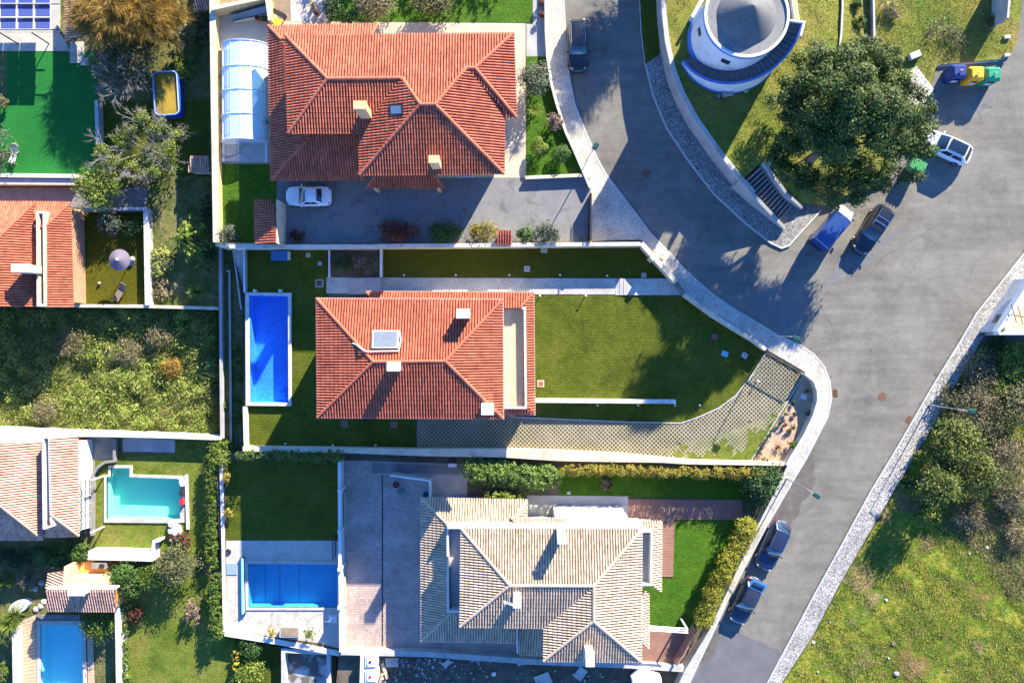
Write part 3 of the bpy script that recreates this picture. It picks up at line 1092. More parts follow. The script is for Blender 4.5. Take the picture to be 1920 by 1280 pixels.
slab("lawn", [(1205, 968), (1400, 970), (1330, 1120), (1300, 1176), (1205, 1172)], ZB + 0.03, LAWN_BRIGHT, ZB - 0.1)
slab("rubble_yard", [(640, 1226), (1282, 1256), (1210, 1400), (640, 1400)], ZB - 0.02, SOIL, ZB - 0.3)

# ==== plots at the left
slab("lawn", [(12, 97), (181, 97), (181, 325), (-60, 325), (-60, 190), (12, 190)], ZL + 0.02, FAKE, ZL - 0.1)
slab("patio", [(-80, 60), (112, 60), (132, 96), (-80, 96)], ZL + 0.03, CONCL, ZL - 0.1)
slab("patio", [(-80, -80), (113, -80), (113, 62), (-80, 62)], ZL + 0.034, CONC, ZL - 0.1)
slab("path", [(-60, 352), (275, 352), (275, 392), (-60, 385)], ZL + 0.02, CONCD, ZL - 0.1)
slab("lawn", [(155, 395), (270, 395), (271, 571), (155, 571)], ZL + 0.03, LAWN_OLIVE, ZL - 0.1)
slab("lawn", [(282, 340), (392, 340), (400, 576), (282, 574)], ZL + 0.02, grassmat("garden_turf", [(0.05, 0.075, 0.018), (0.09, 0.11, 0.03), (0.20, 0.17, 0.07)], 0.35, 6.0, 0.3), ZL - 0.1)
slab("lawn", [(184, 190), (392, 190), (392, 330), (184, 330)], ZL + 0.016, LAWN, ZL - 0.1)
slab("patio", [(147, 818), (212, 818), (212, 868), (182, 870), (170, 890), (147, 905)], ZL + 0.02, CONCD, ZL - 0.1)
slab("patio", [(230, 820), (328, 824), (328, 848), (230, 846)], ZL + 0.022, CONC, ZL - 0.1)
slab("lawn", [(178, 862), (330, 850), (352, 860), (352, 1030), (178, 1036)], ZL + 0.024, LAWN_YARD, ZL - 0.1)
slab("lawn", [(330, 826), (388, 826), (388, 1042), (353, 1042), (353, 880), (330, 880)], ZL + 0.018, LAWN_YARD, ZL - 0.1)
slab("lawn", [(228, 1080), (440, 1080), (440, 1340), (228, 1340)], ZL + 0.02, LAWN_YARD, ZL - 0.1)
slab("lawn", [(440, 1200), (530, 1215), (530, 1340), (440, 1340)], ZL + 0.014, LAWN, ZL - 0.1)
# ================================================================== houses
TILE_RED = mat("red_clay_tiles", [(0.35, 0.088, 0.045), (0.44, 0.118, 0.064)], scale=0.5, rough=0.75, fine=0.12, fscale=5, island=0.2, grime=(.22, .55, .5))
TILE_RED2 = mat("orange_clay_tiles", [(0.35, 0.095, 0.048), (0.45, 0.128, 0.070)], scale=0.5, rough=0.75, fine=0.14, fscale=5, island=0.22, grime=(.25, .6, .5))
TILE_PALE = mat("straw_clay_tiles", [(0.40, 0.295, 0.20), (0.49, 0.37, 0.26)], scale=0.5, rough=0.8, fine=0.12, fscale=4, island=0.2, grime=(.22, .6, .52))
TILE_PINK = mat("salmon_clay_tiles", [(0.442, 0.238, 0.162), (0.527, 0.323, 0.230)], scale=0.6, rough=0.8, fine=0.15, fscale=4, island=0.25)
UNDER_RED = mat("pan_tiles_red", [(0.16, 0.032, 0.02), (0.20, 0.042, 0.025)], scale=2.0, rough=0.85, fine=0.15, fscale=8)
UNDER_PALE = mat("pan_tiles_straw", [(0.19, 0.125, 0.08), (0.24, 0.16, 0.11)], scale=2.0, rough=0.85, fine=0.15, fscale=8)
UNDER_PINK = mat("pan_tiles_salmon", [(0.162, 0.072, 0.048), (0.198, 0.096, 0.066)], scale=2.0, rough=0.85, fine=0.15, fscale=8)
GLASS_D = mat("window_glass", (0.03, 0.045, 0.06), rough=0.08, spec=0.6)
FRAME_W = mat("white_frame", (0.6, 0.6, 0.59), rough=0.5)
GUTTER = mat("white_gutter", (0.55, 0.55, 0.53), rough=0.5)
SOLAR = None


def roof_of(house):
    e = bpy.data.objects.new("roof", None)
    e.empty_display_size = 0.2
    COL.objects.link(e)
    return attach(e, house)


def walls(house, corners, z0, z1, matl, inset=0.0):
    """corners: (px,py) of the eaves at height z1"""
    base = [P(x, y, z1)[:2] for x, y in corners]
    if inset:
        a = sum(base[i][0] * base[(i + 1) % len(base)][1] - base[(i + 1) % len(base)][0] * base[i][1] for i in range(len(base)))
        base = offset_path(base, inset if a > 0 else -inset, True)
    MB().prism(base, z0, z1 - 0.12, True).build("wall", matl, house)
    return base


def window(house, a, b, t, z, w, h, name="window"):
    """window on the wall from a to b (world xy), t = position along it"""
    a, b = Vector(a[:2]), Vector(b[:2])
    d = (b - a).normalized()
    n = Vector((d.y, -d.x))
    c = a + (b - a) * t + n * 0.03
    yaw = math.atan2(d.y, d.x)
    f = MB()
    f.box((c.x, c.y, z + h / 2), (w + 0.14, 0.10, h + 0.14), yaw)
    fr = f.build(name, FRAME_W, house)
    c2 = c + n * 0.04
    MB().box((c2.x, c2.y, z + h / 2), (w, 0.06, h), yaw).build("pane", GLASS_D, fr)
    s = c + n * 0.08
    MB().box((s.x, s.y, z - 0.1), (w + 0.3, 0.22, 0.06), yaw).build("sill", FRAME_W, fr)


def ccw(base):
    a = sum(base[i][0] * base[(i + 1) % len(base)][1] - base[(i + 1) % len(base)][0] * base[i][1] for i in range(len(base)))
    return base if a > 0 else base[::-1]


def windows(house, base, z_list, h=1.25, w=1.2, step=3.6):
    base = ccw(base)
    n = len(base)
    for i in range(n):
        a, b = Vector(base[i]), Vector(base[(i + 1) % n])
        L = (b - a).length
        k = int(L / step)
        for j in range(k):
            for z in z_list:
                window(house, a, b, (j + 0.5) / k, z, w, h)


def chimney(house, x0, y0, x1, y1, zb, zt, matl, capm=None, vents=True, cap=0.12):
    """pixel box of the chimney top"""
    a, b = P(x0, y1, zt), P(x1, y0, zt)
    cx, cy, sx, sy = (a[0] + b[0]) / 2, (a[1] + b[1]) / 2, b[0] - a[0], b[1] - a[1]
    c = MB().box((cx, cy, (zb + zt - 0.35) / 2), (sx * 0.86, sy * 0.86, zt - 0.35 - zb)).build("chimney", matl, house)
    for qx in (-1, 1):
        for qy in (-1, 1):
            MB().box((cx + qx * sx * 0.36, cy + qy * sy * 0.36, zt - 0.24), (sx * 0.12, sy * 0.12, 0.24)).build("cap_post", matl, c)
    MB().box((cx, cy, zt - 0.06), (sx, sy, cap)).build("cap", capm or matl, c, bevel=0.02)
    return c


def ridges(roof, matl, pl, segs, r=0.13):
    for a, b in segs:
        ridge(roof, matl, pl.hit(*a), pl.hit(*b), r)


def gutter(roof, pts, z, w=0.12, closed=False):
    wallmesh(pts, w, z - 0.14, z - 0.02, closed).build("gutter", GUTTER, roof)


# ---------------------------------------------------------------- red house in the middle
h = thing("house", "white house with plain red hipped roof, three white chimneys and roof terrace", "house", P(770, 670, ZM))
ZE, ZR = 6.4, 7.85
E = [(594, 560), (942, 562), (943, 784), (596, 782)]
wb = walls(h, E, ZM, ZE, WHITE, 0.55)
windows(h, wb, (1.0, 3.9))
rf = roof_of(h)
RA, RB = (700, 678), (835, 677)
pN = slope(rf, TILE_RED, UNDER_RED, (594, 560, ZE), (942, 562, ZE), (*RA, ZR), [(594, 560), (942, 562), RB, RA])
pS = slope(rf, TILE_RED, UNDER_RED, (943, 784, ZE), (596, 782, ZE), (*RA, ZR), [(943, 784), (596, 782), RA, RB])
slope(rf, TILE_RED, UNDER_RED, (594, 560, ZE), (596, 782, ZE), (*RA, ZR), [(594, 560), RA, (596, 782)])
slope(rf, TILE_RED, UNDER_RED, (942, 562, ZE), (943, 784, ZE), (*RB, ZR), [(942, 562), RB, (943, 784)])
ridges(rf, TILE_RED, pN, [(E[0], RA), (E[1], RB), (RA, RB)])
ridges(rf, TILE_RED, pS, [(E[2], RB), (E[3], RA)])
gutter(rf, [(593, 559), (943, 561), (944, 785), (595, 783)], ZE, 0.10, True)
chimney(h, 855, 579, 881, 597, 6.4, 8.4, WPAINT)
chimney(h, 725, 678, 750, 696, 7.0, 8.9, WPAINT)
chimney(h, 902, 756, 926, 778, 5.6, 8.4, WPAINT)
# lower tiled skirt with the terrace
ZT = 3.3
walls(h, [(687, 549), (1000, 550), (1002, 776), (944, 776), (944, 600), (690, 600)], ZM, ZT - 0.1, WHITE, 0.35)
pk = slope(rf, TILE_RED, UNDER_RED, (687, 547, ZT), (1000, 549, ZT), (700, 580, 3.95), [(687, 547), (1000, 549), (974, 578), (715, 578)])
slope(rf, TILE_RED, UNDER_RED, (1000, 549, ZT), (1002, 776, ZT), (978, 660, 3.8), [(1000, 549), (1002, 776), (983, 758), (983, 570)])
slope(rf, TILE_RED, UNDER_RED, (1002, 776, ZT), (940, 776, ZT), (960, 755, 3.8), [(1002, 776), (936, 776), (936, 762), (985, 762)])
ridges(rf, TILE_RED, pk, [((687, 547), (712, 575)), ((1000, 549), (976, 576))], 0.10)
gutter(rf, [(686, 546), (1001, 548), (1003, 777), (944, 777)], ZT, 0.09)
pz = 3.78
wallmesh([(936, 577), (984, 577), (986, 764), (936, 764)], 0.20, 2.9, pz).build("parapet", WHITE, h)
ta, tb = P(930, 764, 3.2), P(986, 577, 3.2)
nb = 15
m = MB()
for i in range(nb):
    w_ = (tb[0] - ta[0] - 0.2) / nb
    m.box((ta[0] + 0.1 + (i + 0.5) * w_, (ta[1] + tb[1]) / 2, 3.18), (w_ - 0.008, tb[1] - ta[1] - 0.3, 0.05))
o = m.build("terrace_boards", DECK, h)
o["kind"] = "stuff"
# solar water heater and its white pipe, on the sunny slope
sp = pN
c0, c1, c2, c3 = [sp.hit(*q) for q in ((699, 620), (749, 620), (748, 654), (698, 654))]
up = sp.n
tilt = Vector((0, 0, 0.25))
qs = [c0 + up * 0.18, c1 + up * 0.18, c2 + up * 0.30, c3 + up * 0.30]
sh = MB()
V = qs + [q - up * 0.1 for q in qs]
sh.add(V, [(3, 2, 1, 0), (4, 5, 6, 7), (0, 1, 5, 4), (1, 2, 6, 5), (2, 3, 7, 6), (3, 0, 4, 7)])
st = thing("solar_collector", "white framed solar water collector on the sunny red roof slope", "solar panel", c3)
sh.build("frame", WGREY, st)
gl = mat("collector_glass", [(0.10, 0.13, 0.17), (0.14, 0.17, 0.21)], scale=3, rough=0.2, spec=0.6)
ns = 8
for i in range(ns):
    a, b = (i + 0.12) / ns * 0.86 + 0.07, (i + 0.88) / ns * 0.86 + 0.07
    pt = lambda s, t: (qs[0] * (1 - s) + qs[1] * s) * (1 - t) + (qs[3] * (1 - s) + qs[2] * s) * t + up * 0.012
    mk("absorber_strip", [pt(0.07, a), pt(0.93, a), pt(0.93, b), pt(0.07, b)], [(3, 2, 1, 0)], gl, st)
m = MB()
pth = [sp.hit(750, 622) + up * .2, sp.hit(752, 640) + up * .2, sp.hit(748, 659) + up * .2, sp.hit(688, 660) + up * .25, sp.hit(680, 656) + up * .35, sp.hit(668, 646) + up * .1, sp.hit(661, 643) + up * 0.0]
for i in range(len(pth) - 1): m.tube(pth[i], pth[i + 1], 0.06, 0.06, 6)
m.build("pipe", WPAINT, st)

# ---------------------------------------------------------------- yellow house at the top
h = thing("house", "yellow house with large red roof of many hips beside the grey driveway", "house", P(740, 200, ZU))
ZE = 6.9
TG = 0.30


def zof(d_px, ze=ZE):
    return ze + TG * d_px / PXM / 1.1


rf = roof_of(h)
wb = walls(h, [(540, 72), (958, 66), (964, 214), (943, 218), (942, 320), (678, 322), (677, 246), (545, 246)], ZU, ZE, YELLOW, 0.85)
windows(h, wb, (1.9, 4.5))
A, B_, C_, D_, G_, I_ = (614, 148), (754, 147), (788, 196), (816, 196), (874, 128), (891, 128)
z1 = zof(81)
z2 = zof(131)
pN = slope(rf, TILE_RED2, UNDER_RED, (535, 67, ZE), (962, 63, ZE), (*A, z1), [(535, 67), (962, 63), I_, G_, D_, C_, B_, A])
za = pN.hit(*A).z
pW = slope(rf, TILE_RED2, UNDER_RED, (535, 67, ZE), (541, 250, ZE), (*A, za), [(535, 67), A, (541, 250)])
pS = slope(rf, TILE_RED2, UNDER_RED, (541, 250, ZE), (673, 250, ZE), (*A, za), [(541, 250), (674, 250), B_, A])
zc = pN.hit(*C_).z
pW2 = slope(rf, TILE_RED2, UNDER_RED, (675, 327, ZE - 0.1), (674, 247, ZE - 0.1), (*C_, zc), [(675, 327), (674, 249), B_, C_])
pS2 = slope(rf, TILE_RED2, UNDER_RED, (675, 328, ZE - 0.1), (945, 326, ZE - 0.1), (*C_, zc), [(675, 328), (945, 326), D_, C_])
pE2 = slope(rf, TILE_RED2, UNDER_RED, (945, 326, ZE - 0.1), (946, 206, ZE - 0.1), (*D_, zc), [(945, 326), (946, 204), G_, D_])
zg = pN.hit(*I_).z
pE = slope(rf, TILE_RED2, UNDER_RED, (963, 63, ZE), (968, 220, ZE), (*I_, zg), [(963, 63), I_, (968, 220)])
pS3 = slope(rf, TILE_RED2, UNDER_RED, (946, 219, ZE), (968, 220, ZE), (*I_, zg), [(946, 206), (946, 219), (968, 220), I_, G_])
ridges(rf, TILE_RED2, pN, [((535, 67), A), (A, B_), (B_, C_), (C_, D_), (D_, G_), (G_, I_), ((962, 63), I_)], 0.14)
ridges(rf, TILE_RED2, pS, [((541, 250), A)], 0.14)
ridges(rf, TILE_RED2, pS2, [((675, 328), C_), ((945, 326), D_)], 0.14)
ridges(rf, TILE_RED2, pE, [((968, 220), I_)], 0.14)
# lower verandah roofs
ZV = 4.0
pv = slope(rf, TILE_RED2, UNDER_RED, (503, 49, ZV), (509, 338, ZV), (545, 200, 5.0), [(503, 49), (545, 92), (594, 238), (509, 338)])
pv2 = slope(rf, TILE_RED2, UNDER_RED, (509, 338, ZV), (690, 337, ZV), (600, 262, 5.5), [(509, 338), (690, 337), (690, 236), (596, 236)])
pv3 = slope(rf, TILE_RED2, UNDER_RED, (503, 49, ZV), (708, 46, ZV), (600, 76, 4.7), [(503, 49), (708, 46), (694, 72), (527, 74)])
ridges(rf, TILE_RED2, pv2, [((509, 338), (580, 256))], 0.12)
ridges(rf, TILE_RED2, pv3, [((503, 49), (527, 74)), ((708, 46), (695, 68))], 0.12)
walls(h, [(511, 58), (540, 58), (545, 255), (685, 258), (685, 330), (515, 330)], ZU, ZV, YELLOW, 0.3)
pp = slope(rf, TILE_RED2, UNDER_RED, (687, 352, 3.9), (833, 352, 3.9), (760, 328, 4.4), [(687, 352), (833, 352), (815, 328), (704, 328)])
ridges(rf, TILE_RED2, pp, [((687, 352), (704, 329)), ((833, 352), (815, 329))], 0.10)
for x in (700, 820):
    a = P(x, 347, 3.8)
    MB().box((a[0], a[1], (ZU + 3.8) / 2), (0.3, 0.3, 3.8 - ZU)).build("porch_post", YELLOW, h)
chimney(h, 662, 189, 687, 205, 7.0, 9.9, YELLOW, YELLOW)
chimney(h, 803, 291, 824, 306, 6.9, 9.3, YELLOW, YELLOW)
# roof window
q0, q1, q2, q3 = [pW2.hit(*q) + pW2.n * 0.16 for q in ((731, 198), (756, 197), (757, 216), (732, 217))]
sk = MB().add([q0, q1, q2, q3] + [q - pW2.n * 0.16 for q in (q0, q1, q2, q3)], [(3, 2, 1, 0), (0, 1, 5, 4), (1, 2, 6, 5), (2, 3, 7, 6), (3, 0, 4, 7)]).build("roof_window", METAL_D, h)
cc = (q0 + q1 + q2 + q3) / 4
mk("pane", [cc + (q - cc) * 0.78 + pW2.n * 0.015 for q in (q0, q1, q2, q3)], [(3, 2, 1, 0)], mat("skylight_glass", (0.10, 0.16, 0.24), rough=0.06, spec=0.8), sk)

# small tiled shed by the driveway
h = thing("shed", "small shed with red tiled roof between the lawn and the grey driveway", "shed", P(498, 415, ZU))
rf = roof_of(h)
walls(h, [(479, 378), (518, 378), (518, 455), (479, 455)], ZU, ZU + 2.0, YELLOW, 0.12)
slope(rf, TILE_RED2, UNDER_RED, (478, 376, ZU + 2.0), (479, 456, ZU + 2.0), (517, 410, ZU + 2.6), [(478, 376), (517, 408), (518, 456), (479, 456)])
slope(rf, TILE_RED2, UNDER_RED, (478, 376, ZU + 2.0), (512, 376, ZU + 2.0), (517, 408, ZU + 2.6), [(478, 376), (512, 376), (517, 408)])
MB().box((*P(519, 415, 3.6)[:2], 2.2), (0.1, 3.9, 2.8)).build("party_wall", CREAM, h)

# ---------------------------------------------------------------- pale house at the bottom
h = thing("house", "white house with straw coloured tile roofs and flat light wells", "house", P(1010, 1100, ZB))
ZE, ZR = 5.0, 6.15
rf = roof_of(h)
wb = walls(h, [(868, 995), (1198, 996), (1198, 1234), (1024, 1234), (1024, 1172), (868, 1170)], ZB, ZE, WHITE, 0.45)
windows(h, wb, (0.2, 2.9))
A, B_, C_ = (956, 1097), (1113, 1098), (1113, 1164)
pN = slope(rf, TILE_PALE, UNDER_PALE, (865, 991, ZE), (1203, 992, ZE), (*A, ZR), [(865, 991), (1203, 992), B_, A])
pW = slope(rf, TILE_PALE, UNDER_PALE, (865, 991, ZE), (863, 1174, ZE), (*A, ZR), [(865, 991), A, (863, 1174)])
pS = slope(rf, TILE_PALE, UNDER_PALE, (863, 1174, ZE), (1020, 1176, ZE), (*A, ZR), [(863, 1174), (1021, 1176), B_, A])
pE = slope(rf, TILE_PALE, UNDER_PALE, (1203, 992, ZE), (1202, 1240, ZE), (*B_, ZR), [(1203, 992), (1202, 1240), C_, B_])
pW2 = slope(rf, TILE_PALE, UNDER_PALE, (1020, 1238, ZE), (1020, 1176, ZE), (*C_, ZR), [(1020, 1238), (1020, 1176), B_, C_])
pS2 = slope(rf, TILE_PALE, UNDER_PALE, (1020, 1238, ZE), (1202, 1240, ZE), (*C_, ZR), [(1020, 1238), (1202, 1240), C_])
ridges(rf, TILE_PALE, pN, [((865, 991), A), (A, B_), ((1203, 992), B_)])
ridges(rf, TILE_PALE, pS, [((863, 1174), A)])
ridges(rf, TILE_PALE, pE, [(B_, C_), ((1202, 1240), C_)])
ridges(rf, TILE_PALE, pW2, [((1020, 1238), C_)])
# lower skirts
ZK = 1.9
walls(h, [(796, 940), (982, 943), (982, 978), (1232, 985), (1232, 1100), (1195, 1105), (1212, 1210), (1195, 1212), (975, 1198), (796, 1195)], ZB, ZK, WHITE, 0.1)
k1 = slope(rf, TILE_PALE, UNDER_PALE, (790, 933, ZK), (988, 937, ZK), (840, 984, 3.0), [(790, 933), (988, 937), (962, 978), (840, 984)])
k2 = slope(rf, TILE_PALE, UNDER_PALE, (790, 933, ZK), (790, 1201, ZK), (840, 1060, 3.0), [(790, 933), (840, 984), (845, 1146), (790, 1201)])
k3 = slope(rf, TILE_PALE, UNDER_PALE, (790, 1201, ZK), (971, 1204, ZK), (860, 1146, 3.0), [(790, 1201), (971, 1204), (971, 1152), (845, 1146)])
slope(rf, TILE_PALE, UNDER_PALE, (988, 937, ZK), (987, 976, ZK), (962, 978, 2.7), [(988, 937), (987, 976), (962, 978)])
slope(rf, TILE_PALE, UNDER_PALE, (971, 1226, ZK), (1024, 1228, ZK), (1000, 1170, 3.0), [(973, 1226), (1024, 1228), (1024, 1170), (973, 1170)])
slope(rf, TILE_PALE, UNDER_PALE, (1240, 977, ZK), (1239, 1110, ZK), (1222, 1040, 2.4), [(1240, 977), (1239, 1110), (1222, 1096), (1222, 990)])
slope(rf, TILE_PALE, UNDER_PALE, (1178, 977, ZK), (1240, 977, ZK), (1210, 992, 2.4), [(1176, 977), (1240, 977), (1222, 992), (1190, 992)])
slope(rf, TILE_PALE, UNDER_PALE, (1216, 1108, ZK), (1216, 1216, ZK), (1200, 1150, 2.4), [(1216, 1108), (1216, 1216), (1200, 1200), (1200, 1108)])
slope(rf, TILE_PALE, UNDER_PALE, (960, 970, ZK + 1.0), (1060, 972, ZK + 1.0), (1010, 982, 3.3), [(956, 970), (1062, 972), (1050, 984), (970, 984)])
ridges(rf, TILE_PALE, k1, [((790, 933), (840, 984)), ((988, 937), (962, 976))], 0.11)
ridges(rf, TILE_PALE, k3, [((790, 1201), (845, 1148))], 0.11)
# light wells with white parapets
wallmesh([(839, 985), (840, 1146), (866, 1146)], 0.16, 1.5, 3.6).build("parapet", WPAINT, h)
wallmesh([(839, 987), (1205, 987)], 0.36, 1.5, 3.9).build("parapet", WPAINT, h)
slab("flat_roof", [(840, 990), (872, 990), (872, 1146), (840, 1146)], 2.6, mat("membrane", [(0.30, 0.31, 0.32), (0.36, 0.37, 0.38)], scale=1, rough=0.8, fine=0.1), 1.6, None, h)
wallmesh([(1200, 996), (1222, 996), (1221, 1096), (1200, 1096)], 0.16, 1.5, 3.2).build("parapet", WPAINT, h)
slab("flat_roof", [(1190, 997), (1221, 997), (1220, 1095), (1190, 1095)], 2.3, MATS["membrane"], 1.6, None, h)
slab("flat_roof", [(1041, 965), (1176, 967), (1188, 992), (1041, 992)], 2.9, WPAINT, ZB, None, h)
wallmesh([(970, 1174), (970, 1224)], 0.12, 1.4, 3.3).build("gutter_wall", WPAINT, h)
chimney(h, 1045, 1000, 1063, 1020, 5.0, 7.7, WPAINT)
chimney(h, 962, 1120, 977, 1140, 5.6, 7.7, WPAINT)
chimney(h, 1098, 1222, 1115, 1250, 4.6, 7.2, WPAINT)
m = MB()
a = P(955, 1131, 9.0)
m.tube((a[0], a[1], 6.2), (a[0], a[1], 9.0), 0.03)
for i in range(4): m.tube((a[0] - 0.5, a[1] + 0.2 - i * .12, 8.9 - i * 0.15), (a[0] + 0.5, a[1] - 0.1 - i * .12, 8.9 - i * 0.15), 0.02)
m.build("aerial", METAL_G, h)

# ---------------------------------------------------------------- red-roofed house at the left edge
h = thing("house", "red roofed house cut by the left edge, split by a white light well", "house", P(60, 480, ZL))
ZE = 0.7
rf = roof_of(h)
wb = walls(h, [(-150, 384), (132, 384), (136, 572), (-150, 572)], ZL, ZE, mat("terracotta_render", [(0.36, 0.19, 0.11), (0.43, 0.24, 0.14)], scale=0.8, rough=0.85, fine=0.1), 0.3)
pa = slope(rf, TILE_RED2, UNDER_RED, (66, 380, ZE + .35), (70, 575, ZE + .35), (0, 441, ZE + 1.9), [(66, 380), (70, 575), (-70, 575), (-70, 512)])
pb = slope(rf, TILE_RED2, UNDER_RED, (-150, 379, ZE + .35), (66, 379, ZE + .35), (0, 441, ZE + 1.9), [(66, 379), (-70, 512), (-150, 512), (-150, 379)])
ridges(rf, TILE_RED2, pa, [((66, 380), (-60, 502))], 0.11)
slope(rf, TILE_RED2, UNDER_RED, (-70, 575, ZE + 0.5), (-150, 575, ZE + 0.5), (-100, 512, ZE + 3), [(-70, 575), (-150, 575), (-150, 512), (-70, 512)])
pc = slope(rf, TILE_RED2, UNDER_RED, (132, 380, ZE), (138, 577, ZE), (84, 427, ZE + 1.1), [(132, 380), (138, 577), (86, 577), (84, 427)])
pd = slope(rf, TILE_RED2, UNDER_RED, (64, 379, ZE), (132, 380, ZE), (84, 427, ZE + 1.1), [(64, 379), (132, 380), (84, 427), (66, 427)])
ridges(rf, TILE_RED2, pc, [((132, 380), (84, 427))], 0.11)
wallmesh([(70, 398), (82, 398), (84, 572), (71, 572)], 0.22, -1.0, ZE + 1.3, True).build("parapet", CREAM, h)
slab("flat_roof", [(66, 396), (86, 396), (88, 575), (70, 575)], 1.1, CREAM, -1.0, None, h)
a = P(77, 530, 1.3)
MB().box((a[0], a[1], 1.25), (0.5, 2.0, 0.3)).build("skylight", GLASS_D, h)
a = P(76, 414, 1.3)
MB().box((a[0], a[1], 1.25), (0.5, 1.2, 0.3)).build("hatch", mat("brown_wood", [(0.30, 0.16, 0.07), (0.38, 0.21, 0.1)], scale=4), h)
chimney(h, 20, 494, 56, 511, 1.0, 3.6, CREAM)

# ---------------------------------------------------------------- salmon-roofed house at the left edge
h = thing("house", "white house with pale salmon tile roofs at the left edge", "house", P(60, 915, ZL))
rf = roof_of(h)
ZE = 0.9
walls(h, [(-150, 832), (146, 824), (147, 1005), (-150, 1005)], ZL, ZE, WHITE, 0.3)
pa = slope(rf, TILE_PINK, UNDER_PINK, (78, 828, ZE), (81, 1011, ZE), (0, 947, ZE + 1.9), [(78, 828), (81, 1011), (0, 947), (-60, 900), (-60, 832)])
pb = slope(rf, TILE_PINK, UNDER_PINK, (81, 1011, ZE), (-60, 1011, ZE), (0, 947, ZE + 1.9), [(81, 1011), (-120, 1011), (-120, 900), (-60, 900)])
ridges(rf, TILE_PINK, pa, [((81, 1011), (-50, 908))], 0.11)
pc = slope(rf, TILE_PINK, UNDER_PINK, (146, 819, ZE), (148, 1004, ZE), (93, 960, ZE + 1.2), [(146, 819), (148, 1004), (94, 963), (92, 820)])
pd = slope(rf, TILE_PINK, UNDER_PINK, (148, 1004, ZE), (86, 1006, ZE), (94, 963, ZE + 1.2), [(148, 1004), (84, 1006), (92, 963), (94, 963)])
ridges(rf, TILE_PINK, pc, [((148, 1004), (94, 963))], 0.11)
wallmesh([(80, 820), (92, 820), (95, 975), (98, 985), (84, 990), (82, 990)], 0.18, -1.0, ZE + 1.2, True).build("parapet", WPAINT, h)
slab("flat_roof", [(79, 820), (93, 820), (95, 988), (82, 990)], 1.2, CONC, -1.0, None, h)

# ---------------------------------------------------------------- white house at the right edge
h = thing("house", "white house corner with beige tiled terrace at the right edge", "house", P(1930, 590, 0))
m = MB().prism([p[:2] for p in PP([(1886, 612), (1870, 622), (1935, 520), (2080, 520), (2080, 628), (1880, 628)], 2.6)], -0.3, 2.6).build("wall", WHITE, h)
tt = brickmat("terrace_tiles", (0.55, 0.42, 0.26), (0.60, 0.47, 0.30), (0.42, 0.32, 0.2), 0.4, 0.4, 0.6, 0.012, 0.08, 0.1)
slab("terrace", [(1893, 610), (1932, 549), (2070, 549), (2070, 620), (1888, 620)], 2.61, tt, 2.4, None, h)
wallmesh([(1874, 625), (2080, 625)], 0.22, 2.5, 3.3).build("parapet", WPAINT, h)
wallmesh([(1872, 622), (1950, 500)], 0.22, 2.5, 3.3).build("parapet", WPAINT, h)
m = MB()
for i in range(4):
    a, b = P(1896 + i * 12, 570 + i * 3, 3.5), P(1906 + i * 12, 605 + i * 3, 3.5)
    m.tube((a[0], a[1], 3.5), (b[0], b[1], 3.5), 0.04)
a, b = P(1894, 590, 3.5), P(1960, 600, 3.5)
m.tube(a, b, 0.05)
m.build("pergola_bars", mat("brown_bars", (0.16, 0.08, 0.05), rough=0.7), h)
for (x, y) in ((1885, 592), (1900, 575), (1912, 556)):
    a = P(x - 12, y + 5, 1.6)
    MB().box((a[0], a[1], 1.5), (0.10, 0.9, 1.0), math.radians(-32)).build("window", GLASS_D, h)
# ================================================================== walls and fences
def lift(pts, z):
    k = H / (H - z)
    return [(960 + (x - 960) * k, 640 + (y - 640) * k) for x, y in pts]


wall("long pale wall between the grey driveway and the narrow lawn strip", [(430, 462), (700, 462), (714, 461), (1201, 457)], 0.26, ZM - 1.5, ZU + 0.9, CREAM, WHITE)
wall("short thick cream wall angled beside the path gate", [(1203, 456), (1268, 528)], 0.36, ZM - 1, 1.5, CREAM, CREAM)
t = MB().box((*P(1226, 482, 1.9)[:2], 0.95), (0.55, 0.45, 1.9), 0.8)
o = t.build("meter_pillar", CREAM)
tag(o, "cream meter pillar built into the angled wall by the street", "pillar")
wall("long cream wall between the front lawn and the curving pavement", [(1284, 552), (1312, 573), (1340, 593), (1380, 618), (1418, 641), (1436, 655)], 0.24, ZM - 1, 1.15, CREAM, CREAM)
wall("curved white wall round the bare flower bed on the street corner", [(1511, 699), (1528, 713), (1535, 731), (1536, 750), (1528, 778), (1511, 814), (1476, 872)], 0.26, ZM - 1, 1.3, CREAM, WHITE)
t = thing("garden_wall", "broad white wall along the foot of the red roofed house's garden", "wall", P(900, 850, ZB))
top = [(455, 837), (650, 839), (790, 841), (940, 841), (1060, 845), (1158, 850), (1243, 858), (1300, 863), (1473, 867), (1475, 873), (1290, 870), (1240, 867), (1165, 866), (1050, 864), (940, 857), (800, 855), (650, 849), (455, 846)]
MB().prism([p[:2] for p in PP(top, 1.05)], ZB - 0.6, 1.05).build("wall", CREAM, t)
wall("white retaining wall left of the pool lawn", [(459, 762), (461, 838)], 0.3, ZL - 0.2, 0.75, WGREY, WHITE)
wall("low white wall standing free in the front lawn", [(1003, 751), (1267, 753)], 0.34, ZM - 0.1, ZM + 1.0, WHITE, WHITE, 0.02)
wall("tall yellow wall left of the glazed pool and the corner lawn", [(397, -80), (399, 60), (401, 200), (405, 454)], 0.5, ZL - 0.2, ZU + 1.1, YELLOW, CREAM, 0.04)
wall("pale wall under the corner lawn above the pool stairs", [(404, 458), (514, 460)], 0.25, ZL, ZU + .7, CREAM, CREAM)
wall("cream wall behind the yard at the top with the paved ramp", [(396, 16), (500, -6), (506, 38)], 0.25, ZU - 0.1, ZU + 1.5, YELLOW, CREAM)
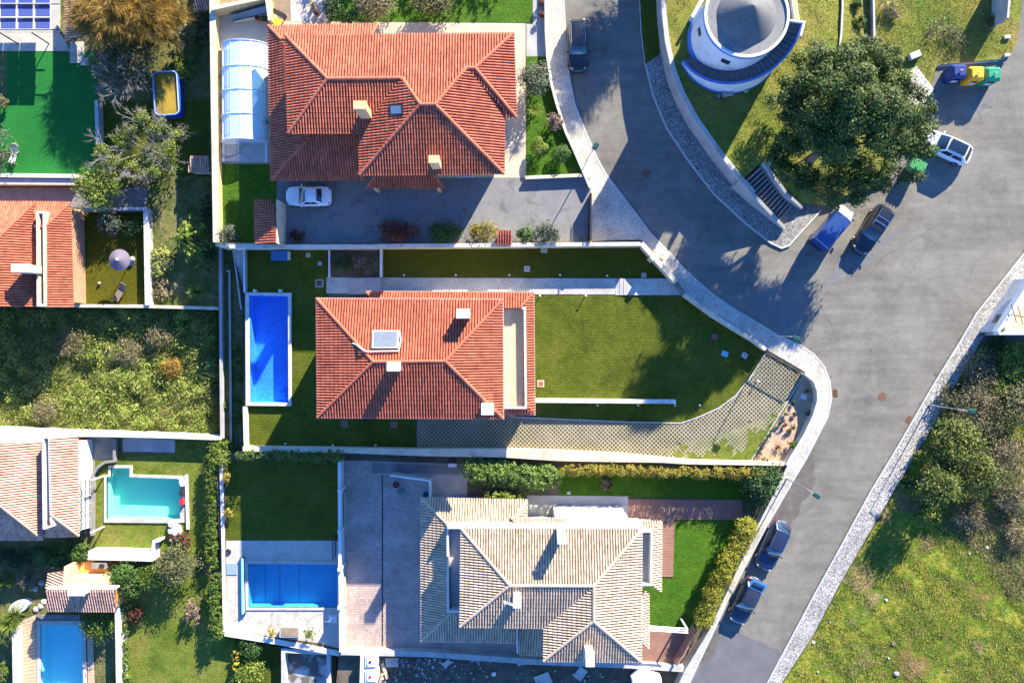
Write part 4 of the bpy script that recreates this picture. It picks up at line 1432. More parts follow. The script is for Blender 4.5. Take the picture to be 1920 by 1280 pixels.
wall("low cream wall along the beige patio and the round shrubs", [(985, 333), (1098, 328)], 0.22, ZU - 0.1, ZU + .5, CREAM, CREAM)
wall("thin wall between the yellow house's garden and the curving pavement", [(1023, -60), (1024, 60), (1027, 110), (1034, 157), (1043, 191), (1061, 247), (1078, 284), (1097, 328), (1107, 352)], 0.16, -0.2, ZU + .6, CREAM, WHITE)
wall("driveway gate wall along the cobbles", [(1108, 362), (1108, 450)], 0.14, 0.0, ZU + 1.2, METAL_D, METAL_D, 0.02, "gate", "driveway_gate")
wall("grey retaining wall along the overgrown field", [(413, 462), (414, 640), (416, 822)], 0.22, ZF - 0.2, -1.35, CONC, CONC)
wall("inner grey wall of the narrow strip beside the pool stairs", [(424, 508), (430, 508), (433, 830)], 0.12, ZL - 0.2, -1.7, CONC, CONC)
t = thing("garden_wall", "white wedge shaped wall below the overgrown field", "wall", P(150, 812, ZL))
MB().prism([p[:2] for p in PP([(-80, 799), (0, 803), (145, 809), (330, 815), (412, 820), (412, 825), (330, 822), (212, 819), (92, 818), (90, 819), (78, 829), (-80, 832)], -0.9)], ZF - 0.2, -0.9).build("wall", WHITE, t)
wall("white wall right of the walled lawn with the round canopy", [(273, 391), (276, 572)], 0.42, ZL - 0.1, -1.0, WGREY, WHITE, 0.02)
wall("cream wall along the foot of the walled lawn and garden", [(138, 573), (270, 574), (408, 578)], 0.22, ZF - 0.1, -1.2, CREAM, CREAM)
wall("terracotta wall between the red roof and the walled lawn", [(146, 393), (149, 572)], 0.72, ZL - 0.1, -1.6, mat("terracotta_render", [(0.36, 0.19, 0.11), (0.43, 0.24, 0.14)], scale=0.8, rough=0.85, fine=0.1), CREAM, 0.02)
wall("pale wall below the artificial lawn", [(-60, 328), (145, 330)], 0.3, ZL - 0.1, -0.9, WHITE, WHITE)
wall("brown railing wall above the dark lane", [(-60, 340), (140, 341)], 0.5, ZL - 0.1, -1.1, mat("brown_wall", [(0.30, 0.19, 0.12), (0.38, 0.25, 0.17)], scale=1.0, rough=0.85), KERB)
wall("grey wall above the walled lawn", [(155, 393), (275, 391)], 0.2, ZL - 0.1, -0.8, CONCD, CONC)
wall("bluish wall right of the artificial lawn", [(180, 188), (183, 270)], 0.25, ZL - 0.1, -1.0, WGREY, WGREY)
wall("white wall left of the shaded lower lawn and pool terrace", [(414, 862), (418, 1000), (421, 1188)], 0.24, ZL - 0.1, -0.8, WGREY, WHITE)
wall("white wall below the lower pool terrace", [(421, 1187), (530, 1205), (636, 1225)], 0.4, ZL - 0.1, -0.7, WHITE, WHITE)
wall("long grey boundary wall above the rubble yard", [(638, 1222), (800, 1226), (1000, 1240), (1180, 1247), (1282, 1254)], 0.5, ZB - 0.4, -0.2, WGREY, WGREY, 0.02)
wall("thin white wall between shaded lawn and paved yard", [(636, 864), (637, 1020), (639, 1222)], 0.2, ZB - 0.1, 0.5, WPAINT, WPAINT)
wall("white angled wall in the paved yard", [(731, 891), (805, 901), (806, 934)], 0.14, ZB - 0.1, 0.8, WPAINT, WPAINT, 0.02)
wall("white wall of the garden terrace above the orange hut", [(165, 1041), (225, 1042), (286, 1044)], 0.8, ZL - 0.1, -0.5, WPAINT, WPAINT, 0.02)
wall("long white garden wall right of the bottom left pool", [(219, 1120), (222, 1290)], 0.35, ZL - 0.1, -0.6, WHITE, WHITE)
wall("pale wall left of the bottom left pool deck", [(25, 1180), (27, 1300)], 0.2, ZL - 0.1, -0.8, WHITE, WHITE)
wall("pale wall round the concrete pit at the bottom", [(531, 1290), (531, 1219), (616, 1224), (616, 1290)], 0.3, ZL, -0.9, WGREY, WGREY)
wall("brown slatted street fence of the reddish terrace", [(1306, 1182), (1282, 1228), (1268, 1248)], 0.12, ZB, 0.7, DECKR, DECKR, 0.02, "fence", "terrace_fence")
wall("low wall between the pool garden and the paved yard, curved end", [(300, 1012), (288, 1015), (286, 1040)], 0.2, ZL, -0.9, WPAINT, WPAINT)
wall("narrow white edge wall right of the turquoise pool", [(349, 890), (352, 992)], 0.2, ZL, ZL + .3, WGREY, WPAINT)
wall("curved grey wall above the turquoise pool lawn", [(214, 822), (214, 864), (196, 866), (182, 876), (174, 890), (172, 1004)], 0.18, ZL, ZL + .5, CONCD, CONCD)

# pale pillars and planters on the thin white wall
for i, (y, lab) in enumerate(((920, "upper white pillar on the wall beside the shaded lawn"), (997, "middle white pillar between shaded lawn and pool terrace"), (1068, "white pillar right of the lower blue pool"), (1140, "white pillar at the foot of the lower pool"))):
    a = P(636, y, 0.9)
    o = MB().box((a[0], a[1], (ZB + 0.9) / 2), (0.32, 0.32, 0.9 - ZB)).build("pillar", WPAINT, bevel=0.02)
    tag(o, lab, "pillar", "pillars on the white yard wall")
for i, (y0, y1, lab) in enumerate(((924, 992, "long grey planter against the yard wall beside shaded lawn"), (1082, 1138, "long grey planter against the yard wall beside the pool"))):
    t = thing("planter", lab, "planter", P(642, (y0 + y1) / 2, ZB), 0, "planters on the yard wall")
    a, b = P(639, y1, -0.4), P(647, y0, -0.4)
    MB().box(((a[0] + b[0]) / 2, (a[1] + b[1]) / 2, ZB + 0.3), (b[0] - a[0], b[1] - a[1], 0.6)).build("trough", CONCL, t)
    MB().box(((a[0] + b[0]) / 2, (a[1] + b[1]) / 2, ZB + 0.6), ((b[0] - a[0]) * 0.7, (b[1] - a[1]) * 0.96, 0.03)).build("soil", SOIL, t)

# ---- hillside retaining wall and steps
hw = thing("retaining_wall", "tall curved retaining wall below the windmill mound", "wall", P(1293, 240, 0))
wallmesh(lift(hill_wall[:10], 2.7), 0.30, -0.3, 2.55).build("wall", CONC, hw)
wallmesh([(x - 0.4, y) for x, y in lift(hill_wall[:10], 2.72)], 0.42, 2.55, 2.72).build("coping", CONCL, hw)

st = thing("steps", "concrete steps climbing from the corner pavement to the windmill mound", "steps", P(1464, 412, 0.1))
ns = 13
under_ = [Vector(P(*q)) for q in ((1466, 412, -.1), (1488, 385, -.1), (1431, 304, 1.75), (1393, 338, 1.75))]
mk('stair_gap_shade', under_, [(0, 1, 2, 3)], mat('gap_shade', (0.03, 0.03, 0.03), rough=.95), st)  # near-black sheet paints the shade in the open gaps between treads
a0, a1 = Vector(P(1393, 338, 2.25)), Vector(P(1431, 304, 2.25))
b0, b1 = Vector(P(1466, 412, 0.2)), Vector(P(1488, 385, 0.2))
STEPM = mat("step_concrete", [(0.20, 0.19, 0.175), (0.30, 0.28, 0.26)], scale=1.4, rough=0.9, fine=0.2, fscale=10)
for i in range(ns):
    s, e = i / ns, (i + 1) / ns
    q = [b0.lerp(a0, s + .004), b1.lerp(a1, s + .004), b1.lerp(a1, e - .028), b0.lerp(a0, e - .028)]
    z = 0.12 + 2.2 * (i + 1) / ns
    MB().prism([(v.x, v.y) for v in q], z - .1, z, True).build("step", STEPM, st)
m = MB()
sw = [(1390, 336), (1420, 372), (1448, 402), (1472, 428)]
for i in range(3):
    p, q = sw[i], sw[i + 1]
    zt = [2.95, 2.1, 1.2, 0.55]
    A_, B2 = Vector(P(*p, zt[i])), Vector(P(*q, zt[i + 1]))
    d = (B2 - A_); d.z = 0; d.normalize()
    nn = Vector((-d.y, d.x, 0)) * 0.16
    dn = lambda v: Vector((v.x, v.y, -0.2))
    V = [A_ + nn, A_ - nn, B2 - nn, B2 + nn, dn(A_ + nn), dn(A_ - nn), dn(B2 - nn), dn(B2 + nn)]
    m.add(V, [(0, 1, 2, 3), (0, 4, 5, 1), (1, 5, 6, 2), (2, 6, 7, 3), (3, 7, 4, 0)])
m.build("side_wall", CONC, st)
m = MB()
sw = [(1432, 304), (1456, 336), (1476, 364), (1505, 389)]
for i in range(3):
    p, q = sw[i], sw[i + 1]
    zt = [2.9, 2.3, 1.6, 0.55]
    A_, B2 = Vector(P(*p, zt[i])), Vector(P(*q, zt[i + 1]))
    d = (B2 - A_); d.z = 0; d.normalize()
    nn = Vector((-d.y, d.x, 0)) * 0.14
    V = [A_ + nn, A_ - nn, B2 - nn, B2 + nn, dn(A_ + nn), dn(A_ - nn), dn(B2 - nn), dn(B2 + nn)]
    m.add(V, [(0, 1, 2, 3), (0, 4, 5, 1), (1, 5, 6, 2), (2, 6, 7, 3), (3, 7, 4, 0)])
m.build("side_wall", CONC, st)
wall("short grey wall crossing the mound beside the steps", [(1442, 310), (1458, 290)], 0.16, 1.6, 2.75, CONC, CONCL)
wall("left low kerb wall of the mound footpath", [(1582, -80), (1580, 20), (1578, 60), (1573, 104)], 0.16, 0.2, 1.5, CONC, CONCL, 0.02)
wall("right low kerb wall of the mound footpath", [(1636, -80), (1639, 20), (1640, 88)], 0.16, 0.1, 1.0, CONC, CONCL, 0.02)
wall("dark grey boundary wall at the top right of the mound", [(1893, -60), (1893, 0), (1890, 34)], 0.18, 0, 2.6, CONC, CONCL, 0.02)

# ================================================================== windmill
WMW = mat("windmill_whitewash", [(0.34, 0.335, 0.33), (0.50, 0.50, 0.50), (0.60, 0.60, 0.61)], scale=0.55, rough=0.85, fine=0.12, fscale=6, lo=0.3, hi=0.5)
WMB = mat("windmill_blue", [(0.05, 0.13, 0.38), (0.08, 0.19, 0.48)], scale=1.2, rough=0.75, fine=0.15, fscale=8)
CONE = mat("cone_cement", [(0.10, 0.10, 0.10), (0.14, 0.14, 0.137)], scale=1.0, rough=0.85, fine=0.12, fscale=8)
STAIRM = mat("dark_stair_slabs", [(0.09, 0.095, 0.10), (0.13, 0.135, 0.14)], scale=2, rough=0.85, fine=0.15, fscale=10)
wc = P(1352, 95.6, 0)
zb, zt = 2.2, 7.5
W = thing("windmill", "old whitewashed windmill tower with blue trim, grey cone roof and curved outer stair", "windmill", (wc[0], wc[1], zb))
c = (wc[0], wc[1], 0)
MB().lathe(c, [(3.62, zb - 0.4), (3.56, 4.5), (3.46, zt - 0.2)], 56).build("tower", WMW, W, True)
MB().lathe(c, [(3.78, zb - 0.4), (3.76, zb + 0.75), (3.70, zb + 0.85), (3.58, zb + 0.86)], 56).build("base_band", WMB, W)
MB().lathe(c, [(3.46, zt - 0.42), (3.54, zt - 0.42), (3.54, zt - 0.12), (3.46, zt - 0.12)], 56).build("trim_band", WMB, W)
MB().lathe(c, [(3.46, zt - 0.12), (3.56, zt - 0.12), (3.56, zt + 0.06), (3.34, zt + 0.06), (3.34, zt - 0.35)], 56).build("parapet", WPAINT, W)
MB().lathe(c, [(3.40, zt - 0.07), (0.0, zt - 0.07)], 56).build("roof_deck", mat("deck_cement", [(0.16, 0.16, 0.155), (0.21, 0.21, 0.20)], scale=1.0, rough=.9, fine=.15, fscale=8), W)
cc = (c[0] + 0.0, c[1] + 0.0, 0)
MB().lathe(cc, [(2.5, zt - 0.1), (2.48, zt - 0.02), (1.2, zt + 0.9), (0.10, zt + 1.7), (0.0, zt + 1.76)], 48).build("cone_roof", CONE, W)
for (ang, z, w_, h_) in ((248, 5.9, 0.75, 0.5), (190, 5.6, 0.6, 0.55)):
    t = math.radians(ang)
    r_ = 3.53
    f = MB().box((c[0] + r_ * math.cos(t), c[1] + r_ * math.sin(t), z), (0.14, w_, h_), t).build("window", METAL_D, W)
    MB().box((c[0] + (r_ + .05) * math.cos(t), c[1] + (r_ + .05) * math.sin(t), z), (0.08, w_ * 0.8, h_ * 0.7), t).build("pane", GLASS_D, f)
# curved stair: rises from the left round the front to the roof walk
A0, A1 = math.radians(206), math.radians(352)
NS = 30
R0, R1 = 3.5, 4.62
for i in range(NS):
    t0, t1 = A0 + (A1 - A0) * i / NS, A0 + (A1 - A0) * (i + 1) / NS
    z = zb + 0.55 + (zt - zb - 0.9) * (i + 1) / NS
    q = []
    for (r_, t) in ((R0, t0), (R1, t0), (R1, (t0 + t1) / 2), (R1, t1), (R0, t1), (R0, (t0 + t1) / 2)):
        q.append((c[0] + r_ * math.cos(t), c[1] + r_ * math.sin(t)))
    MB().prism(q, z - 0.2, z).build("step", STAIRM, W)


def arcwall(r0, r1, lo, hi, name, matl, n=60):
    """curved wall under the stair edge; lo/hi give z at fraction f"""
    V, F = [], []
    for i in range(n + 1):
        f = i / n
        t = A0 + (A1 - A0) * f
        for (r_, z) in ((r0, lo(f)), (r1, lo(f)), (r1, hi(f)), (r0, hi(f))):
            V.append((c[0] + r_ * math.cos(t), c[1] + r_ * math.sin(t), z))
    for i in range(n):
        a, b = 4 * i, 4 * i + 4
        for j in range(4): F.append((a + j, a + (j + 1) % 4, b + (j + 1) % 4, b + j))
    F += [(0, 3, 2, 1), (4 * n, 4 * n + 1, 4 * n + 2, 4 * n + 3)]
    return MB().add(V, F).build(name, matl, W)


zs = lambda f: zb + 0.55 + (zt - zb - 0.9) * f
arcwall(4.62, 4.78, lambda f: zb - 0.4, lambda f: zs(f) + 0.05, "stair_wall", WMW)
arcwall(4.61, 4.80, lambda f: zs(f) + 0.05, lambda f: zs(f) + 0.22, "stair_kerb", WMB)
arcwall(4.79, 4.86, lambda f: zb - 0.4, lambda f: zb + 0.32, "stair_base_band", WMB)
t = A1
MB().box((c[0] + 4.1 * math.cos(t), c[1] + 4.1 * math.sin(t) + 0.1, zt - 0.6), (1.5, 0.16, 1.1), t).build("landing_wall", WPAINT, W)
MB().box((c[0] + 4.72 * math.cos(t - .12), c[1] + 4.72 * math.sin(t - .12), zt - 0.2), (0.16, 1.3, 0.9), t - .12).build("landing_wall", WPAINT, W)
# striped low walls that reach the tower
t = thing("low_wall", "yellow and white low wall running up to the windmill", "wall", P(1488, 10, zb))
wallmesh([(1478, -80), (1495, 38)], 0.42, 1.9, 2.9).build("wall", WPAINT, t)
wallmesh([(1478, -80), (1495, 38)], 0.2, 2.9, 2.93).build("stripe", mat("yellow_paint", (0.70, 0.42, 0.06), rough=0.6), t)
t = thing("low_wall", "white sloping wall left of the windmill", "wall", P(1310, 20, zb))
wallmesh([(1345, -50), (1298, 32)], 0.3, 1.9, 3.3).build("wall", WPAINT, t)
wallmesh([(1345, -50), (1298, 32)], 0.34, 1.9, 2.5).build("base_band", WMB, t)
# stone blocks below the windmill
for (x, y, s, lab, mm) in ((1363, 176, 0.7, "grey cut stone block in the windmill's shadow", CONC), (1347, 180, 0.5, "mossy stone beside the cut block in the windmill's shadow", CONCD), (1398, 169, 0.55, "pale boulder at the foot of the windmill stair", CONCL), (1712, 106, 0.8, "white concrete block above the sandy patch", CONCL), (1886, 71, 0.45, "small white block in the grass near the kerb", CONCL), (1886, 105, 0.4, "small white marker stone behind the kerb corner", CONCL)):
    a = P(x, y, 0)
    g = hill_h(a[0], a[1])
    a = P(x, y, g)
    m = MB()
    rr = random.Random(int(x))
    if x > 1700 or x == 1363:
        o = MB().box((a[0], a[1], g + s * .25), (s * 1.3, s * .75, s * .6), rr.uniform(0.1, .5)).build("stone_block", WGREY if x > 1700 else mm, None, bevel=.03)
        tag(o, lab, "stone")
        continue
    p0 = [(a[0] + math.cos(t) * s * rr.uniform(.45, .6), a[1] + math.sin(t) * s * rr.uniform(.35, .5)) for t in [k * math.pi / 4 + .4 for k in range(8)]]
    p1 = [(a[0] + (q[0] - a[0]) * .8, a[1] + (q[1] - a[1]) * .8) for q in p0]
    o = m.frustum(p0, g - 0.1, p1, g + s * 0.55).build("stone_block", mm)
    tag(o, lab, "stone")
sp_ = [P(x, y)[:2] for x, y in ((1704, 135), (1716, 125), (1748, 168), (1740, 190), (1722, 203), (1700, 196))]
terrain("sand_patch", sp_, lambda x, y: hill_h(x, y) + 0.012, 0.5, mat("pale_sand", [(0.50, 0.45, 0.38), (0.60, 0.55, 0.48)], scale=1.5, rough=0.95, fine=0.1, fscale=12))

# ================================================================== swimming pools
def pool(label, outer, inner, z, tile, tint, coping, depth=1.4, wl=0.12, name="swimming_pool", gloss=0.06):
    a = P(outer[0][0], outer[0][1], z)
    t = thing(name, label, "pool", (a[0], a[1], z - depth))
    O_ = [p[:2] for p in PP(outer, z)]
    I_ = [p[:2] for p in PP(inner, z)]
    n = len(I_)
    # basin
    V = [(x, y, z) for x, y in I_] + [(x, y, z - depth) for x, y in I_]
    F = [(i, (i + 1) % n, n + (i + 1) % n, n + i) for i in range(n)] + [tuple(range(n, 2 * n))]
    mk("basin", V, F, tile, t)
    mk("water", [(x, y, z - wl) for x, y in I_], [tuple(range(n))], watermat("water_" + label[:12], tint, gloss), t)
    if coping is not None and len(outer) == n:
        V = [(x, y, z + 0.03) for x, y in O_] + [(x, y, z + 0.03) for x, y in I_] + [(x, y, z - 0.2) for x, y in O_] + [(x, y, z - 0.2) for x, y in I_]
        F = []
        for i in range(n):
            j = (i + 1) % n
            F += [(i, j, n + j, n + i), (i, 2 * n + i, 2 * n + j, j), (n + i, n + j, 3 * n + j, 3 * n + i)]
        mk("coping", V, F, coping, t)
    return t


def cut(slab_name):
    pass


CAUSTIC = cobblemat("blue_caustic_tile", [(0.10, 0.36, 0.78), (0.16, 0.45, 0.86), (0.25, 0.55, 0.92)], (0.30, 0.58, 0.9), 5.5, 0.0, wid=0.10)  # bright net imitates water caustics, painted into the blue tile colour
MOSD = mat("blue_liner", [(0.05, 0.34, 0.56), (0.08, 0.42, 0.62)], scale=0.8, rough=0.6, fine=0.08, fscale=6)
MOST = mat("turquoise_liner", [(0.25, 0.68, 0.54), (0.30, 0.74, 0.60)], scale=0.5, rough=0.6, fine=0.04, fscale=6)
MOSL = mat("light_blue_liner", [(0.34, 0.74, 0.76), (0.40, 0.79, 0.80)], scale=0.6, rough=0.6, fine=0.06, fscale=6)
p_ = pool("deep blue mosaic pool with white coping left of the red roofed house", [(460, 548), (546, 549), (546, 761), (461, 760)], [(467, 554), (540, 555), (541, 755), (469, 754)], ZM + 0.36, CAUSTIC, (0.36, 0.62, 0.98), WHITE, 1.5, 0.1)
MB().prism([q[:2] for q in PP([(460, 548), (546, 549), (546, 761), (461, 760)], ZM + 0.3)], ZL, ZM - 1.25).build("foundation", WGREY, p_)
for k, (x0, x1) in enumerate(((524, 532), (531, 540))):
    a, b = P(x0, 754, ZM), P(541, 738 - 0, ZM)
    MB().prism([q[:2] for q in PP(rect(520 + k * 9, 738 + k * 5, 540, 753), ZM)], ZM - 1.2, ZM - 0.7 + k * 0.35).build("pool_step", CAUSTIC, p_)
p_ = pool("rectangular blue pool on the pale deck at the bottom", [(459, 1051), (635, 1052), (635, 1143), (461, 1143)], [(465, 1056), (632, 1058), (632, 1138), (466, 1138)], ZB + 0.08, MOSD, (0.68, 0.88, 0.96), CONCL, 1.2, 0.14)
for x in (497, 524, 560):
    a, b = P(x, 1056, ZB - 1.1), P(x + 1, 1136, ZB - 1.1)
    MB().box(((a[0] + b[0]) / 2, (a[1] + b[1]) / 2, ZB - 1.10), (0.05, abs(a[1] - b[1]), 0.03)).build("liner_seam", mat("seam_blue", (0.03, 0.20, 0.40)), p_)
p_ = pool("turquoise pool with square alcove below the overgrown field", [(195, 891), (203, 889), (203, 872), (248, 872), (248, 889), (340, 892), (346, 895), (346, 979), (318, 980), (195, 979)],
          [(200, 894), (208, 893), (208, 877), (243, 877), (243, 894), (332, 897), (336, 899), (338, 972), (316, 974), (200, 973)], ZL + 0.12, MOST, (0.75, 0.97, 0.95), CONCL, 1.3, 0.12)
p_ = pool("light blue pool with wooden deck at the bottom left corner", [(68, 1163), (160, 1163), (163, 1330), (70, 1330)], [(75, 1171), (154, 1171), (157, 1330), (78, 1330)], ZL + 0.12, MOSL, (0.72, 0.94, 0.97), CONCL, 1.3, 0.12)

# holes: the plot slabs are solid, so lower them under each pool with a boolean-free trench is not possible; pools sit in cut-outs
def punch(o, px_poly, z, depth):
    """cut a pool-shaped hole out of a ground slab"""
    cut_ = MB().prism([q[:2] for q in PP(px_poly, z)], z - depth - 0.05, z + 1.0, True)
    me = bpy.data.meshes.new("cutter")
    me.from_pydata(cut_.V, [], cut_.F)
    co = bpy.data.objects.new("cutter", me)
    COL.objects.link(co)
    bm = bmesh.new(); bm.from_mesh(o.data)
    if len([f for f in bm.faces if f.normal.z < -0.5]) == 0:
        # close the slab so that the cut is clean
        bmesh.ops.holes_fill(bm, edges=[e for e in bm.edges if e.is_boundary])
        bmesh.ops.recalc_face_normals(bm, faces=bm.faces)
    bm.to_mesh(o.data); bm.free()
    bm = bmesh.new(); bm.from_mesh(me); bmesh.ops.recalc_face_normals(bm, faces=bm.faces); bm.to_mesh(me); bm.free()
    md = o.modifiers.new("cut", 'BOOLEAN')
    md.operation = 'DIFFERENCE'
    md.object = co
    md.solver = 'EXACT'
    bpy.context.view_layer.update()
    dg = bpy.context.evaluated_depsgraph_get()
    new = bpy.data.meshes.new_from_object(o.evaluated_get(dg))
    o.modifiers.clear()
    o.data = new
    bpy.data.objects.remove(co)


def hits(o, x, y):
    me = o.data
    for p in me.polygons:
        if p.normal.z > 0.9:
            poly = [me.vertices[i].co for i in p.vertices]
            if inpoly([(v.x, v.y) for v in poly], np.array([x]), np.array([y]))[0]: return True
    return False


for px_poly, z, d in (([(466, 553), (541, 554), (542, 756), (468, 755)], ZM, 1.5), ([(464, 1055), (633, 1057), (633, 1139), (465, 1139)], ZB, 1.25),
                      ([(199, 893), (207, 892), (207, 876), (244, 876), (244, 893), (333, 896), (337, 898), (339, 973), (316, 975), (199, 974)], ZL, 1.25),
                      ([(74, 1170), (155, 1170), (158, 1331), (77, 1331)], ZL, 1.25)):
    cx, cy = P(sum(p[0] for p in px_poly) / len(px_poly), sum(p[1] for p in px_poly) / len(px_poly), z)[:2]
    for o in list(bpy.data.objects):
        if o.type == 'MESH' and o.get("kind") == "structure" and o.name.split('.')[0] in ("plot_ground", "lawn", "pool_deck", "patio"):
            if abs(max(v.co.z for v in o.data.vertices) - z) < 0.2 and hits(o, cx, cy):
                punch(o, px_poly, z, d)

# ---- arched glazed pool cover
pc = thing("pool_enclosure", "arched clear pool enclosure with white ribs on the beige patio", "pool cover", P(460, 172, ZU))
PANE = panemat("polycarbonate", (0.56, 0.66, 0.78), 0.62, 0.12)
x0, x1 = P(414, 170, 1.6)[0], P(503, 170, 1.6)[0]
ys = [P(460, v, 1.9)[1] for v in (81, 128, 172, 217, 264)]
xc, hw_ = (x0 + x1) / 2, (x1 - x0) / 2
arc = lambda f, dz=0.0: (xc + (hw_ + dz) * math.cos(math.pi * (1 - f)), ZU + 0.15 + (1.55 + dz) * max(0.0, math.sin(math.pi * f)) ** 0.9)
fx = [0.0, 0.2, 0.36, 0.5, 0.64, 0.8, 1.0]
for j in range(4):
    for i in range(6):
        V, F = [], []
        for k in range(5):
            f = fx[i] + (fx[i + 1] - fx[i]) * (k / 4)
            X, Z = arc(f)
            V += [(X, ys[j] - 0.03, Z), (X, ys[j + 1] + 0.03, Z)]
        for k in range(4): F.append((2 * k, 2 * k + 1, 2 * k + 3, 2 * k + 2))
        mk("pane", V, F, PANE, pc, True)
for y in ys:
    m = MB()
    for k in range(18):
        a, b = arc(k / 18, 0.03), arc((k + 1) / 18, 0.03)
        m.tube((a[0], y, a[1]), (b[0], y, b[1]), 0.05, 0.05, 5, False)
    m.build("rib", WPAINT, pc)
for f in fx[1:-1]:
    X, Z = arc(f, 0.02)
    m = MB().tube((X, ys[0], Z), (X, ys[-1], Z), 0.028, 0.028, 5)
    m.build("bar", WPAINT, pc)
for X in (x0, x1):
    MB().box((X, (ys[0] + ys[-1]) / 2, ZU + 0.1), (0.14, ys[0] - ys[-1], 0.2)).build("rail", WPAINT, pc)
for y in (ys[0], ys[-1]):
    V = [(xc, y, ZU + 0.1)] + [(arc(k / 16)[0], y, arc(k / 16)[1]) for k in range(17)]
    mk("end_panel", V, [(0, k, k + 1) for k in range(1, 17)], PANE, pc)
a = P(460, 285, ZU)
o = MB().box((a[0], a[1], ZU + 0.06), (3.9, 1.75, 0.08)).build("pool_water_lid", CONCL)
tag(o, "stained beige pool cover slab below the arched enclosure", "pool slab")
for x in (420, 500):
    a = P(x, 284, ZU)
    o = MB().box((a[0], a[1], ZU + 0.08), (0.22, 1.95, 0.14)).build("guide_rail", WPAINT)
    tag(o, ("left" if x < 460 else "right") + " white guide rail of the arched pool cover", "rail", "rails of the pool cover")
a = P(462, 172, ZU)
o = MB().box((a[0], a[1], ZU + 0.04), (3.6, 8.6, 0.03)).build("covered_pool", MOSL)
tag(o, "blue pool surface under the arched enclosure", "pool")

# ---- above-ground pool with murky water
a = P(311, 176, ZL)
t = thing("frame_pool", "blue above ground pool with murky yellow water under the golden tree", "pool", (a[0], a[1], ZL), 0.0)
def rrect(cx, cy, sx, sy, r, n=5):
    out = []
    for (qx, qy, a0) in ((1, 1, 0), (-1, 1, 90), (-1, -1, 180), (1, -1, 270)):
        for i in range(n):
            tt_ = math.radians(a0 + 90 * i / (n - 1))
            out.append((cx + qx * (sx / 2 - r) + r * math.cos(tt_), cy + qy * (sy / 2 - r) + r * math.sin(tt_)))
    return out
def rot2(pts, cx, cy, an):
    return [(cx + (x - cx) * math.cos(an) - (y - cy) * math.sin(an), cy + (x - cx) * math.sin(an) + (y - cy) * math.cos(an)) for x, y in pts]
zc = ZL + 1.0
a = P(311, 175, zc)
o_ = rot2(rrect(a[0], a[1], 2.45, 4.3, 0.5), a[0], a[1], 0.06)
i_ = rot2(rrect(a[0], a[1], 2.1, 3.95, 0.4), a[0], a[1], 0.06)
n = len(o_)
BLUEP = mat("blue_vinyl", [(0.02, 0.08, 0.42), (0.03, 0.11, 0.5)], scale=3, rough=0.4)
V = [(x, y, ZL) for x, y in o_] + [(x, y, zc) for x, y in o_] + [(x, y, zc) for x, y in i_] + [(x, y, ZL + 0.1) for x, y in i_]
F = []
for i in range(n):
    j = (i + 1) % n
    F += [(i, j, n + j, n + i), (n + i, n + j, 2 * n + j, 2 * n + i), (2 * n + i, 2 * n + j, 3 * n + j, 3 * n + i)]
F.append(tuple(range(3 * n, 4 * n)))
mk("wall", V, F, BLUEP, t)
mk("water", [(x, y, zc - 0.12) for x, y in i_], [tuple(range(n))], mat("murky_water", [(0.10, 0.08, 0.012), (0.30, 0.20, 0.02), (0.36, 0.25, 0.03)], scale=0.6, rough=0.15, spec=0.5), t)
m = MB()
for i in range(n):
    x, y = (o_[i][0] + i_[i][0]) / 2, (o_[i][1] + i_[i][1]) / 2
    x2, y2 = (o_[(i + 1) % n][0] + i_[(i + 1) % n][0]) / 2, (o_[(i + 1) % n][1] + i_[(i + 1) % n][1]) / 2
    m.tube((x, y, zc + 0.02), (x2, y2, zc + 0.02), 0.06, 0.06, 5, False)
m.build("rim_tube", mat("pale_blue_tube", (0.35, 0.45, 0.65), rough=0.4), t)

# ---- steps around the red house
def stair(label, q, n, za, zb_, matl, name="steps"):
    """q: 4 pixels low-left, low-right, high-right, high-left"""
    a0, a1, b1, b0 = [Vector(P(*p, max(za, zb_))) for p in q]
    t = thing(name, label, "steps", (a0.x, a0.y, min(za, zb_)))
    for i in range(n):
        s, e = i / n, (i + 1) / n
        pts = [a0.lerp(b0, s), a1.lerp(b1, s), a1.lerp(b1, e), a0.lerp(b0, e)]
        z = za + (zb_ - za) * (i + 1) / n
        MB().prism([(v.x, v.y) for v in pts], min(za, zb_) - 0.4, z).build("step", matl, t)
    return t


stair("grey stone steps at the left end of the garden path", [(650, 521), (650, 551), (714, 551), (714, 520)], 8, ZM - 0.7 + 0.75, ZM + 0.5, CONC)
stair("three bluish stone steps on the path by the street gate", [(1154, 522), (1154, 553), (1177, 553), (1177, 522)], 3, ZM + 0.03, ZM + 0.13, CONC)
stair("narrow outdoor steps descending beside the blue pool", [(449, 578), (455, 578), (455, 464), (437, 464)], 13, ZL + 0.1, ZM + 0.2, WGREY)
wall("tapering white parapet left of the narrow pool steps", [(437, 466), (452, 580)], 0.12, ZL, -0.2, WGREY, WGREY, 0.02)
wall("white parapet right of the narrow pool steps", [(457, 464), (458, 548)], 0.14, ZL, 0.9, WGREY, WPAINT, 0.02)
wall("white edge wall left of the small planting bed", [(617, 468), (617, 520)], 0.12, ZM, ZM + 0.6, WGREY, WPAINT, 0.02)
wall("white edge wall right of the small planting bed", [(714, 463), (714, 519)], 0.16, ZM, ZM + 0.8, WHITE, WPAINT, 0.02)
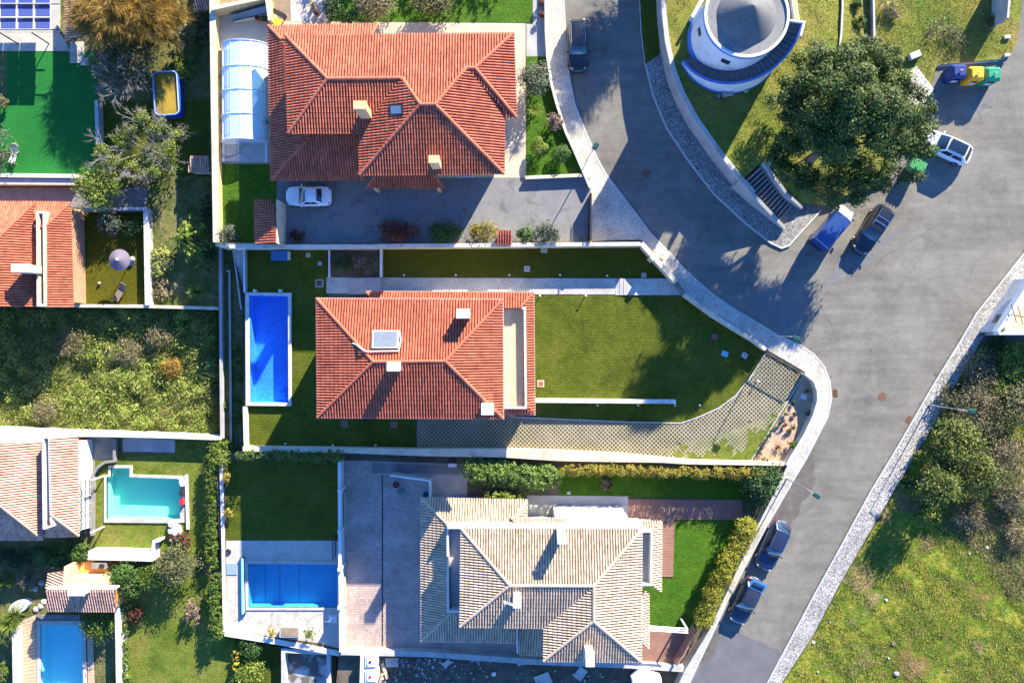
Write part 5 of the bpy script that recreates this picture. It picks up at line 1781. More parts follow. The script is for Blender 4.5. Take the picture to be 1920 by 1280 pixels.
# ================================================================== vehicles
def paint(name, c, metal=0.0, rough=0.28):
    if name in MATS: return MATS[name]
    m, nt, b = nodes_of(name)
    b.inputs["Base Color"].default_value = rgb(c)
    b.inputs["Metallic"].default_value = metal
    b.inputs["Roughness"].default_value = rough
    b.inputs["Coat Weight"].default_value = 0.7
    b.inputs["Coat Roughness"].default_value = 0.06
    vec = position(nt, True)
    bump(nt, b, noise_node(nt, vec, 2.5, 2.0), 0.03, 0.02)
    MATS[name] = m
    return m


CARGLASS = mat("car_glass", (0.012, 0.022, 0.035), rough=0.04, spec=0.9)
TYRE = mat("tyre_rubber", (0.02, 0.02, 0.02), rough=0.85)
RIM = mat("alloy_rim", (0.45, 0.45, 0.46), rough=0.35, metal=0.8)
LAMPC = mat("headlamp_lens", (0.32, 0.34, 0.36), rough=0.1, spec=0.8)
LAMPR = mat("tail_lamp_lens", (0.40, 0.02, 0.02), rough=0.15, spec=0.7)
BLACKP = mat("black_plastic", (0.022, 0.022, 0.024), rough=0.55)
CHROME = mat("chrome", (0.75, 0.76, 0.78), rough=0.18, metal=1.0)


def patch(a, b, c, d, bulge, nu=6, nv=4, s0=0.0, s1=1.0, t0=0.0, t1=1.0, off=0.0):
    """curved panel between corners a b (lower) and d c (upper)"""
    a, b, c, d = [Vector(v) for v in (a, b, c, d)]
    n = -((b - a).cross(d - a)).normalized()
    V, F = [], []
    for j in range(nv + 1):
        t = t0 + (t1 - t0) * j / nv
        for i in range(nu + 1):
            s = s0 + (s1 - s0) * i / nu
            p = (a * (1 - s) + b * s) * (1 - t) + (d * (1 - s) + c * s) * t
            k = 4 * s * (1 - s) * (0.5 + 2 * t * (1 - t))
            V.append(p + n * (bulge * k + off))
    for j in range(nv):
        for i in range(nu):
            q = j * (nu + 1) + i
            F.append((q, q + 1, q + nu + 2, q + nu + 1))
    return V, F


def car(label, loc, rz, L, Wd, Ht, body, roofm=None, zb=0.92, zh=0.86, wb=0.20, wt=0.03, rt=-0.30, rb=-0.43, zdeck=None, group="parked cars",
        name="parked_car", cat="car", rails=False, sunroof=False, cab=False, tailgate=False):
    t = thing(name, label, cat, (0, 0, 0), 0, group)
    w = Wd / 2
    zd = zdeck or zb
    st = [(-0.500, .50, .44, zd - .30), (-0.490, .70, .36, zd - .18), (-0.465, .85, .28, zd - .07), (-0.41, .955, .22, zd - .01), (-0.25, 1.0, .20, zb), (-0.05, 1.0, .20, zb), (0.12, 1.0, .20, zb - .01),
          (wb, .995, .20, zb - .03), (0.32, .97, .22, zh), (0.395, .915, .25, zh - .05), (0.445, .82, .28, zh - .13), (0.478, .68, .33, zh - .23), (0.494, .50, .38, zh - .31), (0.500, .30, .42, zh - .37)]
    V, F = [], []
    for (y, fw, z0, z1) in st:
        hw = w * fw
        half = [(hw * .86, z0), (hw * .98, z0 + .10), (hw, z0 + (z1 - z0) * .45), (hw * .985, z1 - .14), (hw * .93, z1 - .04), (hw * .78, z1), (hw * .4, z1 + .018)]
        prof = half + [(0, z1 + .022)] + [(-x, z) for x, z in half[::-1]]
        for (x, z) in prof: V.append((x, y * L, z))
    k = 15
    for i in range(len(st) - 1):
        for j in range(k - 1):
            F.append((i * k + j, i * k + j + 1, (i + 1) * k + j + 1, (i + 1) * k + j))
        F.append((i * k + k - 1, i * k, (i + 1) * k, (i + 1) * k + k - 1))
    F.append(tuple(range(k)))
    F.append(tuple(range(len(st) * k - 1, (len(st) - 1) * k - 1, -1)))
    bo = mk("body", V, F, body, t, True)
    md = bo.modifiers.new("sub", 'SUBSURF'); md.levels = 1; md.render_levels = 1
    # cabin
    B0, B1, T0, T1 = w * .90, w * .90, w * .70, w * .70
    zr = Ht
    FLb, FRb = (-w * .86, wb * L, zb - .04), (w * .86, wb * L, zb - .04)
    FLt, FRt = (-T0, wt * L, zr - .05), (T0, wt * L, zr - .05)
    RLb, RRb = (-w * .84, rb * L, zd), (w * .84, rb * L, zd)
    RLt, RRt = (-T1, rt * L, zr - .04), (T1, rt * L, zr - .04)
    sh = MB()
    sh.add(*patch(FLb, FRb, FRt, FLt, 0.10))
    sh.add(*patch(RRb, RLb, RLt, RRt, 0.07))
    sh.add(*patch(FRb, RRb, RRt, FRt, 0.05))
    sh.add(*patch(RLb, FLb, FLt, RLt, 0.05))
    sh.build("cabin_frame", body, t, True)
    V, F = patch(FLt, FRt, RRt, RLt, 0.0, 8, 10)
    V2 = []
    for v in V:
        s = v[0] / T0
        q = (v[1] - rt * L) / (wt * L - rt * L)
        V2.append((v[0], v[1], v[2] + 0.055 * (1 - s * s) + 0.05 * (4 * q * (1 - q)) * (1 - s ** 4)))
    rp = mk("roof", V2, F, roofm or body, t, True)
    if cab is not True:
        mk("windscreen", *patch(FLb, FRb, FRt, FLt, 0.10, 8, 5, .05, .95, .06, .96, .012), CARGLASS, t, True)
        mk("rear_window", *patch(RRb, RLb, RLt, RRt, 0.07, 8, 5, .08, .92, .15, .92, .012), CARGLASS, t, True)
    for (a, b, c, d, flip) in ((FRb, RRb, RRt, FRt, 0), (RLb, FLb, FLt, RLt, 1)):
        for (s0, s1) in ((.13, .50), (.54, .90)):
            mk("side_window", *patch(a, b, c, d, 0.05, 5, 3, s0, s1, .14, .90, .012), CARGLASS, t, True)
    for sx in (-1, 1):
        mm = MB().box((sx * (w + .04), (wb - .045) * L, zb + .05), (.22, .11, .13), sx * .25)
        mm.build("mirror", body, t, bevel=.03)
        lm = MB().box((sx * w * .62, .440 * L, zh - .15), (w * .24, .20, .05), -sx * .75)
        lm.build("headlight", LAMPC, t, bevel=.03)
        tm = MB().box((sx * w * .72, -.458 * L, zd - .13), (w * .22, .12, .10), sx * .7)
        tm.build("tail_light", LAMPR, t, bevel=.03)
        for y in (.305, -.30):
            wl = MB()
            for (rr_, x0, x1) in ((.32, w - .20, w + .012),):
                wl.tube((sx * x0, y * L, .32), (sx * x1, y * L, .32), rr_, rr_, 20)
            wo_ = wl.build("wheel", TYRE, t, True)
            MB().tube((sx * (w - .05), y * L, .32), (sx * (w + .02), y * L, .32), .20, .19, 14).build("rim", RIM, wo_)
    MB().box((0, -.503 * L, .62), (.5, .02, .11)).build("number_plate", WPAINT, t)
    MB().box((0, .497 * L, .42), (w * 1.0, .05, .16)).build("grille", BLACKP, t)
    # bonnet edge and door seams as thin dark gaps
    for (y, ww) in ((wb + .012, .82),):
        MB().box((0, y * L, zb - .012), (w * 2 * ww, .05, .02)).build("wiper_cowl", BLACKP, t)
    if rails:
        for sx in (-1, 1):
            m = MB()
            m.tube((sx * w * .66, (wt - .03) * L, zr + .07), (sx * w * .66, (rt + .02) * L, zr + .07), .03, .03, 6)
            for q in (wt - .03, (wt + rt) / 2, rt + .02): m.tube((sx * w * .66, q * L, zr - .03), (sx * w * .66, q * L, zr + .07), .025, .025, 5)
            m.build("roof_rail", CHROME, t)
        if rails == 2:
            for q in (-.09, -.19):
                MB().box((0, q * L, zr + .10), (w * 1.3, .07, .04)).build("cross_bar", CHROME, t)
    if sunroof:
        V, F = patch((-T0 * .8, wt * L - .05, zr), (T0 * .8, wt * L - .05, zr), (T0 * .8, rt * L + .1, zr), (-T0 * .8, rt * L + .1, zr), 0.0, 6, 8)
        V = [(v[0], v[1], zr + .035 + 0.05 * (1 - (v[0] / T0) ** 2) + 0.02) for v in V]
        mk("glass_roof", V, F, CARGLASS, t, True)
    if tailgate:
        m = MB()
        a, b = Vector((0, rt * L, zr)), Vector((0, rt * L - 1.0, zr + .42))
        m.add(*patch((-T1 * 1.1, a.y, a.z), (-T1 * 1.05, b.y, b.z), (T1 * 1.05, b.y, b.z), (T1 * 1.1, a.y, a.z), 0.05))
        g = m.build("tailgate", tailgate, t, True)
        m = MB()
        m.add(*patch((-T1 * .85, a.y - .12, a.z + .08), (-T1 * .85, b.y + .35, b.z - .1), (T1 * .85, b.y + .35, b.z - .1), (T1 * .85, a.y - .12, a.z + .08), 0.05, off=.02))
        m.build("tailgate_glass", CARGLASS, g, True)
    t.location = loc
    t.rotation_euler = (0, 0, rz)
    return t


SILVER = paint("silver_paint", (0.55, 0.56, 0.58), 0.5, 0.3)
WCAR = paint("white_car_paint", (0.78, 0.78, 0.78), 0.0, 0.3)
DKBLUE = paint("dark_blue_paint", (0.025, 0.035, 0.075), 0.3, 0.3)
BLACKC = paint("black_car_paint", (0.018, 0.020, 0.026), 0.3, 0.28)
GREYC = paint("dark_grey_paint", (0.035, 0.045, 0.07), 0.4, 0.3)
BLUEV = paint("van_blue_paint", (0.010, 0.042, 0.18), 0.0, 0.4)
R = math.radians

car("white coupe parked in the shaded grey driveway", P(584, 372, 0.6)[:2] + (ZU + .02,), R(90), 4.2, 1.84, 1.36, WCAR, zb=.86, zh=.82, wb=.17, wt=.015, rt=-.20, rb=-.33, zdeck=.92)
car("dark suv parked half on the pavement beside the yellow house", P(1083, 85, 0.8)[:2] + (0.06,), R(182), 4.9, 1.92, 1.68, BLACKC, zb=1.0, zh=.98, wb=.19, wt=.06, rt=-.36, rb=-.46, rails=1)
car("white car with black glass roof beside the big tree", P(1774, 275, 0.7)[:2] + (0.0,), R(65), 5.0, 1.95, 1.55, WCAR, zb=.92, zh=.90, wb=.20, wt=.04, rt=-.32, rb=-.45, sunroof=True)
car("dark suv with chrome roof rack facing down the street corner", P(1637, 430, 0.8)[:2] + (0.0,), R(147), 5.0, 1.94, 1.70, BLACKC, zb=1.0, zh=.98, wb=.19, wt=.04, rt=-.36, rb=-.46, rails=2)
car("dark blue car parked by the hedge, red tail light uphill", P(1450, 1023, 0.7)[:2] + (0.0,), R(155.5), 4.9, 1.92, 1.52, DKBLUE, zb=.92, zh=.88, wb=.18, wt=.03, rt=-.33, rb=-.44, rails=1)
car("grey blue car with raised silver tailgate, lower of the two by the hedge", P(1399, 1126, 0.7)[:2] + (0.0,), R(155.5), 4.6, 1.88, 1.50, GREYC, zb=.92, zh=.88, wb=.18, wt=.03, rt=-.30, rb=-.42, tailgate=SILVER)

# ---- blue van under the tree
v = thing("parked_van", "blue box van with pale windscreen half under the big tree", "van", (0, 0, 0), 0, "parked cars")
w, L = 0.86, 4.5
st = [(-2.2, 1.9), (-2.15, 1.98), (0.95, 1.98), (1.05, 1.92)]
V, F = [], []
for (y, zt_) in st:
    for (x, z) in ((w * .95, .3), (w, .5), (w, 1.1), (w * .95, zt_ - .06), (w * .88, zt_), (0, zt_ + .03), (-w * .88, zt_), (-w * .95, zt_ - .06), (-w, 1.1), (-w, .5), (-w * .95, .3)):
        V.append((x, y, z))
k = 11
for i in range(3):
    for j in range(k): F.append((i * k + j, i * k + (j + 1) % k, (i + 1) * k + (j + 1) % k, (i + 1) * k + j))
F += [tuple(range(k)), tuple(range(4 * k - 1, 3 * k - 1, -1))]
mk("box_body", V, F, BLUEV, v)
st = [(1.0, .3, 1.25, 1.0), (1.5, .28, 1.2, 1.0), (1.9, .3, 1.02, .97), (2.2, .34, .92, .88), (2.28, .42, .75, .74)]
V, F = [], []
for (y, z0, z1, f) in st:
    for (x, z) in ((w * f * .92, z0), (w * f, z0 + .12), (w * f, z1 - .15), (w * f * .9, z1), (0, z1 + .03), (-w * f * .9, z1), (-w * f, z1 - .15), (-w * f, z0 + .12), (-w * f * .92, z0)):
        V.append((x, y, z))
k = 9
for i in range(len(st) - 1):
    for j in range(k): F.append((i * k + j, i * k + (j + 1) % k, (i + 1) * k + (j + 1) % k, (i + 1) * k + j))
F += [tuple(range(k)), tuple(range(len(st) * k - 1, (len(st) - 1) * k - 1, -1))]
mk("bonnet", V, F, SILVER, v, True)
FLb, FRb, FRt, FLt = (-w * .92, 1.85, 1.05), (w * .92, 1.85, 1.05), (w * .84, 1.05, 1.92), (-w * .84, 1.05, 1.92)
mk("windscreen", *patch(FLb, FRb, FRt, FLt, 0.12, 8, 5), mat("van_windscreen", [(0.10, 0.14, 0.15), (0.34, 0.42, 0.42)], scale=3, rough=0.08, spec=0.8, local=True), v, True)
for sx in (-1, 1):
    mk("side_window", [(sx * (w * .93), 1.85, 1.08), (sx * (w * .86), 1.06, 1.85), (sx * (w + .002), 1.0, 1.12)], [(0, 1, 2)], CARGLASS, v)
    MB().box((sx * (w + .13), 1.62, 1.2), (.24, .10, .22), sx * .2).build("mirror", BLACKP, v, bevel=.03)
    MB().box((sx * w * .7, 2.22, .78), (.3, .14, .16)).build("headlight", LAMPC, v, bevel=.03)
    MB().box((sx * w * .88, -2.2, .8), (.16, .08, .4)).build("tail_light", LAMPR, v)
    for y in (1.55, -1.45):
        wo_ = MB().tube((sx * (w - .2), y, .31), (sx * (w + .015), y, .31), .31, .31, 20).build("wheel", TYRE, v, True)
        MB().tube((sx * (w - .05), y, .31), (sx * (w + .022), y, .31), .19, .18, 12).build("rim", RIM, wo_)
MB().box((0, -2.22, .5), (w * 1.8, .1, .16)).build("bumper", BLACKP, v)
m = MB()
for y in (-2.17, 0.98): m.box((0, y, 2.0), (w * 1.8, .04, .03))
m.build("roof_trim", CHROME, v)
a = P(1566, 424, 1.5)
v.location = (a[0], a[1], 0.0)
v.rotation_euler = (0, 0, R(-40.5))

# ================================================================== recycling bins and skip
def igloo(label, px, py, col, rz=0.0):
    t = thing("recycling_bin", label, "bin", (0, 0, 0), 0, "row of recycling bins")
    s = 0.72
    b0 = rrect(0, 0, 1.35, 1.25, .15)
    b1 = rrect(0, 0, 1.35, 1.25, .15)
    MB().frustum(b0, 0.08, b1, 1.45).build("body", col, t)
    MB().frustum(rrect(0, 0, 1.40, 1.30, .18), 1.45, rrect(0, 0, 1.05, 0.85, .2), 1.74).build("lid", col, t)
    MB().box((0, -0.66, 1.15), (.55, .06, .16)).build("slot", BLACKP, t)
    MB().box((0, -0.64, .7), (.5, .03, .45)).build("label_plate", WPAINT, t)
    m = MB()
    m.tube((0, 0, 1.72), (0, 0, 1.90), .04, .04, 6)
    m.tube((-.14, 0, 1.90), (.14, 0, 1.90), .045, .045, 6)
    m.build("lifting_hook", METAL_G, t)
    MB().box((0, 0, .05), (1.2, 1.1, .1)).build("base", BLACKP, t)
    a = P(px, py, 1.4)
    t.location = (a[0], a[1], 0.0)
    t.rotation_euler = (0, 0, rz)


igloo("blue recycling bin, left of the row of three", 1797, 135, mat("bin_blue", (0.015, 0.035, 0.15), rough=0.45))
igloo("yellow recycling bin in the middle of the row of three", 1830, 139, mat("bin_yellow", (0.75, 0.36, 0.02), rough=0.45))
igloo("green recycling bin, right of the row of three", 1861, 140, mat("bin_green", (0.015, 0.24, 0.12), rough=0.45))
GREENB = mat("skip_green", (0.05, 0.24, 0.07), rough=0.5)
t = thing("waste_container", "green wheeled waste container with ribbed lid beside the big tree", "bin", (0, 0, 0))
MB().frustum(rrect(0, 0, 1.15, .95, .08), .25, rrect(0, 0, 1.4, 1.15, .1), 1.15).build("body", GREENB, t)
MB().frustum(rrect(0, 0, 1.46, 1.2, .1), 1.15, rrect(0, .05, 1.38, 1.0, .12), 1.32).build("lid", GREENB, t)
for i in range(4): MB().box((-.48 + i * .32, 0, 1.34), (.12, 1.0, .06)).build("lid_rib", GREENB, t, bevel=.02)
for sx in (-1, 1):
    for sy in (-1, 1): MB().tube((sx * .45 - .05, sy * .36, .12), (sx * .45 + .05, sy * .36, .12), .12, .12, 12).build("wheel", TYRE, t)
a = P(1721, 311, 1.2)
t.location = (a[0], a[1], 0.0)
t.rotation_euler = (0, 0, R(-28))

# ================================================================== street lamps
LAMPGREEN = mat("lamp_green", (0.012, 0.06, 0.05), rough=0.4)
def street_lamp(label, px, py, ang, hgt=4.7, arm=0.8):
    b = P(px, py, 0.12)
    t = thing("street_lamp", label, "street lamp", b, 0, "street lamps")
    MB().tube((b[0], b[1], .1), (b[0], b[1], .9), .075, .07, 8).build("base", METAL_G, t)
    MB().tube((b[0], b[1], .9), (b[0], b[1], hgt), .055, .04, 8).build("pole", METAL_G, t)
    d = Vector((math.cos(ang), math.sin(ang), 0))
    e = Vector((b[0], b[1], hgt)) + d * arm
    MB().tube((b[0], b[1], hgt - .05), tuple(e + Vector((0, 0, .1))), .035, .03, 6).build("arm", METAL_G, t)
    q = e + d * .25 + Vector((0, 0, .1))
    h_ = MB()
    h_.frustum(rot2(rrect(q.x, q.y, .72, .42, .12), q.x, q.y, ang), q.z - .06, rot2(rrect(q.x, q.y, .5, .26, .1), q.x, q.y, ang), q.z + .12)
    hd = h_.build("lamp_head", LAMPGREEN, t)
    MB().box((q.x, q.y, q.z - .08), (.45, .25, .03), ang).build("lens", LAMPC, hd)


street_lamp("street lamp on the right pavement leaning over the scrub", 1742, 759, R(-8))
street_lamp("street lamp by the stained asphalt above the parked blue car", 1475, 897, R(-35))
street_lamp("street lamp on the pavement corner beside the driveway gate", 1446, 631, R(-20), 4.7, 0.3)
street_lamp("street lamp on the pavement by the round clipped shrubs", 1093, 318, R(55), 4.7, 0.9)

# ================================================================== small street and garden things
def manhole(label, px, py, r, z, matl, grp=None):
    a = P(px, py, z)
    t = thing("manhole_cover", label, "manhole cover", (a[0], a[1], z), 0, grp)
    MB().lathe((a[0], a[1], z), [(r + .06, 0), (r + .06, .012), (r, .012), (r, .006)], 24).build("ring", IRON, t)
    MB().lathe((a[0], a[1], z), [(r, .014), (r * .55, .018), (0.0, .018)], 24).build("lid", matl, t)


manhole("dark round manhole cover, left of the pair in the shaded street", 1181, 321, .33, 0.0, IRON)
manhole("rusty round manhole cover, right of the pair in the shaded street", 1212, 325, .36, 0.0, RUST)
manhole("grey round manhole cover, left of the pair by the road junction", 1630, 748, .36, 0.0, IRON)
manhole("rusty round manhole cover, right of the pair by the road junction", 1654, 743, .34, 0.0, RUST)
manhole("small round cover in the road left of the pavement lamp", 1755, 700, .15, 0.0, IRON)
def grate(label, px, py, sx, sy, rz=0.0, z=0.0):
    a = P(px, py, z)
    t = thing("drain_grate", label, "drain", (a[0], a[1], z))
    MB().box((a[0], a[1], z + .004), (sx, sy, .016), rz).build("frame", RUST, t)
    for i in range(5):
        q = rot2([(a[0] + (i - 2) * sx / 5.5, a[1])], a[0], a[1], rz)[0]
        MB().box((q[0], q[1], z + .02), (sx / 11, sy * .85, .02), rz).build("bar", RUST, t)
grate("rusty drain grate at the curved kerb", 1566, 737, .45, .75, .05)
grate("rusty drain grate at the right kerb below the lamp", 1705, 787, .6, .7, -.5)


def cover(label, px, py, s, z, matl, rim=CONCL, sy=None, rz=0.0, name="access_cover", hgt=.05):
    a = P(px, py, z)
    t = thing(name, label, "cover", (a[0], a[1], z))
    MB().box((a[0], a[1], z + hgt / 2), (s, sy or s, hgt), rz).build("frame", rim, t)
    MB().box((a[0], a[1], z + hgt), (s * .74, (sy or s) * .74, .03), rz).build("lid", matl, t)
    MB().box((a[0], a[1], z + hgt + .02), (s * .14, s * .14, .02), rz).build("handle", IRON, t)


ZG = ZM + .02
cover("square white access cover in the narrow lawn strip", 988, 504, .55, ZG, CONCL)
cover("white box lid against the driveway wall above the lawn strip", 1020, 468, .62, ZG + .3, CONCL)
cover("small pale cover at the right end of the lawn strip", 1207, 516, .45, ZG, CONCL)
cover("red tiled access cover with cream rim in the front lawn", 1014, 719, .62, ZG, mat("red_cover", (0.30, 0.08, 0.06), rough=.7), CREAM)
cover("pale blue access cover in the shaded lawn corner", 1359, 663, .6, ZG, mat("blue_cover", (0.22, 0.42, 0.55), rough=.5), MATS["blue_cover"], .5, -.35)
cover("white access cover nearest the driveway gate", 1396, 666, .55, ZG, CONCL, CONCL, .5, -.6)
cover("white cover in the bare flower bed", 1507, 743, .5, ZM + .03, WPAINT, WPAINT, .5, -.2)
cover("square pale cover in the shaded lawn above the pool", 578, 478, .42, ZG, CONCL)
cover("bluish small cover in the shaded lawn above the pool", 600, 494, .35, ZG, MATS["blue_cover"], CONC)
cover("dark square planter frame at the end of the garden path", 599, 531, .72, ZG, DARKSOIL, CONCL)
cover("red square cover in the shade below the red roof", 646, 794, .6, ZG, MATS["red_cover"], CONCD)
cover("brown square cover in the shade below the big chimney", 738, 796, .55, ZG, MATS["red_cover"], CONCD)
cover("dark square cover in the shaded front lawn", 1339, 631, .6, ZG, MATS["red_cover"], DARKSOIL)
cover("brown square cover in the pavement by the path gate", 1238, 488, .5, ZW, RUST, CONC, .45, -.6)
cover("grey square hatch in the concrete path", 1107, 957, 1.0, ZB + .03, CONCD, CONCD, .55)
for (x, y, s) in ((1228, 466, .7), (1242, 478, .75)):
    cover("pale cobble-filled utility cover, " + ("upper" if y < 470 else "lower") + " of two beside the angled wall", x, y, s, ZW - .035, COBW, KERB, s * .8, -.75)

# bench-like blue chest
a = P(524, 479, ZG + .5)
t = thing("garden_chest", "blue garden chest against the pale wall in the shaded lawn", "chest", (a[0], a[1], ZG))
MB().box((a[0], a[1], ZG + .25), (1.5, .85, .5)).build("box", mat("chest_blue", (0.05, 0.13, 0.30), rough=.5), t)
MB().box((a[0], a[1], ZG + .53), (1.55, .9, .06)).build("lid", MATS["chest_blue"], t, bevel=.02)
MB().box((a[0] + .84, a[1], ZG + .3), (.1, .8, .6)).build("end_board", WPAINT, t)

def bollard(label, px, py, z, hgt=.45, g="small garden lights"):
    a = P(px, py, z)
    t = thing("garden_light", label, "garden light", (a[0], a[1], z), 0, g)
    MB().tube((a[0], a[1], z), (a[0], a[1], z + hgt), .04, .04, 8).build("post", METAL_G, t)
    MB().lathe((a[0], a[1], z + hgt), [(.05, 0), (.095, .02), (.095, .09), (.0, .12)], 12).build("head", WPAINT, t)


for i, x in enumerate((758, 855, 955, 1050, 1138)):
    bollard(("first", "second", "third", "fourth", "fifth")[i] + " small white light from the left along the path edge", x, 516 + (0 if i < 4 else 1), ZG, .12)
for i, x in enumerate((1012, 1097)):
    bollard(("left" if i == 0 else "right") + " short post light at the top of the front lawn", x, 555, ZG, .55)
for i, x in enumerate((1120, 1196, 1265, 1311)):
    bollard(("first", "second", "third", "fourth")[i] + " small white light from the left along the free-standing wall", x, 759, ZG, .15)
bollard("white post light in the lit lawn near the curved drive", 1418, 714, ZG, .5)
for i, (x, y) in enumerate(((536, 831), (625, 834), (705, 834))):
    bollard(("left", "middle", "right")[i] + " small white light along the wall below the pool lawn", x, y, ZG, .12)
for i, x in enumerate((477, 525)):
    a = P(x, 545, ZM + .5)
    o = MB().box((a[0], a[1], ZM + .3), (.2, .25, .6)).build("pool_fitting", WPAINT)
    tag(o, ("left" if i == 0 else "right") + " small white fitting behind the top of the blue pool", "fitting", "pool fittings")

# ---- gates
def bar_gate(label, a_px, b_px, z0, z1, n, matl, cat="gate"):
    A_, B2 = Vector(P(*a_px, z1)), Vector(P(*b_px, z1))
    A_.z = B2.z = 0
    t = thing("gate", label, cat, (A_.x, A_.y, z0))
    d = (B2 - A_)
    f = MB()
    for z in (z0 + .1, z1): f.tube((A_.x, A_.y, z), (B2.x, B2.y, z), .04, .04, 6)
    f.build("frame", matl, t)
    for i in range(n + 1):
        p = A_ + d * (i / n)
        MB().tube((p.x, p.y, z0 + .1), (p.x, p.y, z1), .022, .022, 5).build("bar", matl, t)


bar_gate("dark barred sliding gate across the paver drive entrance", (1438, 658), (1509, 699), ZM, 1.5, 24, METAL_D)
bar_gate("dark foot gate at the street end of the garden path", (1269, 530), (1283, 550), ZM, 1.4, 8, METAL_D)
bar_gate("dark barred gate at the end of the red deck path", (1418, 974), (1428, 950), ZB + .9, 1.0, 8, METAL_D)
bar_gate("dark railing along the deck above the lower pool", (623, 1006), (624, 1050), ZB, 0.1, 6, METAL_D, "railing")
bar_gate("dark barred gate leaning across the grey driveway", (1108, 362), (1106, 448), ZU, ZU + 1.4, 26, METAL_D)

# ---- boards and decks
def boards(label, poly_px, z, n, matl, along='x', name="deck", parts=False, gap=.05):
    q = [Vector(P(x, y, z)) for x, y in poly_px]
    t = thing(name, label, "deck", tuple(q[0]))
    a0, a1, b1, b0 = q
    for i in range(n):
        s, e = (i + gap) / n, (i + 1 - gap) / n
        pts = [a0.lerp(b0, s), a1.lerp(b1, s), a1.lerp(b1, e), a0.lerp(b0, e)]
        MB().prism([(v.x, v.y) for v in pts], z - .06, z).build("plank", matl, t)
    return t


boards("long red brown deck path beside the orange hedge", [(1178, 935), (1178, 974), (1392, 974), (1392, 937)], ZB + .09, 46, DECKR)
boards("reddish brown deck right of the straw coloured roof", [(1236, 974), (1265, 974), (1262, 1081), (1236, 1081)], ZB + .10, 22, DECKR)
boards("reddish deck terrace at the lower right of the pale house", [(1200, 1182), (1300, 1182), (1272, 1242), (1200, 1242)], ZB + .12, 20, DECKR)
boards("tan wooden deck left of the corner pool", [(33, 1166), (66, 1152), (70, 1330), (36, 1330)], ZL + .1, 26, DECKT)
boards("grey tan deck strip right of the corner pool", [(163, 1190), (174, 1190), (178, 1330), (166, 1330)], ZL + .1, 24, DECKT)
boards("dark slatted deck above the corner pool", [(68, 1152), (150, 1152), (150, 1162), (68, 1162)], ZL + .1, 8, CONCD)
a, b = P(718, 890, ZB), P(716, 1210, ZB)
o = MB().box(((a[0] + b[0]) / 2, (a[1] + b[1]) / 2, ZB + .022), (.12, abs(a[1] - b[1]), .02)).build("drain_channel", METAL_D)
tag(o, "long dark drain channel down the paved yard", "drain")
m = thing("pergola", "white beams over the reddish terrace beside the green lawn", "pergola", P(1250, 1178, ZB))
for i in range(3):
    a, b = P(1216, 1173 + i * 4, 1.5), P(1290, 1178 + i * 4, 1.5)
    MB().tube((a[0], a[1], 1.5), (b[0], b[1], 1.5), .06, .06, 4).build("beam", WPAINT, m)
for x in (1218, 1288):
    a = P(x, 1178, 1.5)
    MB().box((a[0], a[1], .25), (.14, .14, 2.5)).build("post", WPAINT, m)
# ================================================================== garden furniture and sheds at the left
# pergola carrying solar panels
pg = thing("solar_pergola", "metal pergola carrying rows of blue solar panels at the top left corner", "pergola", P(48, 30, ZL))
cell = None
m_, nt, b = nodes_of("solar_cells")
vec = position(nt)
br = nt.nodes.new("ShaderNodeTexBrick")
br.offset = 0.0
br.inputs["Color1"].default_value = (0.025, 0.035, 0.16, 1)
br.inputs["Color2"].default_value = (0.03, 0.045, 0.20, 1)
br.inputs["Mortar"].default_value = (0.10, 0.12, 0.22, 1)
br.inputs["Scale"].default_value = 1.0
br.inputs["Brick Width"].default_value = 0.16
br.inputs["Row Height"].default_value = 0.16
br.inputs["Mortar Size"].default_value = 0.012
nt.links.new(vec, br.inputs["Vector"])
nt.links.new(br.outputs[0], b.inputs["Base Color"])
b.inputs["Roughness"].default_value = 0.25
SOLAR = m_
zp = 0.5
for r_, (y0, y1) in enumerate(((-48, -22), (-20, 7), (9, 32), (34, 55))):  # topmost row is out of view, added to shade the patio
    for c_, (x0, x1) in enumerate(((-34, -2), (0, 31), (33, 63), (65, 95))):
        q = [P(x0, y0, zp), P(x1, y0, zp), P(x1, y1, zp + .3), P(x0, y1, zp + .3)]
        q = [Vector(v) for v in q]
        f = MB().add(q + [v - Vector((0, 0, .06)) for v in q], [(3, 2, 1, 0), (4, 5, 6, 7), (0, 1, 5, 4), (1, 2, 6, 5), (2, 3, 7, 6), (3, 0, 4, 7)]).build("solar_panel", WPAINT, pg)
        c = sum(q, Vector()) / 4
        mk("cells", [c + (v - c) * .93 + Vector((0, 0, .008)) for v in q], [(3, 2, 1, 0)], SOLAR, f)
for x in (0, 60, 112):
    a = P(x, 62, zp)
    MB().tube((a[0], a[1], ZL), (a[0], a[1], zp), .06, .06, 6).build("post", METAL_D, pg)
for y in (8, 56):
    a, b_ = P(-40, y, zp - .1), P(112, y, zp - .1)
    MB().tube(a, b_, .05, .05, 6).build("beam", METAL_D, pg)

# narrow tiled canopy by the golden tree
h = thing("canopy_roof", "narrow weathered tile canopy beside the golden tree", "roof", P(140, 40, ZL))
slope(h, TILE_PINK, UNDER_PINK, (124, 78, -0.2), (124, -40, -0.2), (170, 20, 0.6), [(124, 78), (124, -40), (172, -40), (172, 60)])
for y in (70, 0):
    a = P(150, y, 0)
    MB().box((a[0], a[1], -1.1), (.2, .2, 1.8)).build("post", WGREY, h)
slab("terrace_step", [(131, 78), (156, 78), (156, 118), (131, 118)], ZL + .12, CONCL, ZL - .1)
slab("terrace_step", [(150, 108), (166, 108), (166, 122), (150, 122)], ZL + .2, CONCL, ZL - .1)
h = thing("canopy_roof", "small mauve tile canopy by the tall yellow wall", "roof", P(372, 308, ZL))
slope(h, TILE_PINK, UNDER_PINK, (352, 322, -0.4), (392, 324, -0.4), (372, 292, 0.0), [(352, 322), (392, 324), (392, 292), (358, 292)])
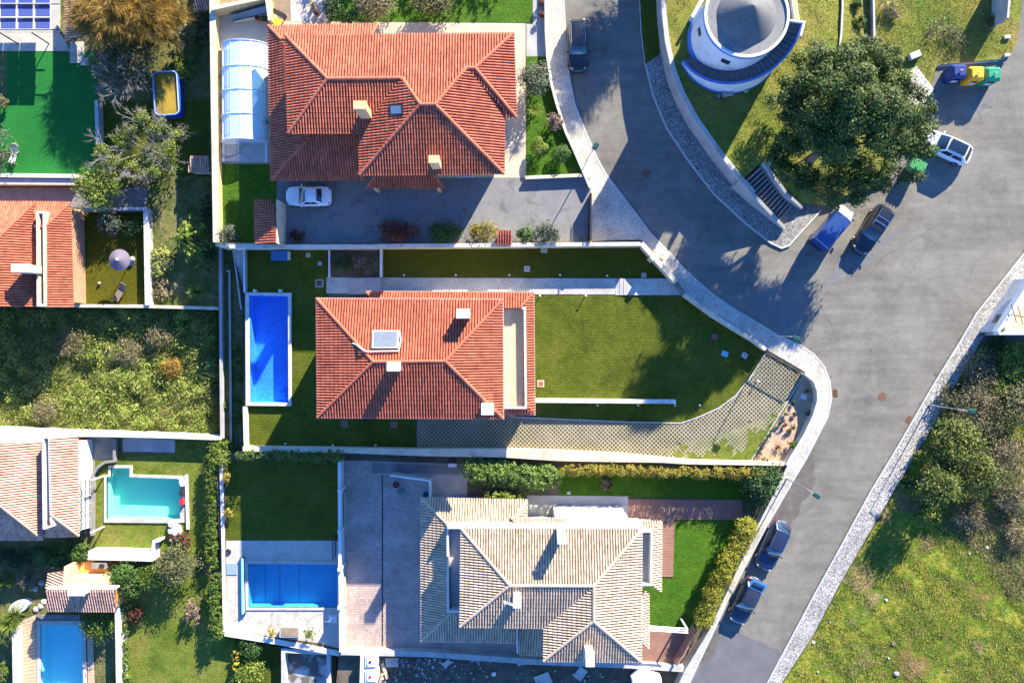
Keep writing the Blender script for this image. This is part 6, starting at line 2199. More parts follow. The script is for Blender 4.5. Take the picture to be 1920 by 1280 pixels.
MB().box((*P(372, 308, -.4)[:2], -1.2), (1.8, 1.2, 1.5)).build("wall", CREAM, h)
h = thing("canopy_roof", "red white striped roof corner above the tall yellow wall", "roof", P(395, 8, ZL))
slope(h, TILE_PINK, UNDER_PINK, (364, 20, 0.4), (425, 12, 0.4), (390, -40, 1.4), [(364, 20), (425, 12), (425, -60), (364, -60)])
MB().box((*P(392, -16, 0)[:2], -0.9), (2.6, 2.0, 2.2)).build("wall", CREAM, h)
h = thing("canopy_roof", "small red tiled gate canopy between the driveway shrubs", "roof", P(945, 445, ZU))
slope(h, TILE_RED2, UNDER_RED, (931, 458, ZU + 1.1), (960, 458, ZU + 1.1), (945, 432, ZU + 1.5), [(931, 458), (960, 458), (958, 432), (934, 432)])
MB().box((*P(945, 446, 2.0)[:2], ZU + .5), (1.1, .8, 1.0)).build("wall", CREAM, h)

# white lounger on the artificial lawn
def lounger(label, px, py, rz, z, col, fcol):
    t = thing("sun_lounger", label, "lounger", (0, 0, 0))
    MB().box((0, -.25, .32), (.62, 1.3, .07)).build("seat", col, t, bevel=.02)
    MB().box((0, .66, .47), (.62, .72, .06), 0, .5).build("backrest", col, t, bevel=.02)
    for sx in (-1, 1):
        for y in (-.8, .35): MB().box((sx * .26, y, .15), (.05, .05, .3)).build("leg", fcol, t)
    a = P(px, py, z)
    t.location = a
    t.rotation_euler = (0, 0, rz)


lounger("white sun lounger at the edge of the artificial lawn", 30, 291, R(-15), ZL + .02, WPAINT, WPAINT)
lounger("brown sun lounger on the walled lawn", 228, 549, R(-30), ZL + .03, mat("brown_weave", [(0.16, 0.11, 0.08), (0.22, 0.16, 0.12)], scale=8), METAL_D)
# round canopy
a = P(223, 487, 0.2)
t = thing("parasol", "round grey mauve garden parasol on the walled lawn", "parasol", (a[0], a[1], ZL))
PARA = mat("mauve_canvas", [(0.13, 0.11, 0.14), (0.17, 0.14, 0.18)], scale=2, rough=.8)
for k in range(8):
    V = [(a[0], a[1], .55)]
    for j in range(4):
        t_ = (k + j / 3) * math.pi / 4
        V.append((a[0] + 1.0 * math.cos(t_), a[1] + 1.0 * math.sin(t_), .1))
    mk("canopy_panel", V, [(0, 1, 2), (0, 2, 3), (0, 3, 4)], PARA, t)
for k in range(8):
    t_ = k * math.pi / 4
    MB().tube((a[0], a[1], .54), (a[0] + .99 * math.cos(t_), a[1] + .99 * math.sin(t_), .10), .012, .012, 4).build("rib", PARA, t)
MB().tube((a[0], a[1], ZL), (a[0], a[1], .62), .03, .03, 8).build("pole", METAL_G, t)
MB().lathe((a[0], a[1], .53), [(.16, 0), (.12, .1), (0, .14)], 12).build("cap", WPAINT, t)
MB().lathe((a[0], a[1], ZL + .03), [(.35, 0), (.33, .1), (0, .12)], 16).build("base", CONC, t)
def ball(label, px, py, z, r_, matl, name, cat, n=16, sq=1.0):
    a = P(px, py, z + r_ * sq)
    prof = [(r_ * math.sin(math.pi * k / 10), -r_ * sq * math.cos(math.pi * k / 10)) for k in range(11)]
    o = MB().lathe((a[0], a[1], z + r_ * sq), prof, n).build(name, matl, None, True)
    return tag(o, label, cat)
ball("pale stone ball on the walled lawn", 186, 531, ZL + .03, .14, WGREY, "stone_ball", "stone")
ball("grey rounded pot beside the mauve parasol", 248, 486, ZL + .03, .28, CONC, "garden_pot", "pot", 14, .8)

# ---- orange hut and terrace at the lower left
h = thing("garden_hut", "orange walled garden hut with pink tiled roof and white chimney", "hut", P(150, 1110, ZL))
ORANGE = mat("orange_render", [(0.55, 0.24, 0.06), (0.64, 0.31, 0.10)], scale=.8, rough=.85, fine=.08)
rf = roof_of(h)
slope(rf, TILE_PINK, UNDER_PINK, (216, 1145, .5), (89, 1144, .5), (150, 1104, 1.2), [(216, 1145), (89, 1144), (87, 1104), (214, 1104)])
pl = slope(rf, TILE_PINK, UNDER_PINK, (86, 1102, .5), (94, 1072, .5), (120, 1085, .9), [(86, 1103), (92, 1074), (122, 1070), (118, 1103)])
MB().prism([p[:2] for p in PP([(92, 1102), (214, 1102), (214, 1140), (92, 1140)], .4)], ZL, .4).build("wall", ORANGE, h)
wallmesh([(88, 1103), (216, 1103)], .16, .5, 1.25).build("ridge_wall", WPAINT, h)
slab("terrace", [(118, 1084), (200, 1082), (202, 1102), (118, 1102)], .45, mat("peach_render", [(0.62, 0.42, 0.20), (0.70, 0.50, 0.28)], scale=.7, rough=.85), ZL, None, h)
wallmesh([(122, 1062), (120, 1100)], .2, ZL, 1.0).build("side_wall", MATS["peach_render"], h)
slab("yard_floor", [(145, 1052), (200, 1052), (200, 1084), (145, 1084)], -1.0, ORANGE, ZL, None, h)
chimney(h, 126, 1104, 158, 1117, .6, 2.3, WPAINT, WPAINT)
t = thing("barbecue", "dark barbecue on the orange terrace", "barbecue", P(190, 1060, -1))
a = P(186, 1060, -0.6)
MB().box((a[0], a[1], -.75), (1.4, .5, .5)).build("counter", CONCD, t)
MB().lathe((a[0] + .3, a[1], -.5), [(.25, 0), (.22, .12), (.0, .14)], 14).build("grill", METAL_D, t)
# white hot tub
a = P(44, 1132, ZL)
t = thing("hot_tub", "white oval tub with stone rim near the corner pool", "tub", (a[0], a[1], ZL))
el = lambda s, k=1.0: rot2([(a[0] + .95 * s * math.cos(x) * k, a[1] + .55 * s * math.sin(x)) for x in [2 * math.pi * i / 22 for i in range(22)]], a[0], a[1], .5)
MB().frustum(el(1.0), ZL, el(1.06), ZL + .75).build("shell", WPAINT, t)
MB().prism(el(.72), ZL + .74, ZL + .77).build("water", WGREY, t)
for i, (x, y) in enumerate(((67, 1142), (76, 1136), (82, 1128), (78, 1092), (66, 1103))):
    ball(("first", "second", "third", "fourth", "fifth")[i] + " pale stepping stone counted along the path by the white tub", x, y, ZL - .1, .3, CONCL, "stepping_stone", "stone", 10, .45)
# ring and small things on the lower pool deck
def torus(m, c, R_, r_, n=20, k=6):
    V, F = [], []
    for i in range(n):
        t = 2 * math.pi * i / n
        for j in range(k):
            s = 2 * math.pi * j / k
            V.append((c[0] + (R_ + r_ * math.cos(s)) * math.cos(t), c[1] + (R_ + r_ * math.cos(s)) * math.sin(t), c[2] + r_ * math.sin(s)))
    for i in range(n):
        for j in range(k):
            F.append((i * k + j, ((i + 1) % n) * k + j, ((i + 1) % n) * k + (j + 1) % k, i * k + (j + 1) % k))
    return m.add(V, F)


a = P(429, 1033, ZB)
o = torus(MB(), (a[0], a[1], ZB + .1), .2, .07).build("hose_coil", METAL_D, None, True)
tag(o, "dark coiled hose on the pale deck left of the lower pool", "hose")
t = thing("pool_roller", "light blue pool cover roller on the deck left of the lower pool", "roller", P(454, 1095, ZB))
a, b_ = P(454, 1046, ZB + .3), P(455, 1150, ZB + .3)
MB().tube(a, b_, .13, .13, 10).build("rolled_cover", mat("cyan_cover", [(0.16, 0.48, 0.62), (0.22, 0.55, 0.68)], scale=6, rough=.5), t)
for q in (a, b_): MB().box((q[0], q[1], ZB + .17), (.5, .06, .32)).build("stand", METAL_D, t)
a = P(435, 1066, ZB)
o = MB().box((a[0], a[1], ZB + .05), (1.0, 1.05, .06)).build("deck_mat", mat("mat_blue", (0.20, 0.28, 0.42), rough=.8))
tag(o, "grey blue square mat on the pale deck left of the roller", "mat")
t = thing("planter_box", "beige square planter on the white wall below the lower pool", "planter", P(543, 1184, ZB))
a = P(543, 1184, -.2)
MB().frustum(rrect(a[0], a[1], 1.7, .8, .05), ZB, rrect(a[0], a[1], 1.9, 1.0, .05), -.2).build("trough", CONCL, t)
MB().box((a[0], a[1], -.19), (1.6, .75, .04)).build("soil", SOIL, t)
t = thing("outdoor_shower", "thin metal shower frame on the deck below the lower pool", "shower", P(615, 1170, ZB))
a = P(617, 1165, .8)
MB().tube((a[0], a[1], ZB), (a[0], a[1], .8), .03, .03, 6).build("pole", METAL_G, t)
MB().tube((a[0], a[1], .8), (a[0] - .4, a[1], .75), .03, .03, 6).build("arm", METAL_G, t)
MB().box((a[0] - .1, a[1] - .4, ZB + .05), (.8, .8, .06)).build("tray", WPAINT, t)
# things in the paved yard
a = P(743, 908, ZB)
o = torus(MB(), (a[0], a[1], ZB + .12), .22, .1).build("round_tyre", mat("dark_red_rubber", (0.12, 0.03, 0.03), rough=.7), None, True)
tag(o, "dark red tyre lying in the paved yard", "tyre")
a = P(752, 920, ZB)
o = MB().box((a[0], a[1], ZB + .1), (.6, .4, .15), .6).build("green_crate", mat("crate_green", (0.06, 0.18, 0.14), rough=.6), None, bevel=.03)
tag(o, "small green crate beside the dark red tyre", "crate")
a = P(799, 928, -.4)
o = MB().box((a[0], a[1], ZB + .3), (.6, .4, .6)).build("waste_bin", mat("navy_bin", (0.02, 0.03, 0.08), rough=.5), None, bevel=.04)
tag(o, "navy bin at the corner of the straw coloured roof", "bin")
a = P(848, 872, -.3)
o = MB().box((a[0], a[1], ZB + .35), (.8, .35, .7)).build("air_unit", WPAINT, None, bevel=.03)
tag(o, "white air conditioning unit under the broad white wall", "air unit")
a = P(1066, 923, ZB)
ball("pale rounded stone in the shaded grass above the concrete path", 1066, 923, ZB, .2, CONCL, "garden_stone", "stone", 10, .6)
# patio ramp at the top
t = thing("tiled_ramp", "grey tiled ramp slab behind the arched pool cover", "ramp", P(468, 22, ZU))
V = [Vector(P(*q)) for q in ((431, 30, ZU + .4), (500, 10, ZU + .9), (500, 26, ZU + .9), (437, 40, ZU + .4))]
MB().add(V + [Vector((v.x, v.y, ZU)) for v in V], [(3, 2, 1, 0), (0, 1, 5, 4), (1, 2, 6, 5), (2, 3, 7, 6), (3, 0, 4, 7)]).build("slab", CONC, t)
MB().tube(V[3] + Vector((0, 0, .05)), V[2] + Vector((0, 0, .05)), .05, .05, 5).build("edge", METAL_D, t)
t = thing("garden_table", "bright yellow table beside the red verandah roof", "table", P(516, 42, ZU))
a = P(517, 42, 1.7)
MB().box((a[0], a[1], ZU + .7), (1.0, .7, .05), -.3).build("top", mat("yellow_plastic", (0.80, 0.55, 0.02), rough=.5), t)
for sx in (-1, 1):
    for sy in (-1, 1): MB().box((a[0] + sx * .4, a[1] + sy * .25, ZU + .35), (.05, .05, .7)).build("leg", METAL_D, t)
t = thing("garden_bench", "dark bench on the upper patio beside the tiled ramp", "bench", P(523, 26, ZU))
a = P(523, 26, 1.4)
MB().box((a[0], a[1], ZU + .42), (1.3, .45, .08), -.5).build("seat", METAL_D, t)
for s in (-1, 1): MB().box((a[0] + s * .5, a[1] - s * .27, ZU + .2), (.08, .4, .4), -.5).build("leg", METAL_D, t)

# ---- things beside the turquoise pool
t = thing("lattice_pergola", "white lattice pergola between the salmon roof and pool lawn", "pergola", P(160, 950, ZL))
for i in range(7):
    a, b_ = P(148, 904 + i * 15, .4), P(171, 898 + i * 15, .4)
    MB().tube((a[0], a[1], .4), (b_[0], b_[1], .4), .04, .04, 4).build("slat", CONC, t)
for x in (152, 160, 168):
    a, b_ = P(x, 898, .33), P(x, 1000, .33)
    MB().tube((a[0], a[1], .33), (b_[0], b_[1], .33), .04, .04, 4).build("beam", METAL_D, t)
for y in (900, 998):
    a = P(170, y, .3)
    MB().box((a[0], a[1], -.85), (.1, .1, 2.3)).build("post", WPAINT, t)
slab("patio", [(147, 890), (173, 888), (174, 1004), (147, 1004)], ZL + .02, DARKSOIL, ZL - .1)
o = MB().box((*P(150, 838, -1.3)[:2], ZL + .4), (.5, 1.7, .8)).build("sofa", mat("red_cushion", (0.30, 0.02, 0.04), rough=.8), None, bevel=.06)
tag(o, "dark red outdoor sofa beside the salmon tiled roof", "sofa")
for i, (x, y, s, c_, lab) in enumerate(((342, 906, .5, WPAINT, "white folded towel on the pool edge rack"), (340, 924, .45, BLACKP, "dark net bag hanging on the pool edge rack"), (341, 941, .5, LAMPR, "red float bag at the right edge of the turquoise pool"))):
    a = P(x, y, ZL + .5)
    o = MB().frustum(rrect(a[0], a[1], s, s * 1.4, .1), ZL + .12, rrect(a[0], a[1], s * .7, s, .08), ZL + .6).build("pool_gear", c_)
    tag(o, lab, "pool gear")
t = thing("rock_feature", "white rocky waterfall beside the turquoise pool", "rocks", P(332, 990, ZL))
rr = random.Random(11)
for i in range(9):
    x, y = rr.uniform(318, 346), rr.uniform(978, 1012)
    a = P(x, y, ZL + .3)
    s = rr.uniform(.25, .6)
    p0 = [(a[0] + math.cos(q) * s * rr.uniform(.7, 1.1), a[1] + math.sin(q) * s * rr.uniform(.6, 1)) for q in [k * math.pi / 3.5 for k in range(7)]]
    p1 = [(a[0] + (q[0] - a[0]) * .6, a[1] + (q[1] - a[1]) * .6) for q in p0]
    MB().frustum(p0, ZL, p1, ZL + s * .9).build("rock", rr.choice([WPAINT, CONCL, WGREY]), t)

# ---- bottom edge: concrete pit, tanks, building rubble
slab("pit_floor", [(533, 1224), (614, 1228), (614, 1300), (533, 1300)], ZL + .05, mat("wet_concrete", [(0.10, 0.09, 0.08), (0.40, 0.40, 0.40)], scale=.6, rough=.8, lo=.45, hi=.6, fine=.15), ZL - .1)
for i, (y, lab) in enumerate(((1240, "upper white water tank below the boundary wall"), (1268, "lower white water tank at the bottom edge"))):
    t = thing("water_tank", lab, "tank", P(696, y, ZB), 0, "white tanks")
    a = P(696, y, .3)
    MB().frustum(rrect(a[0], a[1], 1.15, 1.25, .2), ZB, rrect(a[0], a[1], 1.2, 1.3, .2), .2).build("shell", WPAINT, t)
    MB().frustum(rrect(a[0], a[1], 1.1, 1.2, .2), .2, rrect(a[0], a[1], .8, .9, .2), .3).build("top", WPAINT, t)
    MB().lathe((a[0] - .1, a[1], .3), [(.12, 0), (.12, .06), (0, .07)], 12).build("cap", LAMPR if i else METAL_D, t)
wall("white end wall beside the two tanks", [(681, 1230), (679, 1290)], .5, ZB - .1, .1, WHITE, WHITE, .02)
t = thing("parked_trailer", "white box trailer roof cut by the bottom edge", "trailer", P(1215, 1275, ZB))
q = [(1203, 1258), (1240, 1270), (1244, 1300), (1190, 1300), (1186, 1276)]
MB().prism([p[:2] for p in PP(q, .6)], ZB + .4, .6).build("box", WPAINT, t)
for (x, y) in ((1205, 1290), (1235, 1290)):
    a = P(x, y, ZB)
    MB().tube((a[0] - .1, a[1], ZB + .3), (a[0] + .1, a[1], ZB + .3), .3, .3, 14).build("wheel", TYRE, t)
rr = random.Random(21)
rub = MB()
for i in range(260):
    x = rr.choice([rr.gauss(765, 30), rr.uniform(715, 1180), rr.gauss(850, 40)])
    y = 1232 + rr.random() ** 1.3 * 46 + (x - 700) * .025
    if not 716 < x < 1180: continue
    a = P(x, y, ZB)
    s = rr.uniform(.06, .2)
    rub.box((a[0], a[1], ZB + s * .3), (s * rr.uniform(.6, 1.6), s, s * .5), rr.uniform(0, 3), rr.uniform(-.3, .3), rr.uniform(-.3, .3))
o = rub.build("rubble", mat("rubble_mix", [(0.07, 0.055, 0.05), (0.20, 0.18, 0.17), (0.42, 0.41, 0.41)], scale=2.5, rough=.9, lo=.4, hi=.6, island=.3))
tag(o, "scattered broken masonry and scraps in the shaded yard", "rubble", kind="stuff")
for i, (x, y, sx, sy, rz, lab) in enumerate(((1088, 1261, .9, 1.2, -.6, "tilted white board lying in the rubble yard"), (1018, 1272, 1.5, 1.1, .4, "crumpled pale sheet at the bottom edge of the rubble"), (982, 1240, 1.3, .4, .1, "pale slab in the rubble under the wall"), (722, 1256, .3, 1.6, .35, "long timber plank standing in the rubble"), (715, 1270, .25, 1.0, -.3, "short timber plank near the white tanks"), (735, 1240, 1.2, .9, .05, "grey board against the boundary wall by the tanks"), (838, 1242, .8, .5, .7, "small pale slab among the scattered masonry"), (926, 1262, .4, .35, .2, "white block lying alone in the rubble yard"))):
    a = P(x, y, ZB)
    o = MB().box((a[0], a[1], ZB + .12), (sx, sy, .07), rz, rr.uniform(-.12, .12), rr.uniform(-.1, .1)).build("waste_board", [WGREY, CONCL, WGREY, DECKT, DECKT, CONC, CONCL, WPAINT][i])
    tag(o, lab, "board")
# ================================================================== planting
L_PINE = leafmat("pine_needles", (0.016, 0.042, 0.010), (0.055, 0.092, 0.016), (0.13, 0.17, 0.036))
L_GREEN = leafmat("leaf_green", (0.025, 0.065, 0.014), (0.05, 0.12, 0.022), (0.10, 0.18, 0.04))
L_DARK = leafmat("leaf_dark", (0.018, 0.042, 0.014), (0.035, 0.075, 0.02), (0.07, 0.11, 0.035))
L_LIME = leafmat("leaf_lime", (0.07, 0.12, 0.015), (0.15, 0.21, 0.03), (0.24, 0.27, 0.05))
L_GOLD = leafmat("leaf_gold", (0.17, 0.10, 0.02), (0.36, 0.21, 0.04), (0.42, 0.31, 0.09))
L_OLIVE = leafmat("leaf_olive", (0.06, 0.07, 0.03), (0.12, 0.13, 0.055), (0.20, 0.19, 0.09))
L_GREY = leafmat("leaf_grey_green", (0.05, 0.07, 0.045), (0.10, 0.125, 0.08), (0.17, 0.19, 0.13))
L_PALE = leafmat("leaf_pale_straw", (0.14, 0.13, 0.07), (0.24, 0.21, 0.12), (0.32, 0.27, 0.16))
L_RED = leafmat("leaf_red", (0.07, 0.015, 0.02), (0.15, 0.04, 0.035), (0.12, 0.08, 0.03))
L_HEDGE = leafmat("leaf_hedge_orange", (0.12, 0.17, 0.02), (0.24, 0.23, 0.03), (0.34, 0.17, 0.045))
L_HEDGE2 = leafmat("leaf_hedge_yellow", (0.11, 0.19, 0.013), (0.25, 0.28, 0.024), (0.36, 0.20, 0.04))
L_PINK = leafmat("leaf_pinkish", (0.12, 0.09, 0.06), (0.24, 0.15, 0.13), (0.34, 0.24, 0.21))
L_TWIG = leafmat("twig_brown", (0.09, 0.08, 0.045), (0.18, 0.155, 0.09), (0.28, 0.24, 0.15), 0.1)
L_DRYG = leafmat("dry_grass", (0.13, 0.23, 0.024), (0.30, 0.35, 0.06), (0.54, 0.46, 0.26), 0.3)
L_WILD = leafmat("wild_tufts", (0.09, 0.155, 0.014), (0.20, 0.23, 0.034), (0.32, 0.27, 0.12), 0.25)
L_YEL = leafmat("leaf_yellow", (0.22, 0.19, 0.02), (0.38, 0.30, 0.03), (0.42, 0.34, 0.06))
L_IVY = leafmat("leaf_ivy", (0.03, 0.08, 0.012), (0.08, 0.14, 0.02), (0.16, 0.19, 0.03))
L_LAUREL = leafmat("leaf_laurel", (0.02, 0.065, 0.02), (0.05, 0.11, 0.03), (0.12, 0.17, 0.06))
BARE = mat("bare_twigs", [(0.20, 0.165, 0.14), (0.32, 0.28, 0.25)], scale=4, rough=.9, fine=.2, fscale=20)

# ---- the big evergreen beside the steps
tc = P(1588, 238, 8.0)
pine = thing("evergreen_tree", "large dark evergreen tree overhanging the steps, van and white car", "tree", (tc[0] - .6, tc[1] - 1.2, hill_h(tc[0], tc[1])))
rr = random.Random(5)
B = []
for (x, y, r_, z) in ((1590, 235, 70, 9.4), (1520, 180, 44, 7.6), (1575, 140, 46, 8.2), (1628, 120, 36, 8.2), (1668, 150, 40, 7.6), (1700, 205, 36, 7.2), (1690, 262, 36, 6.6), (1640, 300, 46, 6.2), (1585, 318, 50, 5.6),
                      (1530, 290, 46, 6.4), (1490, 240, 38, 6.8), (1484, 195, 28, 7.0), (1545, 118, 30, 7.8), (1660, 232, 50, 8.6), (1500, 172, 36, 5.6), (1502, 212, 38, 5.0), (1525, 146, 32, 5.4), (1478, 318, 20, 5.0), (1738, 205, 14, 6.8), (1672, 112, 20, 7.4), (1590, 98, 20, 7.8), (1640, 92, 18, 7.8), (1722, 238, 20, 6.6), (1462, 295, 22, 5.6), (1510, 335, 26, 4.6), (1600, 358, 26, 4.0), (1650, 345, 24, 4.2), (1640, 205, 50, 9.8), (1560, 250, 50, 9.6), (1556, 190, 46, 10.2), (1606, 170, 46, 11.2), (1470, 268, 18, 6.0), (1690, 168, 20, 7.4)):
    a = P(x, y, z)
    k = (H - z) / H / PXM
    B.append((a[0], a[1], z, r_ * k, r_ * k, r_ * k * .62))
SB = []
for (x, y, z, rx, ry, rz) in B:
    for q in range(13):
        d = Vector((rr.gauss(0, 1), rr.gauss(0, 1), abs(rr.gauss(0, .8)))).normalized()
        s = rr.uniform(.26, .48)
        SB.append((x + d.x * rx * .8, y + d.y * ry * .8, z + d.z * rz * .85, rx * s, ry * s, rx * s * .6))
for q in range(26):
    an = rr.uniform(0, 6.28)
    k_ = rr.uniform(1.0, 1.16)
    p_ = P(1590 + math.cos(an) * 142 * k_ * (1 if math.cos(an) < 0 else .98), 232 - math.sin(an) * 142 * k_, rr.uniform(5.0, 7.4))
    s = rr.uniform(.45, .95)
    SB.append((p_[0], p_[1], p_[2], s, s * rr.uniform(.6, 1.2), s * .6))
SB += [(b[0], b[1], b[2], b[3] * .5, b[4] * .5, b[5] * .6) for b in B[::2]]
V, F = leafcloud(SB, 86000, .26, 3, .4, .5, .0, 0, .38)
V = (V.reshape(-1, 4, 3) + np.random.default_rng(2).normal(size=(86000, 1, 3)) * .14).reshape(-1, 3)
mk("crown", V, F, L_PINE, pine)
g0 = hill_h(tc[0], tc[1])
m = MB()
base = Vector((tc[0] - .6, tc[1] - 1.2, g0 - .3))
tip = Vector((tc[0] - .2, tc[1] - .4, 8.5))
m.tube(base, base.lerp(tip, .5), .45, .32, 10, False)
m.tube(base.lerp(tip, .5), tip, .32, .12, 10, False)
m.build("trunk", WOOD, pine, True)
for i, b_ in enumerate(B[1:18]):
    m = MB()
    s = base.lerp(tip, rr.uniform(.3, .75))
    e = Vector(b_[:3])
    mid = s.lerp(e, .5) + Vector((0, 0, .5))
    m.tube(s, mid, .14, .10, 6, False)
    m.tube(mid, e, .10, .04, 6, False)
    branch_tree(m, mid, e, .06, 2, 40 + i, 3, .8)
    m.build("limb", WOOD, pine)

# ---- golden feathery tree and the bare trees at the top left
def feather_tree(label, px, py, rpx, rypx, z0, ht, matl, n, seed, name="feathery_tree", length=1.1, droop=(0.0, 0.0)):
    a = P(px, py, z0 + ht * .6)
    k = (H - ht * .6 - z0) / H / PXM
    t = thing(name, label, "tree", (a[0], a[1], z0))
    r = np.random.default_rng(seed)
    m = MB()
    rr = random.Random(seed)
    pts = []
    for i in range(80):
        an, q = rr.uniform(0, 2 * math.pi), rr.random() ** .5
        e = Vector((a[0] + math.cos(an) * rpx * k * q, a[1] + math.sin(an) * rypx * k * q, z0 + ht * (1 - .5 * q * q) * rr.uniform(.85, 1)))
        s = Vector((a[0], a[1], z0 + ht * .35))
        m.tube(s, s.lerp(e, .6) + Vector((0, 0, .3)), .07, .04, 5, False)
        m.tube(s.lerp(e, .6) + Vector((0, 0, .3)), e, .04, .012, 5, False)
        for j in range(26):
            u = rr.uniform(.45, 1.05)
            pts.append(tuple(s.lerp(e, u) + Vector((rr.gauss(0, .38), rr.gauss(0, .38), rr.gauss(0, .3) + .15))))
    m.tube((a[0], a[1], z0), (a[0], a[1], z0 + ht * .4), .2, .14, 8, False)
    m.build("trunk", WOOD, t)
    pts = np.array(pts)
    d = pts - np.array([a[0], a[1], z0])
    V, F = blades(pts, n, length, .019, seed, 1.3, None)
    # sweep the feathers outwards
    V = V.reshape(-1, 3, 3)
    out = V[:, 0, :2] - np.array([a[0], a[1]])
    out /= np.linalg.norm(out, axis=1)[:, None] + 1e-6
    V[:, 2, :2] += out * length * .55 + np.array(droop)
    V[:, 2, 2] -= .25 * length
    mk("crown", V.reshape(-1, 3), F, matl, t)
    return t


feather_tree("golden feathery tree at the top left behind the blue tub pool", 235, 22, 105, 78, ZL, 5.4, L_GOLD, 70000, 8, length=.75, droop=(.15, -.1))
shrub("dense olive tree below the golden feathery tree", 232, 112, 72, 3.6, L_OLIVE, ZL, 7000, .2, "tree", "olive_tree", ry=58, nl=9)
shrub("green bush right of the blue tub pool", 348, 120, 22, 1.2, L_LIME, ZL, 1200, .18, ry=40)
shrub("trailing pale vine beside the golden tree", 338, 65, 14, 2.4, L_GREY, ZL, 500, .2, ry=38)
shrub("dark shrub against the top of the yellow wall", 378, 60, 18, 2.0, L_DARK, ZL, 900, .18, ry=50)


def bare_tree(label, px, py, z0, ht, spread_px, seed, n=7, leaves=None, nleaf=0, lf=None):
    a = P(px, py, z0 + ht * .6)
    k = (H - ht * .6 - z0) / H / PXM
    t = thing("bare_tree", label, "tree", (a[0], a[1], z0))
    m = MB()
    rr = random.Random(seed)
    m.tube((a[0], a[1], z0), (a[0], a[1], z0 + ht * .4), .14, .11, 8, False)
    tips = []
    for i in range(n):
        an = 2 * math.pi * (i + rr.uniform(-.3, .3)) / n
        q = spread_px * k * rr.uniform(.45, .75)
        s = Vector((a[0], a[1], z0 + ht * rr.uniform(.3, .4)))
        e = Vector((a[0] + math.cos(an) * q, a[1] + math.sin(an) * q * .75, z0 + ht * rr.uniform(.65, .95)))
        branch_tree(m, s, e, .04, 3, seed * 10 + i, 5, .8, .5)
        tips.append(e)
    m.build("branches", BARE, t)
    if leaves:
        B_ = [(e.x, e.y, e.z, .7, .6, .4) for e in tips]
        V, F = leafcloud(B_, nleaf, .16, seed, .2, .5, .18, nleaf // 20, .6)
        mk("crown", V, F, leaves, t)


bare_tree("small bare branched tree left of the blue tub pool", 235, 152, ZL, 3.2, 62, 31, 12)
bare_tree("wide bare tree with yellow green tufts above the red roofed house", 275, 278, ZL, 3.6, 100, 32, 15, L_LIME, 5200)
shrub("lime green pine beside the walled lawn's lane", 188, 352, 46, 3.4, L_LIME, ZL, 4200, .2, "tree", "small_pine", ry=44, nl=7)
shrub("dark green lower half of the shrubbery under the bare tree", 255, 315, 80, 2.0, L_DARK, ZL, 3500, .2, ry=26)
shrub("grey green shrub at the top of the walled lawn", 203, 418, 26, 1.8, L_GREY, ZL, 1300, .18)
shrub("dark green shrub in the corner of the walled lawn", 246, 426, 20, 1.4, L_DARK, ZL, 900, .16)
shrub("pale leafed banana plant beside the yellow wall", 362, 452, 30, 2.0, L_LIME, ZL, 260, .75, ncl=20, clump=.35, aspect=.35)
shrub("dark vine on the yellow wall above the banana plant", 388, 400, 12, 2.0, L_DARK, ZL, 900, .2, ry=58)
shrub("dark leaves below the banana plant", 392, 480, 16, 1.6, L_GREEN, ZL, 500, .3, ry=28)
shrub("yellow green weeds along the white wall of the walled lawn", 302, 488, 22, .8, L_DRYG, ZL, 1300, .22, "plant", "weeds", ry=34)
shrub("straw coloured low weeds at the garden's lit corner", 305, 545, 20, .4, L_PALE, ZL, 800, .2, "plant", "weeds", ry=22)


def spiky(label, px, py, rpx, h_, z, n, matl, heads=1, seed=1, name="spiky_palm"):
    a = P(px, py, z + h_)
    t = thing(name, label, "palm", (a[0], a[1], z))
    rr = np.random.default_rng(seed)
    k = (H - z - h_) / H / PXM
    Vs, Fs = [], []
    m = MB()
    off = 0
    for q in range(heads):
        cx, cy = a[0] + (rr.normal() * rpx * k * .5 if heads > 1 else 0), a[1] + (rr.normal() * rpx * k * .5 if heads > 1 else 0)
        zz = z + h_ * (1 if heads == 1 else rr.uniform(.6, 1))
        m.tube((a[0], a[1], z), (cx, cy, zz), .09, .06, 6, False)
        R_ = rpx * k * (1 if heads == 1 else .55)
        for i in range(n):
            an = rr.uniform(0, 2 * math.pi)
            el_ = rr.uniform(-.2, 1.2)
            d = np.array([math.cos(an) * math.cos(el_), math.sin(an) * math.cos(el_), math.sin(el_)])
            s = np.array([-math.sin(an), math.cos(an), 0]) * .035
            c = np.array([cx, cy, zz])
            L_ = R_ * rr.uniform(.8, 1.15)
            md = c + d * L_ * .55
            e = c + d * L_ + np.array([0, 0, -.12 * L_])
            Vs += [c - s * .5, c + s * .5, md + s, md - s, e]
            Fs += [(off, off + 1, off + 2, off + 3), (off + 3, off + 2, off + 4)]
            off += 5
    m.build("stem", WOOD, t)
    mk("fronds", Vs, Fs, matl, t)


spiky("spiky green yucca beside the cream wall", 370, 548, 21, .9, ZL, 120, L_LIME, 1, 4)
spiky("cluster of pale spiky yuccas at the left edge by the tub", 14, 1160, 46, 1.9, ZL, 60, L_LIME, 6, 5)
spiky("young palm between the olive shrub and the clipped balls", 1001, 207, 19, 1.2, ZU, 60, L_LIME, 1, 6)
shrub("grey shrub at the left edge below the artificial lawn's top", 4, 195, 16, 1.2, L_OLIVE, ZL, 600, .18)
shrub("large grey shrub behind the white lounger at the left edge", -2, 282, 34, 2.2, L_GREY, ZL, 1800, .18, ry=46)

